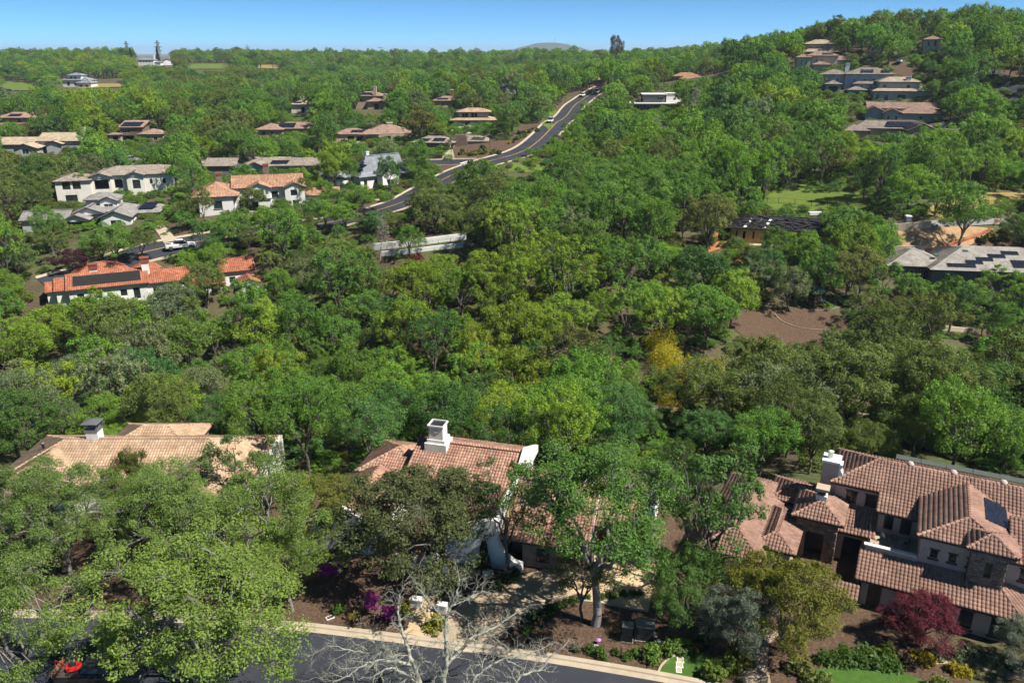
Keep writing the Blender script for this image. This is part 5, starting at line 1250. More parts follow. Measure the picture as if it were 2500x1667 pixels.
plain('blue_shaded_house', 'large blue-shaded two-storey house with solar hips on right hillside', 2003, 222, 293, -16, 'greybrown', 'blue', [(0, 9, 2, 10, -2, 5.6, 'h', W2(1.5, 5, z=3.2, w=.9)), (8, 24, 0, 11, -2, 5.8, 'h', W2(2.6, 6, 9, 12, z=3, w=1.1)), (1.5, 6.5, -2.5, 3, -2, 2.4, 'h', [(1, -.5, 3, 2.2, 'void')]), (11, 19, -2, 2, -2, 2.6, 'h', W2(2, 5)), (9, 14.5, -6, -1.5, -3.5, 0.6, 'h', [(0.6, -2.6, 4.2, 2.4, 'void')])],  # wall tone includes the bluish shade on its front
      [((12.6, 0.4, 6.2), (17, 0.4, 6.2), (13.2, 4, 7.4), 4, 2), ((19.4, 0.4, 6.2), (22.6, 0.4, 6.2), (19.8, 3, 7.1), 3, 2)], [(8.0, 5, 9.2, 'white')])
plain('stone_tower_house', 'grey house with stacked pale hipped roofs and stone chimney on hillside', 2130, 246, 284, -12, 'sand', 'grey', [(2, 15, 2, 9, 3, 6.2, 'h', W2(1.2, 9, z=4, w=1)), (0, 19, 0, 10, -2, 3.2, 'h', [(1, 0.2, 1.2, 1.7), (3.6, 0.2, 1.4, 1.7), (8, 0, 2.6, 2), (14, -1, 1.4, 2.6, 'd')])], [], [(10.6, 2.4, 7.9, 'grey')], trim=TRIM)
plain('red_brown_hillside_house', 'white house with red-brown tile roof below stone tower house', 2123, 290, 272, -14, 'pinkbrown', 'blue', [(0, 21, 5, 13, -1, 4.2, 'x', []), (4, 9.5, -0.5, 6, -1, 3.0, 'y', W2(1.2, 3.6, z=.9, w=.8)), (9, 22, 0, 9, -1, 3.0, 'h', W2(6, z=.9)), (-1.2, 4, 1.6, 8, -1, 3.6, 'y', [])])  # white walls coloured blue-grey, their bluish shade put into the stucco
plain('solar_ridge_house', 'wide grey-tan house covered with black solar panels below red-brown house', 2087, 322, 252, -8, 'greybrown', 'tan', [(0, 24, 2, 12, -1, 2.8, 'h', W2(4, 9)), (14.5, 23, -3, 4, -1, 2.7, 'y', [(2, -.2, 3.5, 2, 'g')]), (22, 31, 0, 9, -1, 2.8, 'h', [(1, -.4, 6, 2.4, 'void')]), (-3, 4, 0, 7, -1, 2.2, 'h', [])],
      [((9, 2.0, 3.3), (19, 2.0, 3.3), (10.5, 5.4, 4.6), 8, 2), ((23, 0, 3.2), (29, 0, 3.2), (23.6, 2.4, 4.0), 5, 1), ((14.6, 3.2, 3.2), (14.6, -2.6, 3.2), (17.4, 3.2, 4.4), 4, 2)])
plain('tower_wing_house', 'tall narrow cream house wing high on right hillside', 2252, 134, 345, -18, 'pinkbrown', 'cream', [(0, 6, 0, 7, -2, 5.4, 'h', W2(1.2, 3.4, z=3, w=.9, h=2)), (6, 12, 3, 9, -2, 2.4, 'h', [])], trim=TRIM)
plain('edge_hill_house', 'brown house at right edge just below the skyline', 2478, 112, 380, -16, 'pinkbrown', 'brown', [(0, 16, 0, 9, -1, 4.2, 'h', W2(1.5, z=2)), (-10, -2, 4, 10, -1, 3, 'h', [])])
plain('crest_roof_house', 'grey roof among treetops on right hillside skyline', 2246, 95, 400, -8, 'greybrown', 'tan', [(0, 9, 0, 7, 0, 3.4, 'h', [])])
plain('far_white_mansion', 'white two-storey house with grey roof on far left ridge', 338, 161, 850, 0, 'slate', 'white', [(0, 16, 0, 10, 0, 5.6, 'h', W2(2, 5, 8, 11, z=3.2)), (16, 22, 2, 9, 0, 3.2, 'h', [])], [], [(14.5, 4, 11.0, 'white')], K=2, amp=0)
plain('far_white_cottage', 'small white gabled cottage right of white mansion on far ridge', 397, 160, 850, 20, 'slate', 'white', [(0, 10, 0, 8, 0, 4.0, 'y', [])], K=2, amp=0)
plain('far_grey_cottage', 'grey roofed house in trees on far left ridge', 186, 158, 900, 10, 'slate', 'grey', [(0, 14, 0, 9, 0, 4.5, 'x', [])], K=2, amp=0)
plain('club_house', 'white modern club house with layered dark roofs on left meadow', 150, 214, 556, -4, 'slate', 'white', [(0, 18, 2, 12, 0, 4.6, 'h', W2(3, 8, 13, z=1, w=2, h=2.4)), (4, 13, 3, 10, 4.6, 7.6, 'h', W2(1, 4, z=5.4, w=2)), (12, 22, -2, 6, -1, 3.0, 'h', W2(2, 6, z=.4, w=2))], K=2, amp=0, trim=TRIM)
plain('left_edge_house', 'house with tan roof and solar panels at left edge in trees', -12, 296, 338, 3, 'pinkbrown', 'tan', [(0, 20, 2, 11, 0, 2.8, 'h', W2(8, 14)), (10, 26, 4, 12, 0, 2.6, 'h', [])], [((4, 2.4, 3.3), (9, 2.4, 3.3), (4.4, 4.6, 4.1), 4, 1)])
plain('far_center_house', 'tiny pale house in far woods below centre skyline', 981, 150, 900, 0, 'sand', 'grey', [(0, 10, 0, 8, 0, 4.6, 'h', [])], K=2, amp=0)
plain('far_dark_cottage', 'dark timber cottage in woods below centre ridge', 1074, 192, 560, 10, 'paper', 'brown', [(0, 8, 0, 7, 0, 4.4, 'x', [])], K=2, amp=0)

# --- the house under construction and its neighbour
h = far_house('unfinished_house', 'unfinished plywood house with stacks of dark tiles on black roof paper', 1776, 578, 160, -14, 'paper', 'ply', **FLAT)
h.walls(0.6, 25, 0.6, 10.5, 0, 2.9, F=[(1.0, 0.8, 0.35, 1.5, 'void'), (2.4, 0.8, 0.5, 1.5, 'void'), (4.3, 0.8, 0.35, 1.5, 'void'), (6.6, 0, 2.4, 2.4, 'void'), (11, 0.8, 1.6, 1.5, 'void'), (15, 0, 2.4, 2.4, 'void')], base=1.5); h.hip(0.6, 25, 0.6, 10.5, 2.95, 0.30, 0.6, fascia=STUCCO['brown'])
rr = np.random.default_rng(4)
for i in range(260):
    x, t = rr.uniform(1.0, 24.5), rr.uniform(0.03, 0.88); y = 0.2 + t * 5.3; z = 2.98 + 0.30 * t * 5.3 + 0.06; lim = t * 5.0
    if x < lim or x > 25 - lim: continue
    m = MB(); d = 0.11
    d = rr.uniform(.2, .38); q_ = rr.uniform(-.12, .12); m.slab([(x, y, z + d), (x + .6, y + q_, z + d), (x + .6, y + .4 + q_, z + d + .12), (x, y + .4, z + d + .12)], d); h.put(m, 'tile_stack', TILE['paper'])
for x, w, mt in ((2.9, .55, WTRIM), (5.0, .16, STUCCO['ply']), (6.6, .6, WTRIM)): m = MB(); m.slab([(x, .3, 3.2), (x + w, .3, 3.2), (x + w + 1.6, 4.2, 4.4), (x + 1.6, 4.2, 4.4)], .04); h.put(m, 'roof_sheet', mt)
h.box(0.0, 9.5, -1.6, 0.6, -1.6, -0.05, 'foundation', CONCRETE); h.finish(); HX = h
h = far_house('solar_tile_house', 'grey house with ribbed grey tiles and scattered black solar panels at right edge', 2172, 688, 149, -8, 'greybrown', 'dark', tw=0.40, tc=0.46, amp=0.06, K=3)  # grey walls made dark: the shade on this front is in their colour
TILE['greybrown2'] = tilemat('tile_pale_grey', [(0.34, 0.31, 0.27), (0.40, 0.365, 0.32), (0.30, 0.275, 0.24)]); h.tile = 'greybrown2'
h.walls(0.8, 9, 3.6, 13, 0, 3.2, F=[(3.0, 0.4, 1.6, 2), (5.4, 0.2, 2.0, 2.4)], base=3); h.hip(0.8, 12, 3.6, 15, 3.3, 0.34, 0.8)
h.walls(8, 32, 1.4, 15, 0, 3.2, F=[(2, 0.3, 2.0, 2.2), (8, 0.3, 2, 2.2), (13, 0.3, 2, 2.2)], base=3); h.hip(8, 34, 1.4, 17, 3.3, 0.34, 0.8)
sl = lambda x, y: (x, y, 3.3 + 0.34 * (y - 0.6))
for x, y, n in ((10.6, 1.6, 5), (14.4, 2.9, 3), (16.6, 4.0, 3), (19.2, 5.2, 3), (22.0, 6.4, 3)): h.solar(sl(x, y), sl(x + n * 1.05, y), sl(x + .1, y + 1.3), n, 1)
h.solar(sl(22.6, 2.0), sl(28.4, 2.0), sl(22.8, 4.6), 5, 2)
for x, y in ((9.2, 5.2), (15.2, 7.0)): m = MB(); m.box(x, x + .8, y, y + .7, sl(x, y)[2] + .05, sl(x, y)[2] + .4); h.put(m, 'skylight', surf('skylight', (.12, .2, .17)))
h.walls(27, 31, -0.5, 3, 0, 3.2, base=3); h.gable(27, 31, -0.5, 7, 3.3, .36, .5, 'y', ends=(1, 0)); h.finish()
# ------------------------------------------------------------------ yards, drives, lawns and paths
def pz(pts, z=0.0): return [az(u, v, z).xy for u, v in pts]
def pg(pts): return [gp(u, v).xy for u, v in pts]
def blob(poly, n=5):
    return [p for p in smooth_line([*poly, poly[0]], n)][:-1]
back = offset_line(NK, -0.15)
drape('mulch_bed', [(p.x, p.y) for p in offset_line(NK, -0.05)[12:58]] + [(36, 62), (30, 70), (10, 73), (-12, 76), (-30, 72), (-40, 66)], MULCH, 0.03, 2.5)
GRASSM = surf('lawn_bright', (0.07, 0.15, 0.02), (0.045, 0.105, 0.014), 2.0, 0.95, 0.8, 45, detail=8)
drv = drape('driveway', pz([(1040, 1556), (1165, 1575), (1235, 1535), (1330, 1478), (1400, 1452), (1458, 1442), (1492, 1425), (1480, 1345), (1420, 1360), (1300, 1398), (1215, 1420), (1150, 1455), (1085, 1505)]), surf('drive_concrete', (0.44, 0.34, 0.235), (0.34, 0.26, 0.175), 0.5, 0.9, 0.25, 25, c3=(0.40, 0.31, 0.21)), 0.06, 3.0)
cm = surf('court_concrete', (0.56, 0.42, 0.25), (0.46, 0.335, 0.19), 0.7, 0.9, 0.2, 18, c3=(0.52, 0.385, 0.23))
Mb = HB.M
for i in range(4):
    for j in range(3):
        x, y = 18.6 + i * 1.62, -0.9 + j * 2.42 + (0.5 if i == 0 else 0)
        q = [Mb @ Vector((x + a * 1.585, y + b * 2.385, 0.075)) for a, b in ((0, 0), (1, 0), (1, 1), (0, 1))]
        m = MB(); m.slab(q, 0.12); m.build('panel', cm, drv)
cb = MB(); cl = [Mb @ Vector((x, y, 0)) for x, y in ((14.5, -3.2), (16.6, -2.2), (18.6, -1.35), (21, -1.1), (25.0, -1.1))]
for a, b in zip(cl, cl[1:]):
    t = (b - a).normalized(); nn = Vector((-t.y, t.x, 0)) * 0.12
    cb.add([a - nn, b - nn, b + nn, a + nn, a - nn + Vector((0, 0, .2)), b - nn + Vector((0, 0, .2)), b + nn + Vector((0, 0, .2)), a + nn + Vector((0, 0, .2))], [[4, 5, 6, 7], [0, 1, 5, 4], [1, 2, 6, 5], [2, 3, 7, 6], [3, 0, 4, 7]])
cb.build('kerb', CONCRETE)['kind'] = 'structure'
drape('path', pz([(985, 1546), (1040, 1556), (1060, 1490), (1062, 1450), (1090, 1420), (1175, 1405), (1165, 1380), (1080, 1385), (1035, 1430), (1018, 1485)]), cm, 0.055, 3)
drape('lawn', blob(pz([(1607, 1648), (1625, 1615), (1660, 1597), (1712, 1592), (1755, 1612), (1762, 1650), (1735, 1670), (1680, 1664)])), GRASSM, 0.06, 2)
ribbon('kerb', smooth_line(pz([(1603, 1652), (1618, 1622), (1650, 1600), (1690, 1590)]), 5), [-.07, -.07, .07, .07], [.02, .14, .14, .02], CONCRETE)
drape('lawn', pz([(1960, 1640), (2070, 1622), (2200, 1640), (2330, 1690), (2360, 1760), (2050, 1760), (1930, 1700)]), GRASSM, 0.06, 2)
drape('lawn', pz([(-60, 1430), (15, 1440), (62, 1462), (30, 1488), (-80, 1490)]), GRASSM, 0.06, 2)
drape('path', pz([(1808, 1690), (1885, 1690), (1872, 1610), (1880, 1570), (1902, 1548), (1855, 1520), (1815, 1535), (1826, 1600)]), surf('walk_stone', (0.38, 0.30, 0.22), (0.29, 0.22, 0.16), 0.9, 0.9, 0.3, 14), 0.055, 2)
drape('path', pz([(2240, 1600), (2330, 1590), (2500, 1640), (2500, 1665), (2350, 1620), (2260, 1622)]), PATHM, 0.055, 2)
drape('lawn', pg([(770, 1128), (885, 1124), (880, 1098), (765, 1100)]), GRASSM, 0.06, 3)
drape('lawn', pg([(1735, 1150), (1800, 1165), (1800, 1120), (1740, 1115)]), GRASSM, 0.06, 3)
# ravine side: path, bark yard
CLEAR.append(drape_xy := pg([(1760, 775), (1840, 760), (2000, 750), (2090, 790), (2110, 830), (2000, 850), (1850, 850)])); drape('bark_yard', drape_xy, MULCH, 0.08)
q = pg([(1640, 960), (1720, 935), (1880, 930), (2200, 900), (2260, 955), (2050, 1010), (1800, 1010)]); CLEAR.append(pg([(1660, 1000), (1690, 930), (1760, 935), (1780, 1000)])); drape('bark_slope', q, MULCH, 0.07)
ribbon('path', smooth_line(pg([(1560, 1002), (1680, 990), (1800, 985), (1930, 995), (2060, 1008), (2200, 1020)]), 5), [-1.3, 0, 1.3], [.12, .14, .12], PATHM)
ribbon('path', smooth_line(pg([(1600, 930), (1700, 934), (1800, 930), (1910, 920)]), 5), [-.8, 0, .8], [.12, .14, .12], PATHM)
drape('grass_bank', pg([(1880, 975), (2030, 965), (2010, 945), (1870, 950)]), MEADOW, 0.13)
CLEAR.append(pg([(900, 640), (1145, 622), (1148, 572), (900, 596)]))
# mid street verges
for poly in ([(1068, 400), (1075, 440), (1105, 432), (1140, 408), (1125, 396)], [(1085, 388), (1140, 392), (1215, 388), (1262, 366), (1250, 342), (1150, 350), (1095, 368)], [(1255, 360), (1325, 318), (1310, 296), (1265, 318), (1240, 345)], [(1330, 312), (1385, 262), (1372, 250), (1320, 292)],
             [(905, 545), (1010, 520), (1130, 560), (1050, 582), (925, 592)], [(560, 528), (640, 545), (660, 528), (600, 512)], [(320, 400), (420, 402), (420, 388), (330, 388)], [(860, 455), (930, 480), (1015, 455), (1020, 440), (960, 440)], [(80, 580), (170, 600), (190, 570), (100, 562)], [(430, 590), (500, 588), (480, 560), (440, 560)]):
    q = pg(poly); drape('mulch_bed', q, MULCH, 0.09)
    if poly[0][0] > 1000: CLEAR.append(q)
q = pg([(815, 352), (870, 358), (872, 372), (812, 368)]); drape('lawn', q, GRASSM, 0.1); CLEAR.append(q)
drape('path', pg([(870, 345), (905, 350), (870, 362), (835, 356), (850, 345)]), PATHM, 0.14)
drape('driveway', pg([(372, 552), (398, 548), (432, 588), (400, 594)]), CONCRETE, 0.12)
drape('driveway', pg([(1075, 366), (1105, 366), (1110, 388), (1080, 388)]), CONCRETE, 0.12)
drape('driveway', pg([(880, 474), (925, 478), (930, 492), (890, 488)]), CONCRETE, 0.12)
for poly, mt in (([(1310, 300), (1340, 318), (1352, 306), (1330, 292)], MEADOW), ([(1320, 275), (1350, 285), (1360, 272), (1335, 266)], MEADOW)): drape('lawn', pg(poly), mt, 0.13)
# construction side and meadow
q = pg([(1840, 512), (1990, 520), (2120, 515), (2130, 482), (2110, 462), (1960, 455), (1850, 460), (1790, 505)]); CLEAR.append(pg([(1860, 505), (2110, 508), (2105, 470), (1870, 468)])); drape('meadow', q, MEADOW, 0.09)
drape('meadow', pg([(1760, 478), (1860, 490), (2300, 478), (2500, 450), (2500, 420), (2200, 432), (1800, 445)]), MEADOW, 0.08)
q = pg([(2330, 545), (2480, 505), (2520, 470), (2360, 470), (2250, 520)]); CLEAR.append(q); drape('meadow', q, DRYGRASS, 0.1)
q = pg([(2188, 558), (2300, 546), (2425, 560), (2372, 598), (2300, 622), (2205, 622)]); CLEAR.append(q); drape('dirt_lot', q, DIRT, 0.16)
q = pg([(2310, 615), (2420, 565), (2500, 575), (2500, 612), (2400, 618)]); CLEAR.append(q); drape('mulch_bed', q, MULCH, 0.11)
ribbon('road', smooth_line(pg([(2160, 556), (2230, 551), (2310, 546), (2400, 543), (2520, 548)]), 5), [-.9, 0, .9], [.22, .24, .22], surf('grey_gravel', (.26, .25, .24), (.19, .185, .18), 1.2, .95, .4, 20))
drape('dirt_lot', pg([(1700, 592), (1775, 560), (1800, 575), (1770, 605), (1720, 620)]), RED_DIRT, 0.1)
drape('dirt_lot', pg([(1770, 650), (1810, 640), (1815, 605), (1785, 606)]), RED_DIRT, 0.1)
for poly, nm, mt in (([(0, 222), (85, 224), (82, 204), (0, 200)], 'meadow', MEADOW), ([(455, 170), (555, 170), (560, 157), (470, 157)], 'meadow', MEADOW), ([(630, 168), (680, 170), (680, 160), (632, 160)], 'meadow', DRYGRASS), ([(200, 218), (300, 214), (290, 206), (210, 207)], 'meadow', DRYGRASS)):
    q = pg(poly); CLEAR.append(q); drape(nm, q, mt, 0.5, 8)
q = pg([(1240, 420), (1330, 424), (1330, 404), (1250, 398)]); drape('meadow', q, MEADOW, .1)
for ln in ([(2385, 215), (2410, 203), (2440, 192), (2390, 178)], [(2430, 205), (2465, 215), (2500, 250), (2510, 300)], [(2120, 160), (2132, 140), (2140, 118)]):
    ribbon('road', smooth_line(pg(ln), 5), [-3, 0, 3], [.25, .28, .25], ASPHALT)
for poly in ([(2395, 180), (2500, 200), (2500, 170), (2420, 165)], [(2160, 170), (2230, 200), (2250, 175), (2190, 150)], [(2440, 220), (2500, 232), (2500, 218), (2450, 210)], [(2370, 300), (2440, 300), (2440, 280), (2380, 280)]):
    q = pg(poly); drape('mulch_bed', q, MULCH, .15); CLEAR.append(q)

# ------------------------------------------------------------------ far mountain
def mountain():
    V, Fc = [], []; nx, ny = 60, 24; rg = np.random.default_rng(3)
    cx = ray(1345, 118)[0] * 7000
    for j in range(ny):
        for i in range(nx):
            x, y = cx - 1500 + 3000 * i / (nx - 1), 6200 + 1800 * j / (ny - 1)
            a, b = (x - cx), (y - 7000)
            z = 10 + 96 * math.exp(-(a / 340) ** 2 - (b / 420) ** 2) + 22 * math.exp(-((a + 260) / 420) ** 2 - (b / 420) ** 2) - 3 + mnoise.noise(Vector((x / 90, y / 90, 0))) * 5
            V.append((x, y, z))
    for j in range(ny - 1):
        for i in range(nx - 1): k = j * nx + i; Fc.append([k, k + 1, k + nx + 1, k + nx])
    o = link('mountain', mesh_from('mountain', V, Fc, surf('mountain_forest', (0.035, 0.05, 0.03), (0.055, 0.06, 0.035), 0.02, 1.0), smooth=True)); o['kind'] = 'structure'
    return cx
MCX = mountain()
# ------------------------------------------------------------------ trees and shrubs one can point to
def tint_of(t): return TINT[t] if isinstance(t, str) else t
_rv = np.random.default_rng(21)
def T(u, v, R, Ht, tone, label, pool=None, idx=None, name='oak_tree', cat='oak tree', group=None, D=None, z=None, xy=None, rot=None):
    p = Vector((xy[0], xy[1], HT(*xy))) if xy else (gp(u, v) if D is None else ad(u, v, D))
    if D is not None: p.z = HT(p.x, p.y)
    pool = pool or (HI if p.y < 100 else MID)
    pair = pool[idx if idx is not None else int(_rv.integers(len(pool)))]
    return place_tree(name, pair, p, R, Ht, tint_of(tone), rot if rot is not None else _rv.random() * 6.28, label, group, cat, SRC.get(id(pair), (5.0, 9.5)))
BIGO = broadleaf(501, R=6.0, Ht=11.0, lobes=54, subs=17, per=66, leaf=0.07, sides=7, gap=0.30, trunk_r=0.26, low=0.26, lean=0.05, bark=GREY_BARK, lobe_r=0.235)
BIG2 = broadleaf(502, R=6.0, Ht=11.0, lobes=50, subs=17, per=66, leaf=0.07, sides=7, gap=0.26, trunk_r=0.26, low=0.25, bark=GREY_BARK, lobe_r=0.24)
SPARSE = broadleaf(503, R=4.2, Ht=11.0, lobes=24, subs=12, per=40, leaf=0.085, sides=7, gap=0.15, trunk_r=0.22, low=0.34, lobe_r=0.25)
FINE = broadleaf(504, R=4.0, Ht=7.6, lobes=46, subs=16, per=60, leaf=0.068, sides=6, gap=0.05, trunk_r=0.20, low=0.16, lobe_r=0.30)
CENT = broadleaf(505, R=6.4, Ht=14.0, lobes=62, subs=16, per=56, leaf=0.085, sides=8, gap=0.20, trunk_r=0.36, low=0.40, lobe_r=0.24, bark=GREY_BARK)
SRC = {id(BIGO): (6, 11), id(BIG2): (6, 11), id(SPARSE): (4.2, 11), id(FINE): (4, 7.6), id(CENT): (6.4, 14)}
N1 = [BIGO, BIG2]
lime = (0.17, 0.25, 0.045)
T(0, 0, 3.8, 7.6, (0.16, 0.24, 0.045), 'smaller pale green oak at the kerb left of redbuds', N1, 0, xy=(-17.6, 52.6), rot=3.3)
T(0, 0, 4.2, 8.2, (0.13, 0.21, 0.045), 'pale green oak hiding the left wall of tan house', N1, 1, xy=(-41.5, 61.5), rot=2.6)
T(0, 0, 4.0, 8.6, (0.14, 0.22, 0.045), 'pale green oak before the middle of tan house', N1, 0, xy=(-31.0, 59.8), rot=0.6)
T(0, 0, 7.4, 12.4, lime, 'largest pale green oak overhanging the street at lower left', N1, 0, xy=(-20.8, 43.6), rot=0.4)
T(0, 0, 5.4, 10.5, (0.15, 0.23, 0.05), 'pale green oak at the lower left corner over the parked pickup', N1, 1, xy=(-33.0, 43.4), rot=2.2)
T(0, 0, 5.2, 9.9, (0.14, 0.22, 0.05), 'pale green oak at left edge in front of tan roof', N1, 1, xy=(-37.6, 57.0), rot=4.0)
T(0, 0, 5.6, 10.6, (0.15, 0.23, 0.045), 'pale green oak left of the magenta redbuds', N1, 1, xy=(-19.8, 55.2), rot=1.2)
T(0, 0, 5.2, 11.2, (0.15, 0.23, 0.05), 'broad pale green oak between street and tan roof', N1, 1, xy=(-27.3, 54.6), rot=5.2)
T(0, 0, 4.6, 9.4, (0.13, 0.19, 0.05), 'pale green oak at far left edge beside the corner lawn', N1, 0, xy=(-44.0, 57.5), rot=3.0)
T(0, 0, 2.3, 8.4, (0.085, 0.115, 0.014), 'dark green bushy tree rising before the tan tile roof', [FINE], 0, xy=(-34.6, 63.2))
T(0, 0, 2.6, 5.6, (0.10, 0.125, 0.016), 'low olive bushy tree beside the dark one before tan roof', [FINE], 0, xy=(-31.6, 62.6))
T(0, 0, 4.2, 9.8, (0.085, 0.155, 0.035), 'open-branched oak over the right end of tan roof', [SPARSE], 0, xy=(-24.6, 63.8))
T(0, 0, 3.6, 6.6, (0.15, 0.17, 0.03), 'yellowish olive oak left of the red tiled house', [FINE], 0, xy=(-17.0, 62.0))
T(1012, 1430, 6.0, 10.4, (0.095, 0.115, 0.04), 'dark olive oak standing before the red tiled house', [FINE], 0, rot=1.0)
T(1238, 1398, 3.4, 10.5, (0.075, 0.125, 0.035), 'slender ivy-wrapped oak before the curved white buttress', [SPARSE], 0, rot=2.0)
T(1452, 1524, 6.4, 14.6, (0.10, 0.20, 0.035), 'tallest bright green oak with thick bare trunk above the driveway', [CENT], 0, rot=0.8)
T(1418, 1512, 2.8, 6.8, (0.075, 0.10, 0.03), 'small leaning dark oak beside the thick pale trunk', [SPARSE], 0, rot=3.6)
T(1668, 1530, 3.0, 7.2, (0.085, 0.165, 0.03), 'dense round green tree right of the concrete court', [FINE], 0, name='round_tree', cat='tree')
T(1672, 1372, 2.8, 8.6, (0.08, 0.16, 0.035), 'green oak behind dense round tree by garage end', [CENT], 0)
T(1722, 1445, 4.8, 13.2, (0.085, 0.17, 0.035), 'open dark-stemmed oak before left wing of brown house', [SPARSE], 0, rot=0.2)
T(1795, 1598, 2.5, 5.8, (0.15, 0.18, 0.13), 'silvery grey-green olive tree left of yellow-green tree', [FINE], 0, name='olive_tree', cat='olive tree')
T(1905, 1585, 4.0, 7.6, (0.155, 0.165, 0.022), 'big rounded yellow-green tree in front of brown house', [FINE], 0, name='round_tree', cat='tree', rot=2.4)
T(2240, 1575, 2.6, 4.2, (0.125, 0.018, 0.03), 'dark red maple beside the brown house front wall', [FINE], 0, name='maple_tree', cat='maple')
T(2500, 1640, 2.2, 4.0, (0.14, 0.17, 0.12), 'grey-green olive at lower right edge', [FINE], 0, name='olive_tree', cat='olive tree')
# redbuds: bare stems thick with magenta flowers
def redbud(seed):
    V, Fq, sg = bare_tree(seed, 3.0, 0.55, 0.06, 5, sides=4, kids=(2, 3), first=.28)
    rg = np.random.default_rng(seed); mid = np.array([(s[0] + s[1]) / 2 for s in sg if s[2] < 0.045]); mid = mid[rg.choice(len(mid), min(900, len(mid)), False)]
    V2, F2, tn = leaves_np(rg, mid, np.full(len(mid), 0.07), 6, 0.05)
    return mesh_from('trunk', V, Fq, BARK, smooth=True), mesh_from('crown', V2, F2, LEAF, attr=tn)
RB = [redbud(601), redbud(602)]
mg = (0.42, 0.03, 0.30)
p = gp(925, 1505); place_tree('redbud_tree', RB[0], p, 1.0, 1.15, mg, 0, 'bright magenta redbud in sun near the street kerb', None, 'redbud', (1, 1))
p = gp(812, 1432); place_tree('redbud_tree', RB[1], p, 1.2, 1.2, mg, 1, 'shaded magenta redbud beside white gable wall', None, 'redbud', (1, 1))
# bare lichen-covered oaks at the bottom edge
Q = lambda x, y, D: ad(650 + x / 3.36, 1300 + y / 3.36, D)
def foot(x, D): p = ad(650 + x / 3.36, 1667, D); p.z = HT(p.x, p.y) - .3; return p
LIMBS = [('leafless pale lichen-covered oak at bottom centre with long right-hand limb', 701, [([foot(1440, 42.4), Q(1450, 1233, 42.4), Q(1480, 1080, 42.4), Q(1475, 880, 42.5), Q(1470, 720, 42.6), Q(1520, 600, 42.8), Q(1570, 480, 43), Q(1580, 370, 43.2)], .17, .03),
          ([Q(1482, 1080, 42.4), Q(1600, 960, 42.8), Q(1680, 860, 43.1), Q(1800, 810, 43.4), Q(1920, 750, 43.8), Q(2000, 690, 44), Q(2100, 630, 44.3)], .11, .02), ([Q(1470, 720, 42.6), Q(1400, 640, 42.4), Q(1330, 560, 42.2), Q(1260, 470, 42)], .06, .015), ([Q(1520, 600, 42.8), Q(1620, 560, 43.2), Q(1720, 500, 43.6), Q(1800, 490, 44)], .045, .012), ([Q(1680, 860, 43.1), Q(1750, 900, 42.8), Q(1840, 930, 42.6)], .05, .012)]),
         ('leafless pale oak at bottom centre spreading left over the street', 702, [([foot(1290, 41.8), Q(1260, 1250, 41.8), Q(1205, 1080, 41.9), Q(1160, 950, 42), Q(1130, 850, 42.1), Q(1090, 720, 42.3), Q(1080, 600, 42.5), Q(1100, 500, 42.7)], .16, .025),
          ([Q(1205, 1080, 41.9), Q(1080, 1060, 41.6), Q(900, 1050, 41.3), Q(780, 1100, 41), Q(650, 1180, 40.8), Q(520, 1240, 40.6)], .10, .02), ([Q(1170, 980, 42), Q(1060, 980, 42.3), Q(940, 950, 42.6), Q(800, 980, 42.9), Q(640, 950, 43.1), Q(520, 930, 43.3), Q(370, 1000, 43.5)], .08, .015), ([Q(1260, 1250, 41.8), Q(1120, 1150, 41.2), Q(1000, 1110, 40.8), Q(870, 1180, 40.5)], .08, .03), ([Q(1090, 720, 42.3), Q(1180, 660, 42.6), Q(1260, 640, 43)], .04, .012), ([Q(940, 950, 42.6), Q(860, 880, 42.9), Q(780, 850, 43.2)], .04, .012)]),
         ('lower leafless grey oak right of bottom centre', 703, [([foot(1640, 41.5), Q(1690, 1233, 41.6), Q(1760, 1150, 41.8), Q(1860, 1080, 42), Q(1960, 1030, 42.3), Q(2100, 1010, 42.6), Q(2260, 950, 43)], .10, .02), ([Q(1760, 1150, 41.8), Q(1780, 1060, 42), Q(1840, 980, 42.3)], .05, .015), ([foot(2030, 41.2), Q(2050, 1233, 41.2), Q(2150, 1150, 41.5), Q(2250, 1120, 41.8), Q(2350, 1000, 42.2), Q(2440, 930, 42.4)], .09, .02), ([Q(1960, 1030, 42.3), Q(2060, 1090, 42), Q(2150, 1120, 41.8)], .04, .012)])]
for lab, seed, lines in LIMBS:
    V, Fq, sg = limb_tree(seed, lines); base = lines[0][0][0]
    rg = np.random.default_rng(seed); nt_ = np.array([(s_[0] + s_[1]) / 2 for s_ in sg if .012 < s_[2] < .1]); nt_ = nt_[rg.choice(len(nt_), min(420, len(nt_)), False)]
    root = link('bare_oak', None, None, base); tag(root, lab, 'bare tree', 'leafless oaks at the bottom edge'); TREES.append(root)
    link('trunk', mesh_from('trunk', V - np.array(base), Fq, PALE_BARK, smooth=True), root)
    V2, F2, tn = leaves_np(rg, nt_ - np.array(base), np.full(len(nt_), .06), 4, .035); c = link('lichen', mesh_from('lichen', V2, F2, LEAF, attr=tn), root); c['tint'] = [.34, .36, .25]; c['kind'] = 'stuff'
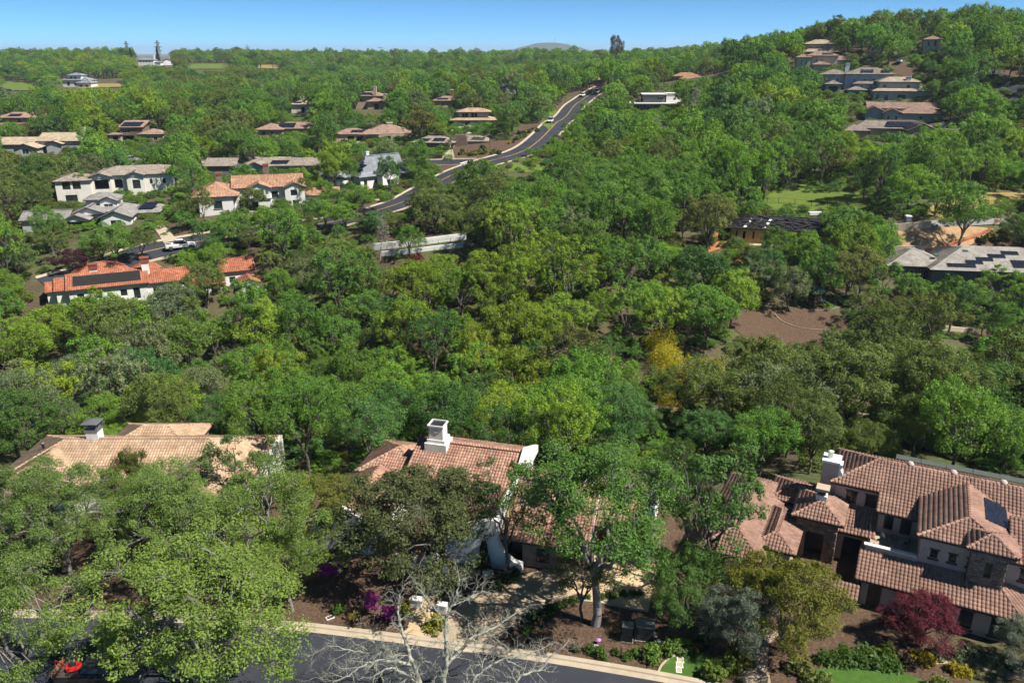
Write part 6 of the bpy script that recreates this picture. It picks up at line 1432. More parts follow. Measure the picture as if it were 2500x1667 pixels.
# mid-distance landmarks
T(2335, 614, 5.6, 12.4, 'mid green', 'lone flat-crowned oak with tall bare trunk above solar tile house', None, 2)
T(1768, 530, 5.2, 15.0, 'bright green', 'tall bright oak with thick trunk at left corner of unfinished house', None, 2)
T(1808, 508, 4.6, 14.0, 'bright green', 'tall bright oak leaning right behind unfinished house corner', None, 3)
T(130, 622, 3.2, 9.0, 'mid green', 'oak with pale straight trunk before grey gabled house', None, 2)
T(500, 556, 2.8, 9.0, 'olive green', 'dark thin oak before left end of orange villa', None, 3)
T(620, 515, 3.2, 6.0, 'olive green', 'olive yellow-green tree before orange villa porch', None, 1)
T(742, 498, 2.0, 6.4, 'olive green', 'small forked oak before right gable of orange villa', None, 3)
T(795, 488, 2.6, 5.0, 'mid green', 'small green oak before right wing of orange villa', None, 4)
T(800, 470, 3.2, 9.5, 'yellow-green', 'yellow-green tall pine-like tree left of slate roof', None, 2)
T(818, 470, 3.0, 9.5, 'yellow-green', 'second yellow-green tree left of slate roof', None, 0)
T(856, 470, 2.2, 8.0, 'bright green', 'slim lime-green tree before slate roofed house', None, 2)
T(950, 470, 3.4, 9.0, 'blue-green', 'dark green oak before slate roofed house', None, 0)
T(1022, 438, 4.2, 10.5, 'mid green', 'green oak right of slate roofed house on bark corner', None, 4)
T(237, 402, 2.6, 5.4, (0.22, 0.33, 0.02), 'small lime-green tree behind cream house', [MID[4]], 0)
T(207, 488, 2.2, 7.4, 'mid green', 'thin oak before left wall of cream modern house', None, 3)
for u, v, R, Ht, t, lab in ((700, 592, 3.2, 7.2, 'mid green', 'oak below mid street, right of round clipped shrubs'), (560, 622, 3.2, 7.0, 'mid green', 'oak below mid street before left of orange villa'), (496, 626, 2.8, 6.4, 'blue-green', 'oak on street bank right of the white pickup'), (846, 562, 3.0, 6.4, 'bright green', 'oak below mid street left of the white wall'), (1048, 478, 3.0, 6.5, 'mid green', 'oak at inner side of mid street bend'), (250, 655, 3.0, 7.0, 'olive green', 'oak above the round terracotta turret'), (742, 588, 2.8, 6.6, 'olive green', 'second oak below mid street, right of round shrubs')):
    T(u, v, R, Ht, t, lab)
for u, v, R, Ht, t, lab in ((1888, 655, 3.2, 7.6, 'mid green', 'oak before the middle of unfinished house'), (1955, 655, 3.8, 9.0, 'bright green', 'oak before right half of unfinished house'), (2045, 650, 4.2, 10.4, 'mid green', 'oak hiding the right end of unfinished house')):
    T(u, v, R, Ht, t, lab)
T(1003, 628, 2.8, 7.0, 'mid green', 'oak leaning over the long white wall', None, 1)
T(590, 602, 3.6, 7.6, 'mid green', 'green oak beside mid street before orange villa', None, 0)
T(650, 592, 3.4, 7.0, 'bright green', 'bright oak at kerb right of the white pickup', None, 5)
T(285, 648, 4.6, 8.0, 'mid green', 'broad oak left of the white pickup', None, 4)
T(350, 640, 2.6, 7.4, 'olive green', 'oak between broad oak and white pickup', None, 3)
T(530, 690, 3.4, 8.0, 'bright green', 'bright green tree between the terracotta roofs', None, 4)
T(760, 565, 3.6, 7.0, 'blue-green', 'blue-green oak over mid street', None, 0)
T(795, 562, 3.2, 6.5, 'bright green', 'bright oak beside blue-green one over mid street', None, 4)
T(888, 514, 3.2, 5.0, 'mid green', 'round low oak on street bank below slate house', None, 4)
T(1018, 655, 1.5, 3.0, (0.15, 0.02, 0.03), 'small dark red maple below the long white wall', [MID[4]], 0, name='maple_tree', cat='maple')
T(178, 665, 3.2, 4.6, (0.07, 0.018, 0.03), 'dark purple plum tree left of terracotta roof', [MID[4]], 0, name='plum_tree', cat='plum tree')
T(908, 565, 2.2, 5.0, (0.05, 0.02, 0.03), 'dark purple plum tree on the bank by mid street', [MID[4]], 0, name='plum_tree', cat='plum tree')
T(30, 625, 3.0, 4.0, (0.06, 0.02, 0.03), 'dark purple plum tree at left edge', [MID[4]], 0, name='plum_tree', cat='plum tree')
T(2085, 188, 2.0, 3.6, (0.09, 0.04, 0.02), 'reddish tree on hillside road bend', [MID[4]], 0, name='maple_tree', cat='maple', D=330)
for u, v, D, R, Ht, lab in ((925, 595, 153, 3.8, 9.5, 'leafless white-barked oak above long white wall'), (1582, 330, 262, 6.0, 10.5, 'round grey leafless tree below flat-roofed house'), (1685, 315, 270, 6.5, 19, 'tall grey leafless tree right of flat-roofed house'), 
                            (1205, 190, 520, 10, 12, 'wide grey leafless tree in far woods'), (470, 410, 240, 3.4, 8, 'purplish leafless tree behind orange villa'), (655, 225, 420, 6, 14, 'pale grey tree in woods left of centre'), (1105, 370, 252, 3.4, 6, 'brownish leafless tree before stone chimney house')):
    T(u, v, R, Ht, (0.20, 0.19, 0.15), lab, GREY, None, 'bare_tree', 'bare tree', 'bare grey trees', D=D)
for u, vt, D, R, lab in ((1505, 97, 620, 5.5, 'tall grey tree breaking the skyline right of mountain'), (613, 104, 900, 8, 'tall bare spreading tree on far left skyline'), (1115, 116, 950, 8, 'bare spreading tree on far centre skyline'), (665, 113, 950, 5, 'thin bare treetop on far skyline'), (1232, 122, 850, 6, 'grey treetop on skyline left of mountain')):
    p = ad(u, vt, D); g = HT(p.x, p.y); q = Vector((p.x, p.y, g)); place_tree('bare_tree', MID[2] if u == 1505 else GREY[int(_rv.integers(3))], q, R, p.z - g, (.12, .12, .08), 0, lab, 'bare grey trees', 'bare tree')
for i, (u, v, R, Ht, t) in enumerate(((1790, 1085, 5.5, 10.5, 'olive green'), (1920, 1090, 6.0, 11.5, 'grey-green'), (2060, 1080, 6.0, 11.0, 'olive green'), (2190, 1075, 6.5, 12.5, 'olive green'), (2330, 1085, 5.8, 11.0, 'dark green'), (2460, 1090, 6.0, 11.5, 'dark green'), (1680, 1060, 5.0, 9.5, 'olive green'))):
    T(u, v, R, Ht, t, ['second', 'third', 'fourth', 'fifth', 'sixth', 'seventh', 'first'][i] + ' from the left of the big oaks close behind the brown tiled house', HI, i % 4)
for u, v, R, Ht, t, lab in ((1925, 760, 3.6, 9.0, 'grey-green', 'leaning grey-green oak left of the playset'), (2062, 742, 3.4, 8.5, 'bronze green', 'bronze oak right of the playset'), (2105, 806, 3.6, 8.0, 'olive green', 'oak at right end of the bark yard border'), (1975, 702, 3.4, 8.5, 'mid green', 'oak shading the playset from behind'), (2025, 705, 3.6, 9.0, 'blue-green', 'second oak behind the playset'), (2140, 760, 3.6, 8.0, 'mid green', 'oak between playset and solar tile house'), (1870, 720, 3.6, 9.5, 'blue-green', 'tall-trunked oak at upper left of bark yard'), (2335, 778, 4.2, 7.8, 'bright green', 'bright oak before left end of solar tile house'), (2420, 772, 4.4, 8.0, 'bright green', 'broad bright oak before middle of solar tile house'), (2490, 770, 3.6, 7.6, 'olive green', 'olive oak before right end of solar tile house'), (2215, 735, 2.6, 5.8, 'mid green', 'small round oak at left corner of solar tile house')):
    T(u, v, R, Ht, t, lab)
CN = [conifer(801), conifer(802, R=1.0, Ht=11, n=500)]
p = ad(388, 160, 900); p.z = HT(p.x, p.y); place_tree('conifer_tree', CN[0], p, 2.6, 17.0, (0.02, 0.035, 0.022), 0, 'dark conifer beside white mansion on far ridge', None, 'conifer', (2.4, 11))
p = ad(322, 152, 860); p.z = HT(p.x, p.y); place_tree('cypress_tree', CN[1], p, 1.6, 17.0, (0.02, 0.035, 0.022), 0, 'thin cypress spire on far left skyline', None, 'cypress', (1, 11))
p = gp(1182, 1392); place_tree('cypress_tree', CN[1], p, 0.55, 2.9, (0.04, 0.08, 0.02), 0, 'small dark cypress against the curved buttress', None, 'cypress', (1, 11))
for u, v, lab, s in ((2098, 1432, 'small cypress left of twin at lower eave of brown house', 3.4), (2112, 1440, 'shorter right-hand cypress at lower eave of brown house', 2.8), (1862, 1412, 'small cypress before left wing of brown house', 3.2)):
    p = gp(u, v); place_tree('cypress_tree', CN[1], p, 0.6, s, (0.07, 0.115, 0.015), 0, lab, 'small cypresses by the brown house', 'cypress', (1, 11))
# shrubs
SH = [shrub_mesh(900 + i, .6, .8, .085, 55, 14) for i in range(3)]; BALL = shrub_mesh(910, .6, 1.0, .07, 110, 16, True); SHL = shrub_mesh(911, .6, .8, .16, 26, 9)
SPIKE = None
def shrub(u, v, s, tint, label, mesh=None, group=None, zs=1.0, name='shrub', cat='shrub'):
    p = gp(u, v); o = link(name, mesh or SH[int(_rv.integers(3))], None, p, _rv.random() * 6.28); o.scale = (s, s, s * zs); o['tint'] = [float(x) for x in tint]; tag(o, label, cat, group); return o
gr, yl, dk = (0.07, 0.13, 0.02), (0.30, 0.25, 0.015), (0.035, 0.065, 0.018)
for i, (u, v) in enumerate(((1560, 1452), (1543, 1452), (1522, 1454), (1505, 1456), (1488, 1458), (1468, 1462), (1434, 1463), (1416, 1466), (1396, 1470), (1380, 1475), (1366, 1480), (1352, 1486))):
    shrub(u, v, .62, gr, f'small clipped shrub edging the concrete court, {["first", "second", "third", "fourth", "fifth", "sixth", "seventh", "eighth", "ninth", "tenth", "eleventh", "twelfth"][i]} from the right', None, 'shrubs edging the court')
for u, v, s, t, lab in ((1335, 1500, 1.0, dk, 'dark green shrub at driveway bend'), (1292, 1512, 1.1, dk, 'dark round shrub between driveway and bare oak'), (1285, 1545, .8, gr, 'low green shrub in the mulch right of bare oak'), (1240, 1420, 1.3, dk, 'dark mound shrub beside driveway top'), (1208, 1432, 1.4, dk, 'dark shrub beside white garden bench wall'), (1255, 1405, 1.0, dk, 'dark shrub under ivy oak'),
                        (985, 1500, 1.3, (.24, .25, .02), 'yellow-green bush right of the bright redbud'), (1065, 1535, 1.5, (.22, .23, .03), 'yellow-green bush by bare oak and walkway'), (957, 1408, .5, yl, 'small yellow flower clump under dark olive oak'), (957, 1384, .6, (.2, .22, .02), 'small yellow-green clump beyond yellow flowers'), (1085, 1386, .9, (.2, .18, .02), 'yellowish shrub by white garden wall'),
                        (895, 1345, .9, gr, 'green shrub under olive oak'), (826, 1496, 1.0, gr, 'green shrub at left of spiky plant'), (1440, 1590, .8, gr, 'green grass tuft near utility lids'), (1466, 1602, 1.0, gr, 'larger green tuft beside utility lids'), (1405, 1588, .7, (.10, .13, .07), 'grey-green tuft left of utility lids'), (1502, 1595, .6, gr, 'small green tuft left of first post'), (1527, 1608, .65, gr, 'small green tuft right of first post'), (1553, 1602, .9, (.10, .17, .03), 'bright green tuft before transformer box'),
                        (1590, 1606, 1.5, (.12, .20, .03), 'bright green grass clump by lawn edging'), (1640, 1592, 1.4, (.11, .19, .03), 'bright green grass clump behind the little lawn'), (1668, 1590, 1.3, (.10, .17, .03), 'grass clump right behind the little lawn'), (1800, 1615, 1.7, (.14, .14, .02), 'bronze-green bush right of the little lawn'), (1775, 1640, 1.6, (.14, .18, .02), 'light green bush beside walkway'), (1715, 1575, 1.0, dk, 'dark shrub in shade behind little lawn'),
                        (2060, 1612, 1.5, gr, 'green shrub at left of hedge below brown house'), (2110, 1608, 1.5, gr, 'leafy green shrub under red maple left'), (2165, 1605, 1.4, (.09, .15, .02), 'green shrub under red maple'), (2290, 1600, 1.2, (.12, .15, .08), 'grey-green shrub by front wall window'), (2330, 1606, 1.2, (.12, .15, .08), 'grey-green shrub under first window'), (2370, 1612, 1.2, (.11, .14, .08), 'grey-green shrub between front windows'), (2415, 1622, 1.4, (.11, .14, .08), 'grey-green shrub under last window'), (2455, 1632, 1.4, (.10, .13, .07), 'grey-green shrub at right by last window'),
                        (2240, 1612, 1.1, yl, 'yellow flowering shrub right of hedge'), (2265, 1618, 1.0, yl, 'yellow flowering shrub below grey-green shrubs'), (2330, 1640, 1.0, yl, 'yellow flower patch on bottom bed'), (2355, 1645, .9, yl, 'yellow flower patch at right of bottom bed'), (2130, 1600, .6, (.3, .2, .01), 'orange-yellow flower tuft under maple'), (2215, 1625, 1.1, (.09, .06, .04), 'brownish purple shrub beside yellow flowers'),
                        (1950, 1640, 1.6, (.14, .15, .04), 'olive shrub by walkway at bottom'), (2000, 1690, 1.8, (.16, .18, .05), 'pale green bush at bottom edge'), (2290, 1690, 1.6, (.15, .19, .05), 'pale green bush at bottom right edge'), (1740, 1420, 1.2, (.15, .12, .03), 'bronze shrub behind silvery olive'), (38, 1445, 1.0, yl, 'yellow flowering shrub by corner lawn'), (58, 1448, .9, yl, 'second yellow flowering shrub by corner lawn'),
                        (845, 1122, 1.3, (.28, .26, .02), 'yellow clipped bush in back yard'), (755, 1190, 1.2, (.2, .22, .02), 'yellow-green bush by left yard wall'), (2055, 1130, 1.5, (.09, .015, .03), 'dark red shrub behind brown house'), (1640, 640, 1.3, dk, 'dark shrub in wood left of red dirt')):
    shrub(u, v, s, t, lab)
for i in range(8): shrub(2010 + i * 24, 1614 + i * 2.2, 1.15, (.075, .14, .025), f'hedge shrub along lawn below brown house, {["first", "second", "third", "fourth", "fifth", "sixth", "seventh", "eighth"][i]} from the left', None, 'hedge below the brown house')
shrub(1742, 1655, 1.35, (.11, .16, .02), 'clipped ball shrub at right side of little lawn', BALL)
for i, (u, v, s) in enumerate(((680, 585, 2.4), (722, 580, 2.6), (655, 592, 2.2), (632, 598, 2.4))): shrub(u, v, s, dk, f'dark round clipped shrub below mid street, {["third", "fourth", "second", "first"][i]} from the left', SHL, 'round shrubs below the mid street')
for i, (u, v) in enumerate(((2420, 582), (2448, 575), (2458, 588), (2432, 592), (2395, 594))): shrub(u, v, 1.9, (.12, .13, .02) if i < 3 else dk, ['left olive', 'rear olive', 'right olive', 'front dark green', 'leftmost dark'][i] + ' clipped ball shrub on bark slope at right', SHL, 'ball shrubs on the bark slope')
BROOM = [shrub_mesh(920 + i, 2.2, 3.0, .075, 200, 26) for i in range(2)]
# yellow-flowering broom
for i, (u, v, s) in enumerate(((1612, 872, 1.3), (1622, 905, 1.2), (1655, 955, 1.6), (1725, 950, 1.4), (1640, 985, 1.2))):
    shrub(u, v, s, (0.40, 0.35, 0.025), ['topmost', 'second topmost', 'largest middle', 'rightmost', 'lowest'][i] + ' bright yellow flowering broom bush at ravine edge', BROOM[i % 2], 'yellow broom in the ravine', 1.25, 'broom_bush', 'bush')
# verge planting along the upper street
_k = 0; BEDS = ['at the street corner bed', 'in the bed below the bend', 'in the bed along the bend', 'before the low tan house', 'in the rear corner bed']
for bed, (u0, v0, u1, v1, n) in zip(BEDS, ((1120, 385, 1220, 372, 12), (1245, 350, 1275, 330, 6), (1265, 340, 1310, 312, 8), (830, 352, 900, 358, 9), (1150, 378, 1200, 366, 6))):
    for i in range(n):
        t = (i + .5) / n; _k += 1
        shrub(u0 + (u1 - u0) * t + _rv.normal(0, 6), v0 + (v1 - v0) * t + _rv.normal(0, 4), 1.0 + .8 * _rv.random(), [gr, yl, dk, (.12, .14, .06), (.25, .06, .2)][int(_rv.choice(5, p=[.35, .2, .2, .2, .05]))], f'small garden shrub {bed}, {nth(i)} from the left', SHL, 'garden shrubs along the upper street')
# spiky flax by the kerb
m = MB(); rg = np.random.default_rng(8)
for i in range(60):
    a, l, w = rg.random() * 6.28, 0.7 + .5 * rg.random(), .03; c, s = math.cos(a), math.sin(a); o = .35 + .5 * rg.random()
    m.add([(-s * w, c * w, 0), (s * w, -c * w, 0), (c * l * o * .5 + s * w, s * l * o * .5 - c * w, l * .75), (c * l * o * .5 - s * w, s * l * o * .5 + c * w, l * .75), (c * l * o, s * l * o, l * (.95 - .4 * o))], [[0, 1, 2, 3], [3, 2, 4]], rg.random())
o = m.build('flax_plant', LEAF); o.location = gp(868, 1520); o['tint'] = [.26, .21, .05]; tag(o, 'spiky yellow-brown flax plant by the street kerb left of redbud', 'plant')
# ------------------------------------------------------------------ vehicles
def paint(name, c, rough=0.3): return surf('paint_' + name, c, tuple(x * .93 for x in c), 1.0, rough, spec=0.5)
TYRE = surf('tyre', (.018, .018, .018), (.03, .03, .03), 6, .9); CHROME = surf('chrome', (.5, .5, .52), (.42, .42, .44), 2, .25, metal=.9); LAMPM = surf('lamp_glass', (.7, .7, .68), (.6, .6, .6), 3, .15); RED = surf('tail_red', (.35, .02, .02), (.28, .02, .02), 3, .3)
def loft(mb, st):
    "st: stations (x, half width low, half width high, z low, z high)"
    V = []; Fc = []
    for x, a, b, z0, z1 in st: zm = z0 + (z1 - z0) * .55; V += [(x, -a * .94, z0), (x, a * .94, z0), (x, a, zm), (x, b, z1), (x, -b, z1), (x, -a, zm)]
    for i in range(len(st) - 1):
        for k in range(6): k2 = (k + 1) % 6; Fc.append([i * 6 + k, i * 6 + k2, (i + 1) * 6 + k2, (i + 1) * 6 + k])
    Fc += [[5, 4, 3, 2, 1, 0], [(len(st) - 1) * 6 + k for k in range(6)]]
    mb.add(V, Fc); return mb
def vehicle(name, label, cat, pos, rotz, kind, col):
    r = link(name, None, None, pos, rotz); tag(r, label, cat)
    P = paint(*col); b = MB(); L = 5.8 if kind == 'pickup' else 4.7; H = 1.9 if kind == 'pickup' else 1.5 if kind == 'sedan' else 1.68; w = .98 if kind == 'pickup' else .9; g = .42 if kind == 'pickup' else .25; x0 = -L / 2; belt = 1.15 if kind == 'pickup' else .92
    if kind == 'pickup':
        loft(b, [(x0, w * .96, w * .93, g, belt), (x0 + 1.9, w, w * .95, g, belt + .02), (x0 + 4.1, w, w * .93, g, belt), (x0 + 5.5, w * .97, w * .88, g, belt - .08), (L / 2, w * .85, w * .75, g + .1, belt - .25)])
        body = b.build('body', P, r, False)
        MB().box(x0 + .12, x0 + 1.85, -w * .82, w * .82, belt - .002, belt + .012).build('bed_floor', TRIM, r)
        m = MB()
        for y in (-w * .95, w * .86): m.box(x0, x0 + 1.9, y, y + .08, belt + .015, belt + .12)
        m.box(x0, x0 + .08, -w * .85, w * .85, belt + .015, belt + .12); m.build('bed_rail', P, r)
        cab = [(x0 + 1.95, w * .9, w * .72, belt, H), (x0 + 2.2, w * .92, w * .74, belt, H), (x0 + 3.5, w * .92, w * .72, belt, H - .02), (x0 + 4.3, w * .9, w * .68, belt, belt + .05)]; rx = (x0 + 2.05, x0 + 3.55)
    else:
        loft(b, [(x0, w * .86, w * .78, g + .12, belt - .02), (x0 + .5, w, w * .9, g, belt + .02), (x0 + 2.9, w, w * .93, g, belt), (x0 + 4.2, w * .97, w * .84, g, belt - .14), (L / 2, w * .8, w * .66, g + .1, belt - .3)])
        body = b.build('body', P, r)
        ba = .35 if kind == 'suv' else .75
        cab = [(x0 + ba * .5, w * .84, w * .7, belt, belt + .04), (x0 + ba + .35, w * .87, w * .68, belt, H), (x0 + 2.5, w * .88, w * .68, belt, H), (x0 + 3.45, w * .87, w * .66, belt, belt + .04)]; rx = (x0 + ba + .3, x0 + 2.6)
    m = MB(); loft(m, cab); m.build('windows', GLASS, r)
    MB().box(rx[0], rx[1], -w * .70, w * .70, H - .015, H + .035).build('roof', P, r)
    for x in (x0 + .95, x0 + L - 1.0):
        for s in (-1, 1):
            rad = .40 if kind == 'pickup' else .33; t = MB(); t.tube([(x, s * (w - .22), rad), (x, s * (w + .02), rad)], rad, 14); wh = t.build('wheel', TYRE, r); q = MB(); q.tube([(x, s * (w + .0), rad), (x, s * (w + .03), rad)], rad * .6, 10); q.build('rim', CHROME, wh)
    for s in (-1, 1):
        MB().box(L / 2 - .12, L / 2 + .02, s * w * .62 - .14, s * w * .62 + .14, belt - .38, belt - .22).build('headlight', LAMPM, r); MB().box(x0 - .02, x0 + .08, s * w * .76 - .08, s * w * .76 + .08, belt - .35, belt - .05).build('tail_light', RED, r)
    MB().box(L / 2 - .05, L / 2 + .06, -w * .8, w * .8, g + .08, g + .26).build('bumper', CHROME if kind == 'pickup' else TRIM, r)
    return r
def heading(u0, v0, u1, v1): a, b = gp(u0, v0), gp(u1, v1); return math.atan2(b.y - a.y, b.x - a.x)
def on(u, v, dz=.16): p = gp(u, v); return Vector((p.x, p.y, p.z + dz))
rd = lambda u, v: min(range(len(MAIN_L) - 1), key=lambda i: (MAIN_L[i] - gp(u, v).xy).length)
def road_dir(u, v): i = rd(u, v); d = MAIN_L[i + 1] - MAIN_L[i]; return math.atan2(d.y, d.x)
def lane(u, v, off):
    i = rd(u, v); d = (MAIN_L[i + 1] - MAIN_L[i]).normalized(); p = MAIN_L[i] + Vector((d.y, -d.x)) * off; return Vector((p.x, p.y, HT(p.x, p.y) + .14))
vehicle('pickup_truck', 'white pickup truck driving on the mid street below grey gabled house', 'pickup', lane(436, 606, 2.0), road_dir(436, 606), 'pickup', ('white', (.72, .72, .72)))
vehicle('pickup_truck', 'silver-grey pickup parked behind the cream modern house', 'pickup', on(318, 397, .2), heading(300, 396, 340, 396) + math.pi, 'pickup', ('silver', (.42, .44, .48)))
vehicle('white_car', 'white car coming down the upper street, nearest of three', 'car', lane(1355, 302, -2.2), road_dir(1355, 302) + math.pi, 'suv', ('white', (.72, .72, .72)))
vehicle('white_car', 'white car farther up the upper street on left lane', 'car', lane(1420, 236, -2.2), road_dir(1420, 236) + math.pi, 'sedan', ('white', (.72, .72, .72)))
vehicle('white_car', 'white car on right lane near the top of upper street', 'car', lane(1445, 228, 2.4), road_dir(1445, 228), 'suv', ('white', (.72, .72, .72)))
vehicle('dark_car', 'black car parked at kerb of mid street right of orange villa', 'car', lane(842, 530, -3.6), road_dir(842, 530), 'suv', ('black', (.02, .02, .022)))
vehicle('dark_car', 'dark blue car in front of solar shed house', 'car', on(288, 353, .2), .2, 'sedan', ('navy', (.03, .04, .06)))
vehicle('white_car', 'small white car on left meadow drive before club house', 'car', on(88, 224, .6), 0, 'suv', ('white', (.72, .72, .72)))
vehicle('dark_car', 'dark car on left meadow drive', 'car', on(24, 226, .6), 0, 'sedan', ('navy', (.03, .04, .06)))
vehicle('white_car', 'white car on hillside road near right skyline', 'car', on(2195, 156, .4), 1.0, 'sedan', ('white', (.72, .72, .72)))
r = vehicle('pickup_truck', 'black pickup with timber tailgate board parked at bottom left', 'pickup', Vector((-28.9, 44.8, .12)), math.radians(2), 'pickup', ('black', (.012, .014, .018)))
for i in range(3): MB().box(-3.0, -2.92, -.85 + i * .58, -.3 + i * .58, 1.18, 1.55).build('board', surf('ramp_wood', (.30, .17, .08), (.2, .11, .05), 2, .9), r)
MRED = paint('mower_red', (.45, .02, .015)); r = link('red_mower', None, None, (-30.8, 44.8, 1.3), .5); tag(r, 'red mower standing in the bed of the black pickup', 'mower')
m = MB(); m.lathe([(.1, .12), (.5, .12), (.55, .2), (.5, .3), (.2, .34)], 0, 0, 14); m.build('deck', MRED, r); MB().box(-.2, .2, -.2, .2, .34, .6).build('engine', BLACK, r); m = MB(); m.tube([(-.4, -.22, .3), (-1.0, -.25, .95), (-1.0, .25, .95), (-.4, .22, .3)], .025, 6); m.build('handle', MRED, r)
for x in (-.4, .4):
    for s in (-1, 1): t = MB(); t.tube([(x, s * .45, .1), (x, s * .56, .1)], .12, 10); t.build('wheel', TYRE, r)
# ------------------------------------------------------------------ balcony furniture on the brown house
IRON = surf('cast_iron', (.10, .13, .12), (.07, .09, .085), 3, .5); PALE = surf('cast_pale', (.55, .56, .55), (.45, .46, .45), 3, .5)
def bist(x, y, z): return HC.M @ Vector((x, y, z))
r = link('bistro_table', None, None, bist(2.2, 7.0, 3.002), 0); tag(r, 'round dark bistro table on the brown house balcony', 'table'); MB().lathe([(.02, .70), (.42, .70), (.43, .72), (.42, .74)], 0, 0, 18).build('table_top', IRON, r)
for i in range(3): a = i * 2.094; MB().tube([(math.cos(a) * .06, math.sin(a) * .06, .70), (math.cos(a) * .1, math.sin(a) * .1, .4), (math.cos(a) * .3, math.sin(a) * .3, 0)], .02, 5).build('leg', IRON, r)
def chair(x, y, rot, mt, lab):
    r = link('bistro_chair', None, None, bist(x, y, 3.002), rot); tag(r, lab, 'chair', 'bistro chairs on the balcony'); MB().lathe([(.02, .43), (.2, .43), (.21, .45), (.2, .47)], 0, 0, 14).build('seat', mt, r)
    for sx in (-1, 1):
        for sy in (-1, 1): MB().tube([(sx * .14, sy * .14, .43), (sx * .2, sy * .2, 0)], .014, 5).build('leg', mt, r)
    m = MB()
    for k in range(7): a = math.radians(-75 + 25 * k); m.tube([(-.19, math.sin(a) * .08, .46), (-.24, math.sin(a) * .22, .74 + .16 * math.cos(a))], .013, 4)
    m.tube([(-.2, -.2, .46), (-.23, -.22, .75), (-.25, -.1, .9), (-.25, .1, .9), (-.23, .22, .75), (-.2, .2, .46)], .018, 5); m.build('backrest', mt, r)
chair(1.45, 7.3, .3, IRON, 'dark bistro chair left of the balcony table'); chair(3.1, 7.0, 2.9, IRON, 'dark bistro chair right of the balcony table'); chair(1.9, 5.6, 1.8, PALE, 'pale bistro chair nearest the balcony parapet')
chair(.95, 5.2, .2, IRON, 'low dark chair at left end of the balcony')
# ------------------------------------------------------------------ things by the near street
def post(u, v, lab): p = gp(u, v); m = MB(); m.box(-.06, .06, -.06, .06, -.2, .95).add([(-.06, -.06, .95), (.06, -.06, .95), (.06, .06, .95), (-.06, .06, .95), (0, 0, 1.0)], [[0, 1, 4], [1, 2, 4], [2, 3, 4], [3, 0, 4]]); o = m.build('wooden_post', surf('post_wood', (.09, .05, .035), (.06, .035, .025), 4, .9)); o.location = p; tag(o, lab, 'post', 'wooden posts by the kerb')
post(1516, 1605, 'left brown wooden post in the bark by the kerb'); post(1570, 1613, 'right brown wooden post by red bark and lawn edging')
UGREEN = surf('utility_green', (.045, .06, .05), (.035, .045, .04), 2, .5)
def cabinet(u, v, w, d, hh, lab, grille):
    p = gp(u, v); r = link('utility_cabinet', None, None, p, math.radians(-10)); tag(r, lab, 'utility cabinet'); MB().box(-w / 2, w / 2, 0, d, .08, hh).build('body', UGREEN, r); MB().box(-w / 2 - .05, w / 2 + .05, -.05, d + .05, hh + .002, hh + .07).build('lid', surf('utility_lid', (.16, .18, .16), (.12, .135, .12), 1.5, .5), r); MB().box(-w / 2 - .1, w / 2 + .1, -.1, d + .1, -.1, .078).build('plinth', CONCRETE, r)
    if grille:
        for i in range(12): MB().box(-w / 2 + .08 + i * (w - .2) / 12, -w / 2 + .12 + i * (w - .2) / 12, -.02, -.002, .15, .55).build('louvre', METAL, r)
    MB().box(w * .2, w * .24, -.05, -.002, hh * .5, hh * .62).build('handle', METAL, r)
cabinet(1531, 1568, .75, .6, 1.35, 'tall dark green utility cabinet, left one under the oak', False); cabinet(1574, 1566, 1.35, 1.0, 1.25, 'wide dark green transformer cabinet with louvres', True)
for u, v, hh, lab in ((1606, 1586, .85, 'grey-green capped bollard pipe by bright grass'), (1598, 1572, .8, 'grey bollard pipe half behind the transformer')):
    o = MB().lathe([(.15, -.2), (.15, hh - .05), (.17, hh - .04), (.17, hh), (.05, hh + .03)], 0, 0, 14).build('bollard', surf('bollard_grey', (.10, .12, .12), (.08, .09, .09), 3, .6), None, True); o.location = gp(u, v); tag(o, lab, 'bollard', 'utility bollards')
def lid(u, v, rot, lab, w=.62, d=.42, mt=None):
    r = link('meter_box', None, None, gp(u, v), rot); tag(r, lab, 'meter box', 'meter boxes in the verge'); m = MB()
    for a in ((-w / 2, w / 2, -d / 2, -d / 2 + .05), (-w / 2, w / 2, d / 2 - .05, d / 2), (-w / 2, -w / 2 + .05, -d / 2 + .05, d / 2 - .05), (w / 2 - .05, w / 2, -d / 2 + .05, d / 2 - .05)): m.box(*a, 0, .09)
    m.build('rim', WTRIM, r); MB().box(-w / 2 + .05, w / 2 - .05, -d / 2 + .05, d / 2 - .05, 0, .083).build('cover', mt or MULCH, r)
lid(1456, 1582, 1.3, 'far white-rimmed utility lid near kerb'); lid(1451, 1594, 1.3, 'near white-rimmed utility lid at kerb'); lid(806, 1508, .6, 'white-rimmed utility lid in bark left of flax plant'); lid(1661, 1612, 1.45, 'far concrete lid in the little lawn', .6, .5, CONCRETE); lid(1659, 1624, 1.45, 'middle concrete lid in the little lawn', .6, .5, CONCRETE); lid(1657, 1636, 1.45, 'near concrete lid in the little lawn', .6, .4, CONCRETE)
o = MB().lathe([(.02, 0), (.03, .25), (.2, .42), (.1, .5)], 0, 0, 8).build('flower_clump', surf('lilac_flowers', (.5, .25, .6), (.4, .2, .55), 9, .8)); o.location = gp(1461, 1572); tag(o, 'small lilac flower clump beside the utility lids', 'flowers')
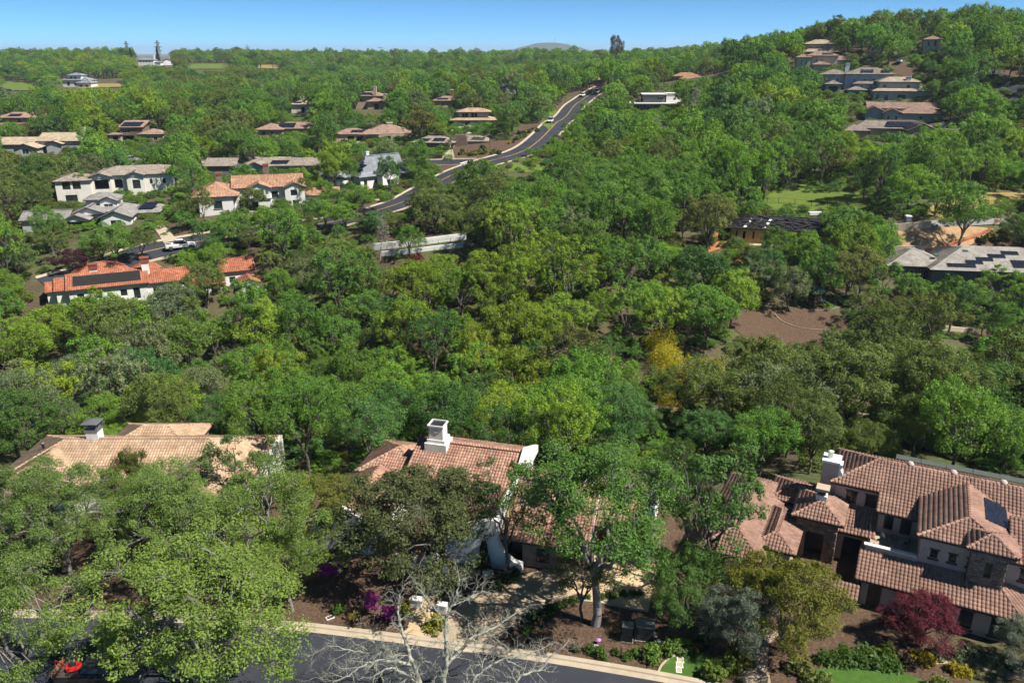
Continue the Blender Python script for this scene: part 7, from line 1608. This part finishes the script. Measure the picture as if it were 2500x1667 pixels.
def gwall(name, lab, pts, h, w, mt, cap=None, base=.3):
    "low wall along ground points"
    r = link(name, None); tag(r, lab, 'wall'); m = MB(); c = MB()
    for a, b in zip(pts, pts[1:]):
        t = (b - a); t.z = 0; t.normalize(); nn = Vector((-t.y, t.x, 0)) * w / 2
        for M, z0, z1, k in ((m, -base, h, 1.0),) + (((c, h + .002, h + .09, 1.25),) if cap else ()):
            q = [a - nn * k, b - nn * k, b + nn * k, a + nn * k]; M.add([p + Vector((0, 0, z0)) for p in q] + [p + Vector((0, 0, z1)) for p in q], [[3, 2, 1, 0], [4, 5, 6, 7], [0, 1, 5, 4], [1, 2, 6, 5], [2, 3, 7, 6], [3, 0, 4, 7]])
    m.build('wall_body', mt, r)
    if cap: c.build('coping', cap, r)
    return r
WS = STUCCO['white']
for i, (pp, hh, lab) in enumerate((([(1003, 1478), (1030, 1482)], .75, 'white pier left of the front walkway'), ([(1068, 1492), (1092, 1496)], .75, 'white pier right of the front walkway'), ([(1050, 1446), (1064, 1440)], .9, 'white pier at middle of the front walkway'), ([(1078, 1410), (1092, 1404)], 1.0, 'white pier nearest the entrance'), ([(1180, 1412), (1205, 1408)], .45, 'white bench block by the cypress'), ([(960, 1374), (1000, 1378), (1040, 1384), (1070, 1372)], .8, 'curved white garden wall behind the olive oak'))):
    gwall('garden_wall', lab, [gp(*q) for q in pp], hh, .45, WS, WS)
# ------------------------------------------------------------------ long white walls, fences and walls in the middle distance
gwall('retaining_wall', 'upper long white retaining wall by the bank', [gp(*q) for q in ((912, 610), (960, 605), (1040, 596), (1138, 584))], 1.25, .4, WS, None, 1)
gwall('retaining_wall', 'lower white retaining wall below the long one', [gp(*q) for q in ((932, 625), (1000, 619), (1130, 603))], 0.9, .4, WS, None, 1)
gwall('retaining_wall', 'grey concrete retaining wall beside the gravel drive', [gp(2175, 566), gp(2220, 562), gp(2270, 558)], 1.6, .35, CONCRETE)
gwall('retaining_wall', 'grey concrete wall at foot of the dirt slope', [gp(2175, 618), gp(2215, 618), gp(2255, 616)], 1.5, .35, CONCRETE)
gwall('retaining_wall', 'stepped tan wall of upper terraced lawn at right', [gp(2235, 800), gp(2300, 805), gp(2375, 812)], .8, .3, STUCCO['cream']); gwall('retaining_wall', 'stepped tan wall of lower terraced lawn at right', [gp(2225, 838), gp(2262, 842), gp(2290, 846)], .8, .3, STUCCO['cream'])
drape('lawn', pg([(2240, 808), (2375, 818), (2380, 832), (2240, 824)]), GRASSM, .2); drape('lawn', pg([(2228, 826), (2290, 832), (2290, 842), (2225, 836)]), GRASSM, .2)
gwall('garden_wall', 'curved low stone border round the playset', smooth_line([gp(*q) for q in ((1943, 742), (1950, 752), (1975, 758), (2010, 758), (2050, 752))], 4), .2, .2, surf('border_stone', (.30, .24, .18), (.22, .17, .13), 3, .9)); gwall('garden_wall', 'long curved low stone border in the bark yard', smooth_line([gp(*q) for q in ((1892, 768), (1908, 785), (1945, 800), (1990, 806), (2050, 806))], 4), .2, .2, surf('border_stone', (.30, .24, .18), (.22, .17, .13), 3, .9))
def fence(lab, pts, h, mt, step=2.4, rails=2, pick=0.0):
    r = link('metal_fence', None); tag(r, lab, 'fence', 'metal fences')
    for a, b in zip(pts, pts[1:]):
        n = max(1, int((b - a).length / step))
        for i in range(n + (b is pts[-1])):
            p = a + (b - a) * (i / n); MB().box(p.x - .035, p.x + .035, p.y - .035, p.y + .035, p.z - .2, p.z + h).build('post', mt, r)
        m = MB()
        for k in range(rails): z = h * (.95 - .75 * k / max(1, rails - 1)); m.tube([a + Vector((0, 0, z)), b + Vector((0, 0, z))], .02, 4)
        if pick:
            for i in range(int((b - a).length / pick)): p = a + (b - a) * ((i + .5) * pick / (b - a).length); m.tube([p, p + Vector((0, 0, h * .95))], .009, 3)
        m.build('rails', mt, r)
fence('black fence along the meadow behind unfinished house', [gp(*q) for q in ((1845, 500), (1900, 498), (1980, 505), (2060, 510))], 1.5, BLACK, 2.6, 2, .25)
fence('black fence across the dry meadow at right edge', [gp(*q) for q in ((2395, 512), (2430, 502), (2500, 504))], 1.6, BLACK, 2.6, 2, .25)
fence('thin dark fence along the ravine path', [gp(*q) for q in ((1770, 948), (1850, 962), (1960, 966), (2080, 968), (2180, 968))], 1.5, BLACK, 2.2, 2, .2)
fence('black railing on the upper long white wall', [gp(*q) for q in ((945, 614), (1040, 604), (1130, 592))], 1.2, BLACK, 2.2, 2)
fence('thin dark fence round the back yard lawn', [gp(*q) for q in ((762, 1132), (770, 1100), (890, 1096))], 1.4, BLACK, 2.0, 2, .14)
fence('thin dark fence behind the brown house left wing', [gp(*q) for q in ((1740, 1150), (1745, 1118), (1800, 1116))], 1.4, BLACK, 2.0, 2, .14)
OR = surf('orange_mesh', (.65, .15, .04), (.5, .1, .03), 6, .7)
for lab, q in (('orange construction fence down the dirt slope', [(2420, 562), (2400, 575), (2350, 592), (2310, 606), (2260, 622)]), ('orange construction fence by the solar tile house', [(2160, 640), (2185, 632), (2200, 640)]), ('orange construction fence beside the portable toilet', [(2428, 552), (2440, 545), (2455, 556)])):
    pts = smooth_line([gp(*a) for a in q], 4); r = link('barrier_fence', None); tag(r, lab, 'fence', 'orange construction fences'); m = MB()
    for a, b in zip(pts, pts[1:]):
        for k in range(5): z = .15 + k * .19; m.add([a + Vector((0, 0, z)), b + Vector((0, 0, z)), b + Vector((0, 0, z + .09)), a + Vector((0, 0, z + .09))], [[0, 1, 2, 3]])
    m.build('netting', OR, r)
    for a in pts[::2]: MB().box(a.x - .03, a.x + .03, a.y - .03, a.y + .03, a.z - .2, a.z + 1.1).build('stake', METAL, r)
# portable toilet
r = link('portable_toilet', None, None, gp(2214, 552), math.radians(-8)); tag(r, 'grey portable toilet with pale roof on the gravel drive', 'portable toilet')
MB().box(-.6, .6, -.6, .6, .1, 2.1).build('cabin', surf('toilet_grey', (.20, .22, .26), (.17, .18, .21), 2, .5), r); MB().box(-.45, .4, -.63, -.602, .2, 1.95).build('door', surf('toilet_door', (.25, .27, .31), (.2, .21, .25), 2, .5), r)
m = MB(); m.add([(-.66, -.66, 2.102), (.66, -.66, 2.102), (.66, .66, 2.102), (-.66, .66, 2.102), (-.45, -.45, 2.3), (.45, -.45, 2.3), (.45, .45, 2.3), (-.45, .45, 2.3)], [[4, 5, 6, 7], [0, 1, 5, 4], [1, 2, 6, 5], [2, 3, 7, 6], [3, 0, 4, 7], [3, 2, 1, 0]]); m.build('roof', WTRIM, r); MB().box(-.7, .7, -.7, .7, 0, .098).build('skid', TRIM, r)
# playset with slide
r = link('playset', None, None, gp(1990, 752), .3); tag(r, 'dark wooden playset with green canopy and teal slide', 'playset'); DW = surf('play_wood', (.07, .045, .03), (.05, .03, .02), 3, .9)
for sx in (-.9, .9):
    for sy in (-.9, .9): MB().box(sx - .07, sx + .07, sy - .07, sy + .07, -.3, 3.2).build('post', DW, r)
MB().box(-1, 1, -1, 1, 1.4, 1.5).build('deck', DW, r); m = MB(); m.add([(-1.2, -1.2, 3.0), (1.2, -1.2, 3.0), (1.2, 1.2, 3.0), (-1.2, 1.2, 3.0), (0, -1.2, 3.9), (0, 1.2, 3.9)], [[0, 1, 4], [2, 3, 5], [1, 2, 5, 4], [3, 0, 4, 5]]); m.build('canopy', surf('canopy_green', (.03, .10, .07), (.025, .08, .06), 3, .8), r)
m = MB(); pts = [(1.0, -.3, 1.5), (2.0, -.4, 1.0), (3.0, -.5, .35), (3.6, -.55, .2)]
for a, b in zip(pts, pts[1:]): m.add([(a[0], a[1] - .3, a[2]), (a[0], a[1] + .3, a[2]), (b[0], b[1] + .3, b[2]), (b[0], b[1] - .3, b[2]), (a[0], a[1] - .32, a[2] + .18), (b[0], b[1] - .32, b[2] + .18), (a[0], a[1] + .32, a[2] + .18), (b[0], b[1] + .32, b[2] + .18)], [[0, 3, 2, 1], [0, 4, 5, 3], [1, 2, 7, 6]])
m.build('slide', surf('slide_teal', (.02, .28, .24), (.02, .22, .2), 3, .4), r)
# wrapped lumber pack behind the unfinished house
r = link('wrapped_pallet', None, None, gp(1995, 526), .1); tag(r, 'white wrapped pack of lumber behind the unfinished house', 'pallet'); MB().box(-2, 2, -.5, .5, .12, .8).build('pack', WTRIM, r); MB().box(-2, 2, -.4, -.2, 0, .118).box(-2, 2, .2, .4, 0, .118).build('skid', STUCCO['ply'], r)
# boulders by square house
rg = np.random.default_rng(9); BM = surf('boulder', (.42, .40, .37), (.25, .24, .22), 1.5, .95, .6, 6)
for i in range(26):
    t = i / 25; p = gp(1058 + 90 * t + rg.normal(0, 2), 317 + rg.normal(0, 4)); m = MB(); s = .6 + .7 * rg.random(); pr = [(.2 * s, 0), (.9 * s, .1 * s), (1.0 * s, .5 * s), (.6 * s, .95 * s), (.1 * s, 1.05 * s)]; m.lathe(pr, 0, 0, 7); m.V = [(x * (1 + .2 * rg.normal()), y * (1 + .2 * rg.normal()), z) for x, y, z in m.V]
    o = m.build('boulder', BM); o.location = p; tag(o, f'pale boulder in the stone bank below square hip house, {nth(i)} from the left', 'boulder', 'boulders below the square hip house')
# ------------------------------------------------------------------ pylons, masts, bird
def lattice(name, lab, u, vtop, D, H, w, arms, mt):
    t = ad(u, vtop, D); r = link(name, None, None, (t.x, t.y, t.z - H)); tag(r, lab, 'pylon'); m = MB(); n = 9
    q = lambda k: w * (1 - .82 * k / n)
    for sx, sy in ((-1, -1), (1, -1), (1, 1), (-1, 1)): m.tube([(sx * w, sy * w, 0), (sx * w * .18, sy * w * .18, H)], .42, 4)
    m.build('leg', mt, r); m = MB()
    for k in range(n):
        a, b = q(k), q(k + 1); z0, z1 = H * k / n, H * (k + 1) / n
        for s in (-1, 1): m.tube([(-a, s * a, z0), (b, s * b, z1)], .24, 3); m.tube([(a, s * a, z0), (-b, s * b, z1)], .24, 3); m.tube([(s * a, -a, z0), (s * b, b, z1)], .24, 3)
    m.build('bracing', mt, r)
    for z, l in arms: m = MB(); m.tube([(-l, 0, z), (l, 0, z)], .6, 4); m.tube([(-l, 0, z), (0, 0, z + 1.6)], .2, 3); m.tube([(l, 0, z), (0, 0, z + 1.6)], .2, 3); m.build('crossarm', mt, r)
PY = surf('pylon_steel', (.22, .25, .28), (.18, .2, .23), 1, .6)
lattice('power_pylon', 'lattice tower with boxy top on far left skyline, left one', 307, 101, 1350, 44, 4.0, ((40, 4.5), (34, 4.5), (28, 3.5)), PY); lattice('power_pylon', 'lattice power pylon behind the conifer on far left skyline', 383, 99, 1380, 46, 4.2, ((42, 5), (36, 6), (30, 6)), PY)
for u, vt, D, H, lab in ((1355, 92, 7000, 75, 'tall antenna mast on the far mountain'), (1350, 104, 7000, 40, 'short antenna mast left of tall one on far mountain'), (1386, 103, 7000, 48, 'antenna mast at right on the far mountain')):
    t = ad(u, vt, D); r = link('radio_mast', None, None, (t.x, t.y, t.z - H)); tag(r, lab, 'mast'); MB().tube([(0, 0, 0), (0, 0, H)], [2.2, 1.2], 5).build('shaft', PY, r); MB().tube([(-5, 0, H * .8), (5, 0, H * .8)], 1.0, 4).tube([(-4, 0, H * .6), (4, 0, H * .6)], 1.0, 4).build('antenna', PY, r)
for u, vt, D, lab in ((101, 129, 1000, 'thin utility pole on far left ridge, left one'), (178, 130, 1000, 'thin utility pole on far left ridge, right one')):
    t = ad(u, vt, D); r = link('utility_pole', None, None, (t.x, t.y, t.z - 20)); tag(r, lab, 'utility pole', 'far utility poles'); MB().tube([(0, 0, 0), (0, 0, 20)], .28, 5).build('pole', DW, r); MB().tube([(-1.6, 0, 19), (1.6, 0, 19)], .2, 4).build('crossarm', DW, r)
t = ad(928, 118, 220); m = MB(); m.add([(-.9, 0, .12), (-.35, .12, .2), (0, .25, 0), (.35, .12, .2), (.9, 0, .12), (.3, -.12, .12), (0, -.35, 0), (-.3, -.12, .12), (0, 0, .1), (0, 0, -.08)], [[0, 1, 8, 7], [1, 2, 8], [2, 3, 8], [3, 4, 5, 8], [5, 6, 8], [6, 7, 8], [0, 7, 9, 1], [1, 9, 2], [2, 9, 3], [3, 9, 5, 4], [5, 9, 6], [6, 9, 7]]); o = m.build('bird', BLACK); o.location = t; tag(o, 'dark bird gliding in the sky left of centre', 'bird')
# street-name post and lamp near intersection
for u, v, hh, lab in ((1102, 402, 4.2, 'thin dark street lamp post on bark corner'), (1196, 372, 3.2, 'dark lamp post in upper street planting')):
    r = link('street_lamp', None, None, gp(u, v)); tag(r, lab, 'street lamp'); MB().tube([(0, 0, 0), (0, 0, hh)], .06, 6).build('pole', BLACK, r); MB().lathe([(.08, hh), (.2, hh + .1), (.22, hh + .4), (.05, hh + .55)], 0, 0, 8).build('lantern', BLACK, r)
# stop bar and word at the junction
def patch(pts, mt): V = [gp(*q) for q in pts]; m = MB(); m.add([v + Vector((0, 0, .17)) for v in V], [list(range(len(V)))]); o = m.build('road_marking', mt); o['kind'] = 'structure'
patch([(1122, 400), (1146, 393), (1149, 394.5), (1126, 401.5)], WHITE_PAINT)
build_forest()
# ------------------------------------------------------------------ haze: the air over the whole valley
hz = MB(); hz.box(-9000, 9000, -300, 13500, -16, 118); ho = hz.build('haze', None)
hm = bpy.data.materials.new('haze_air'); hm.use_nodes = True; hn = hm.node_tree; hn.nodes.remove(hn.nodes['Principled BSDF'])
pv = hn.nodes.new('ShaderNodeVolumePrincipled'); pv.inputs['Color'].default_value = (.72, .84, 1.0, 1); pv.inputs['Density'].default_value = HAZE; pv.inputs['Anisotropy'].default_value = 0.1
hn.links.new(pv.outputs[0], hn.nodes['Material Output'].inputs['Volume']); ho.data.materials.clear(); ho.data.materials.append(hm); ho['kind'] = 'stuff'
hm.cycles.volume_sampling = 'DISTANCE'
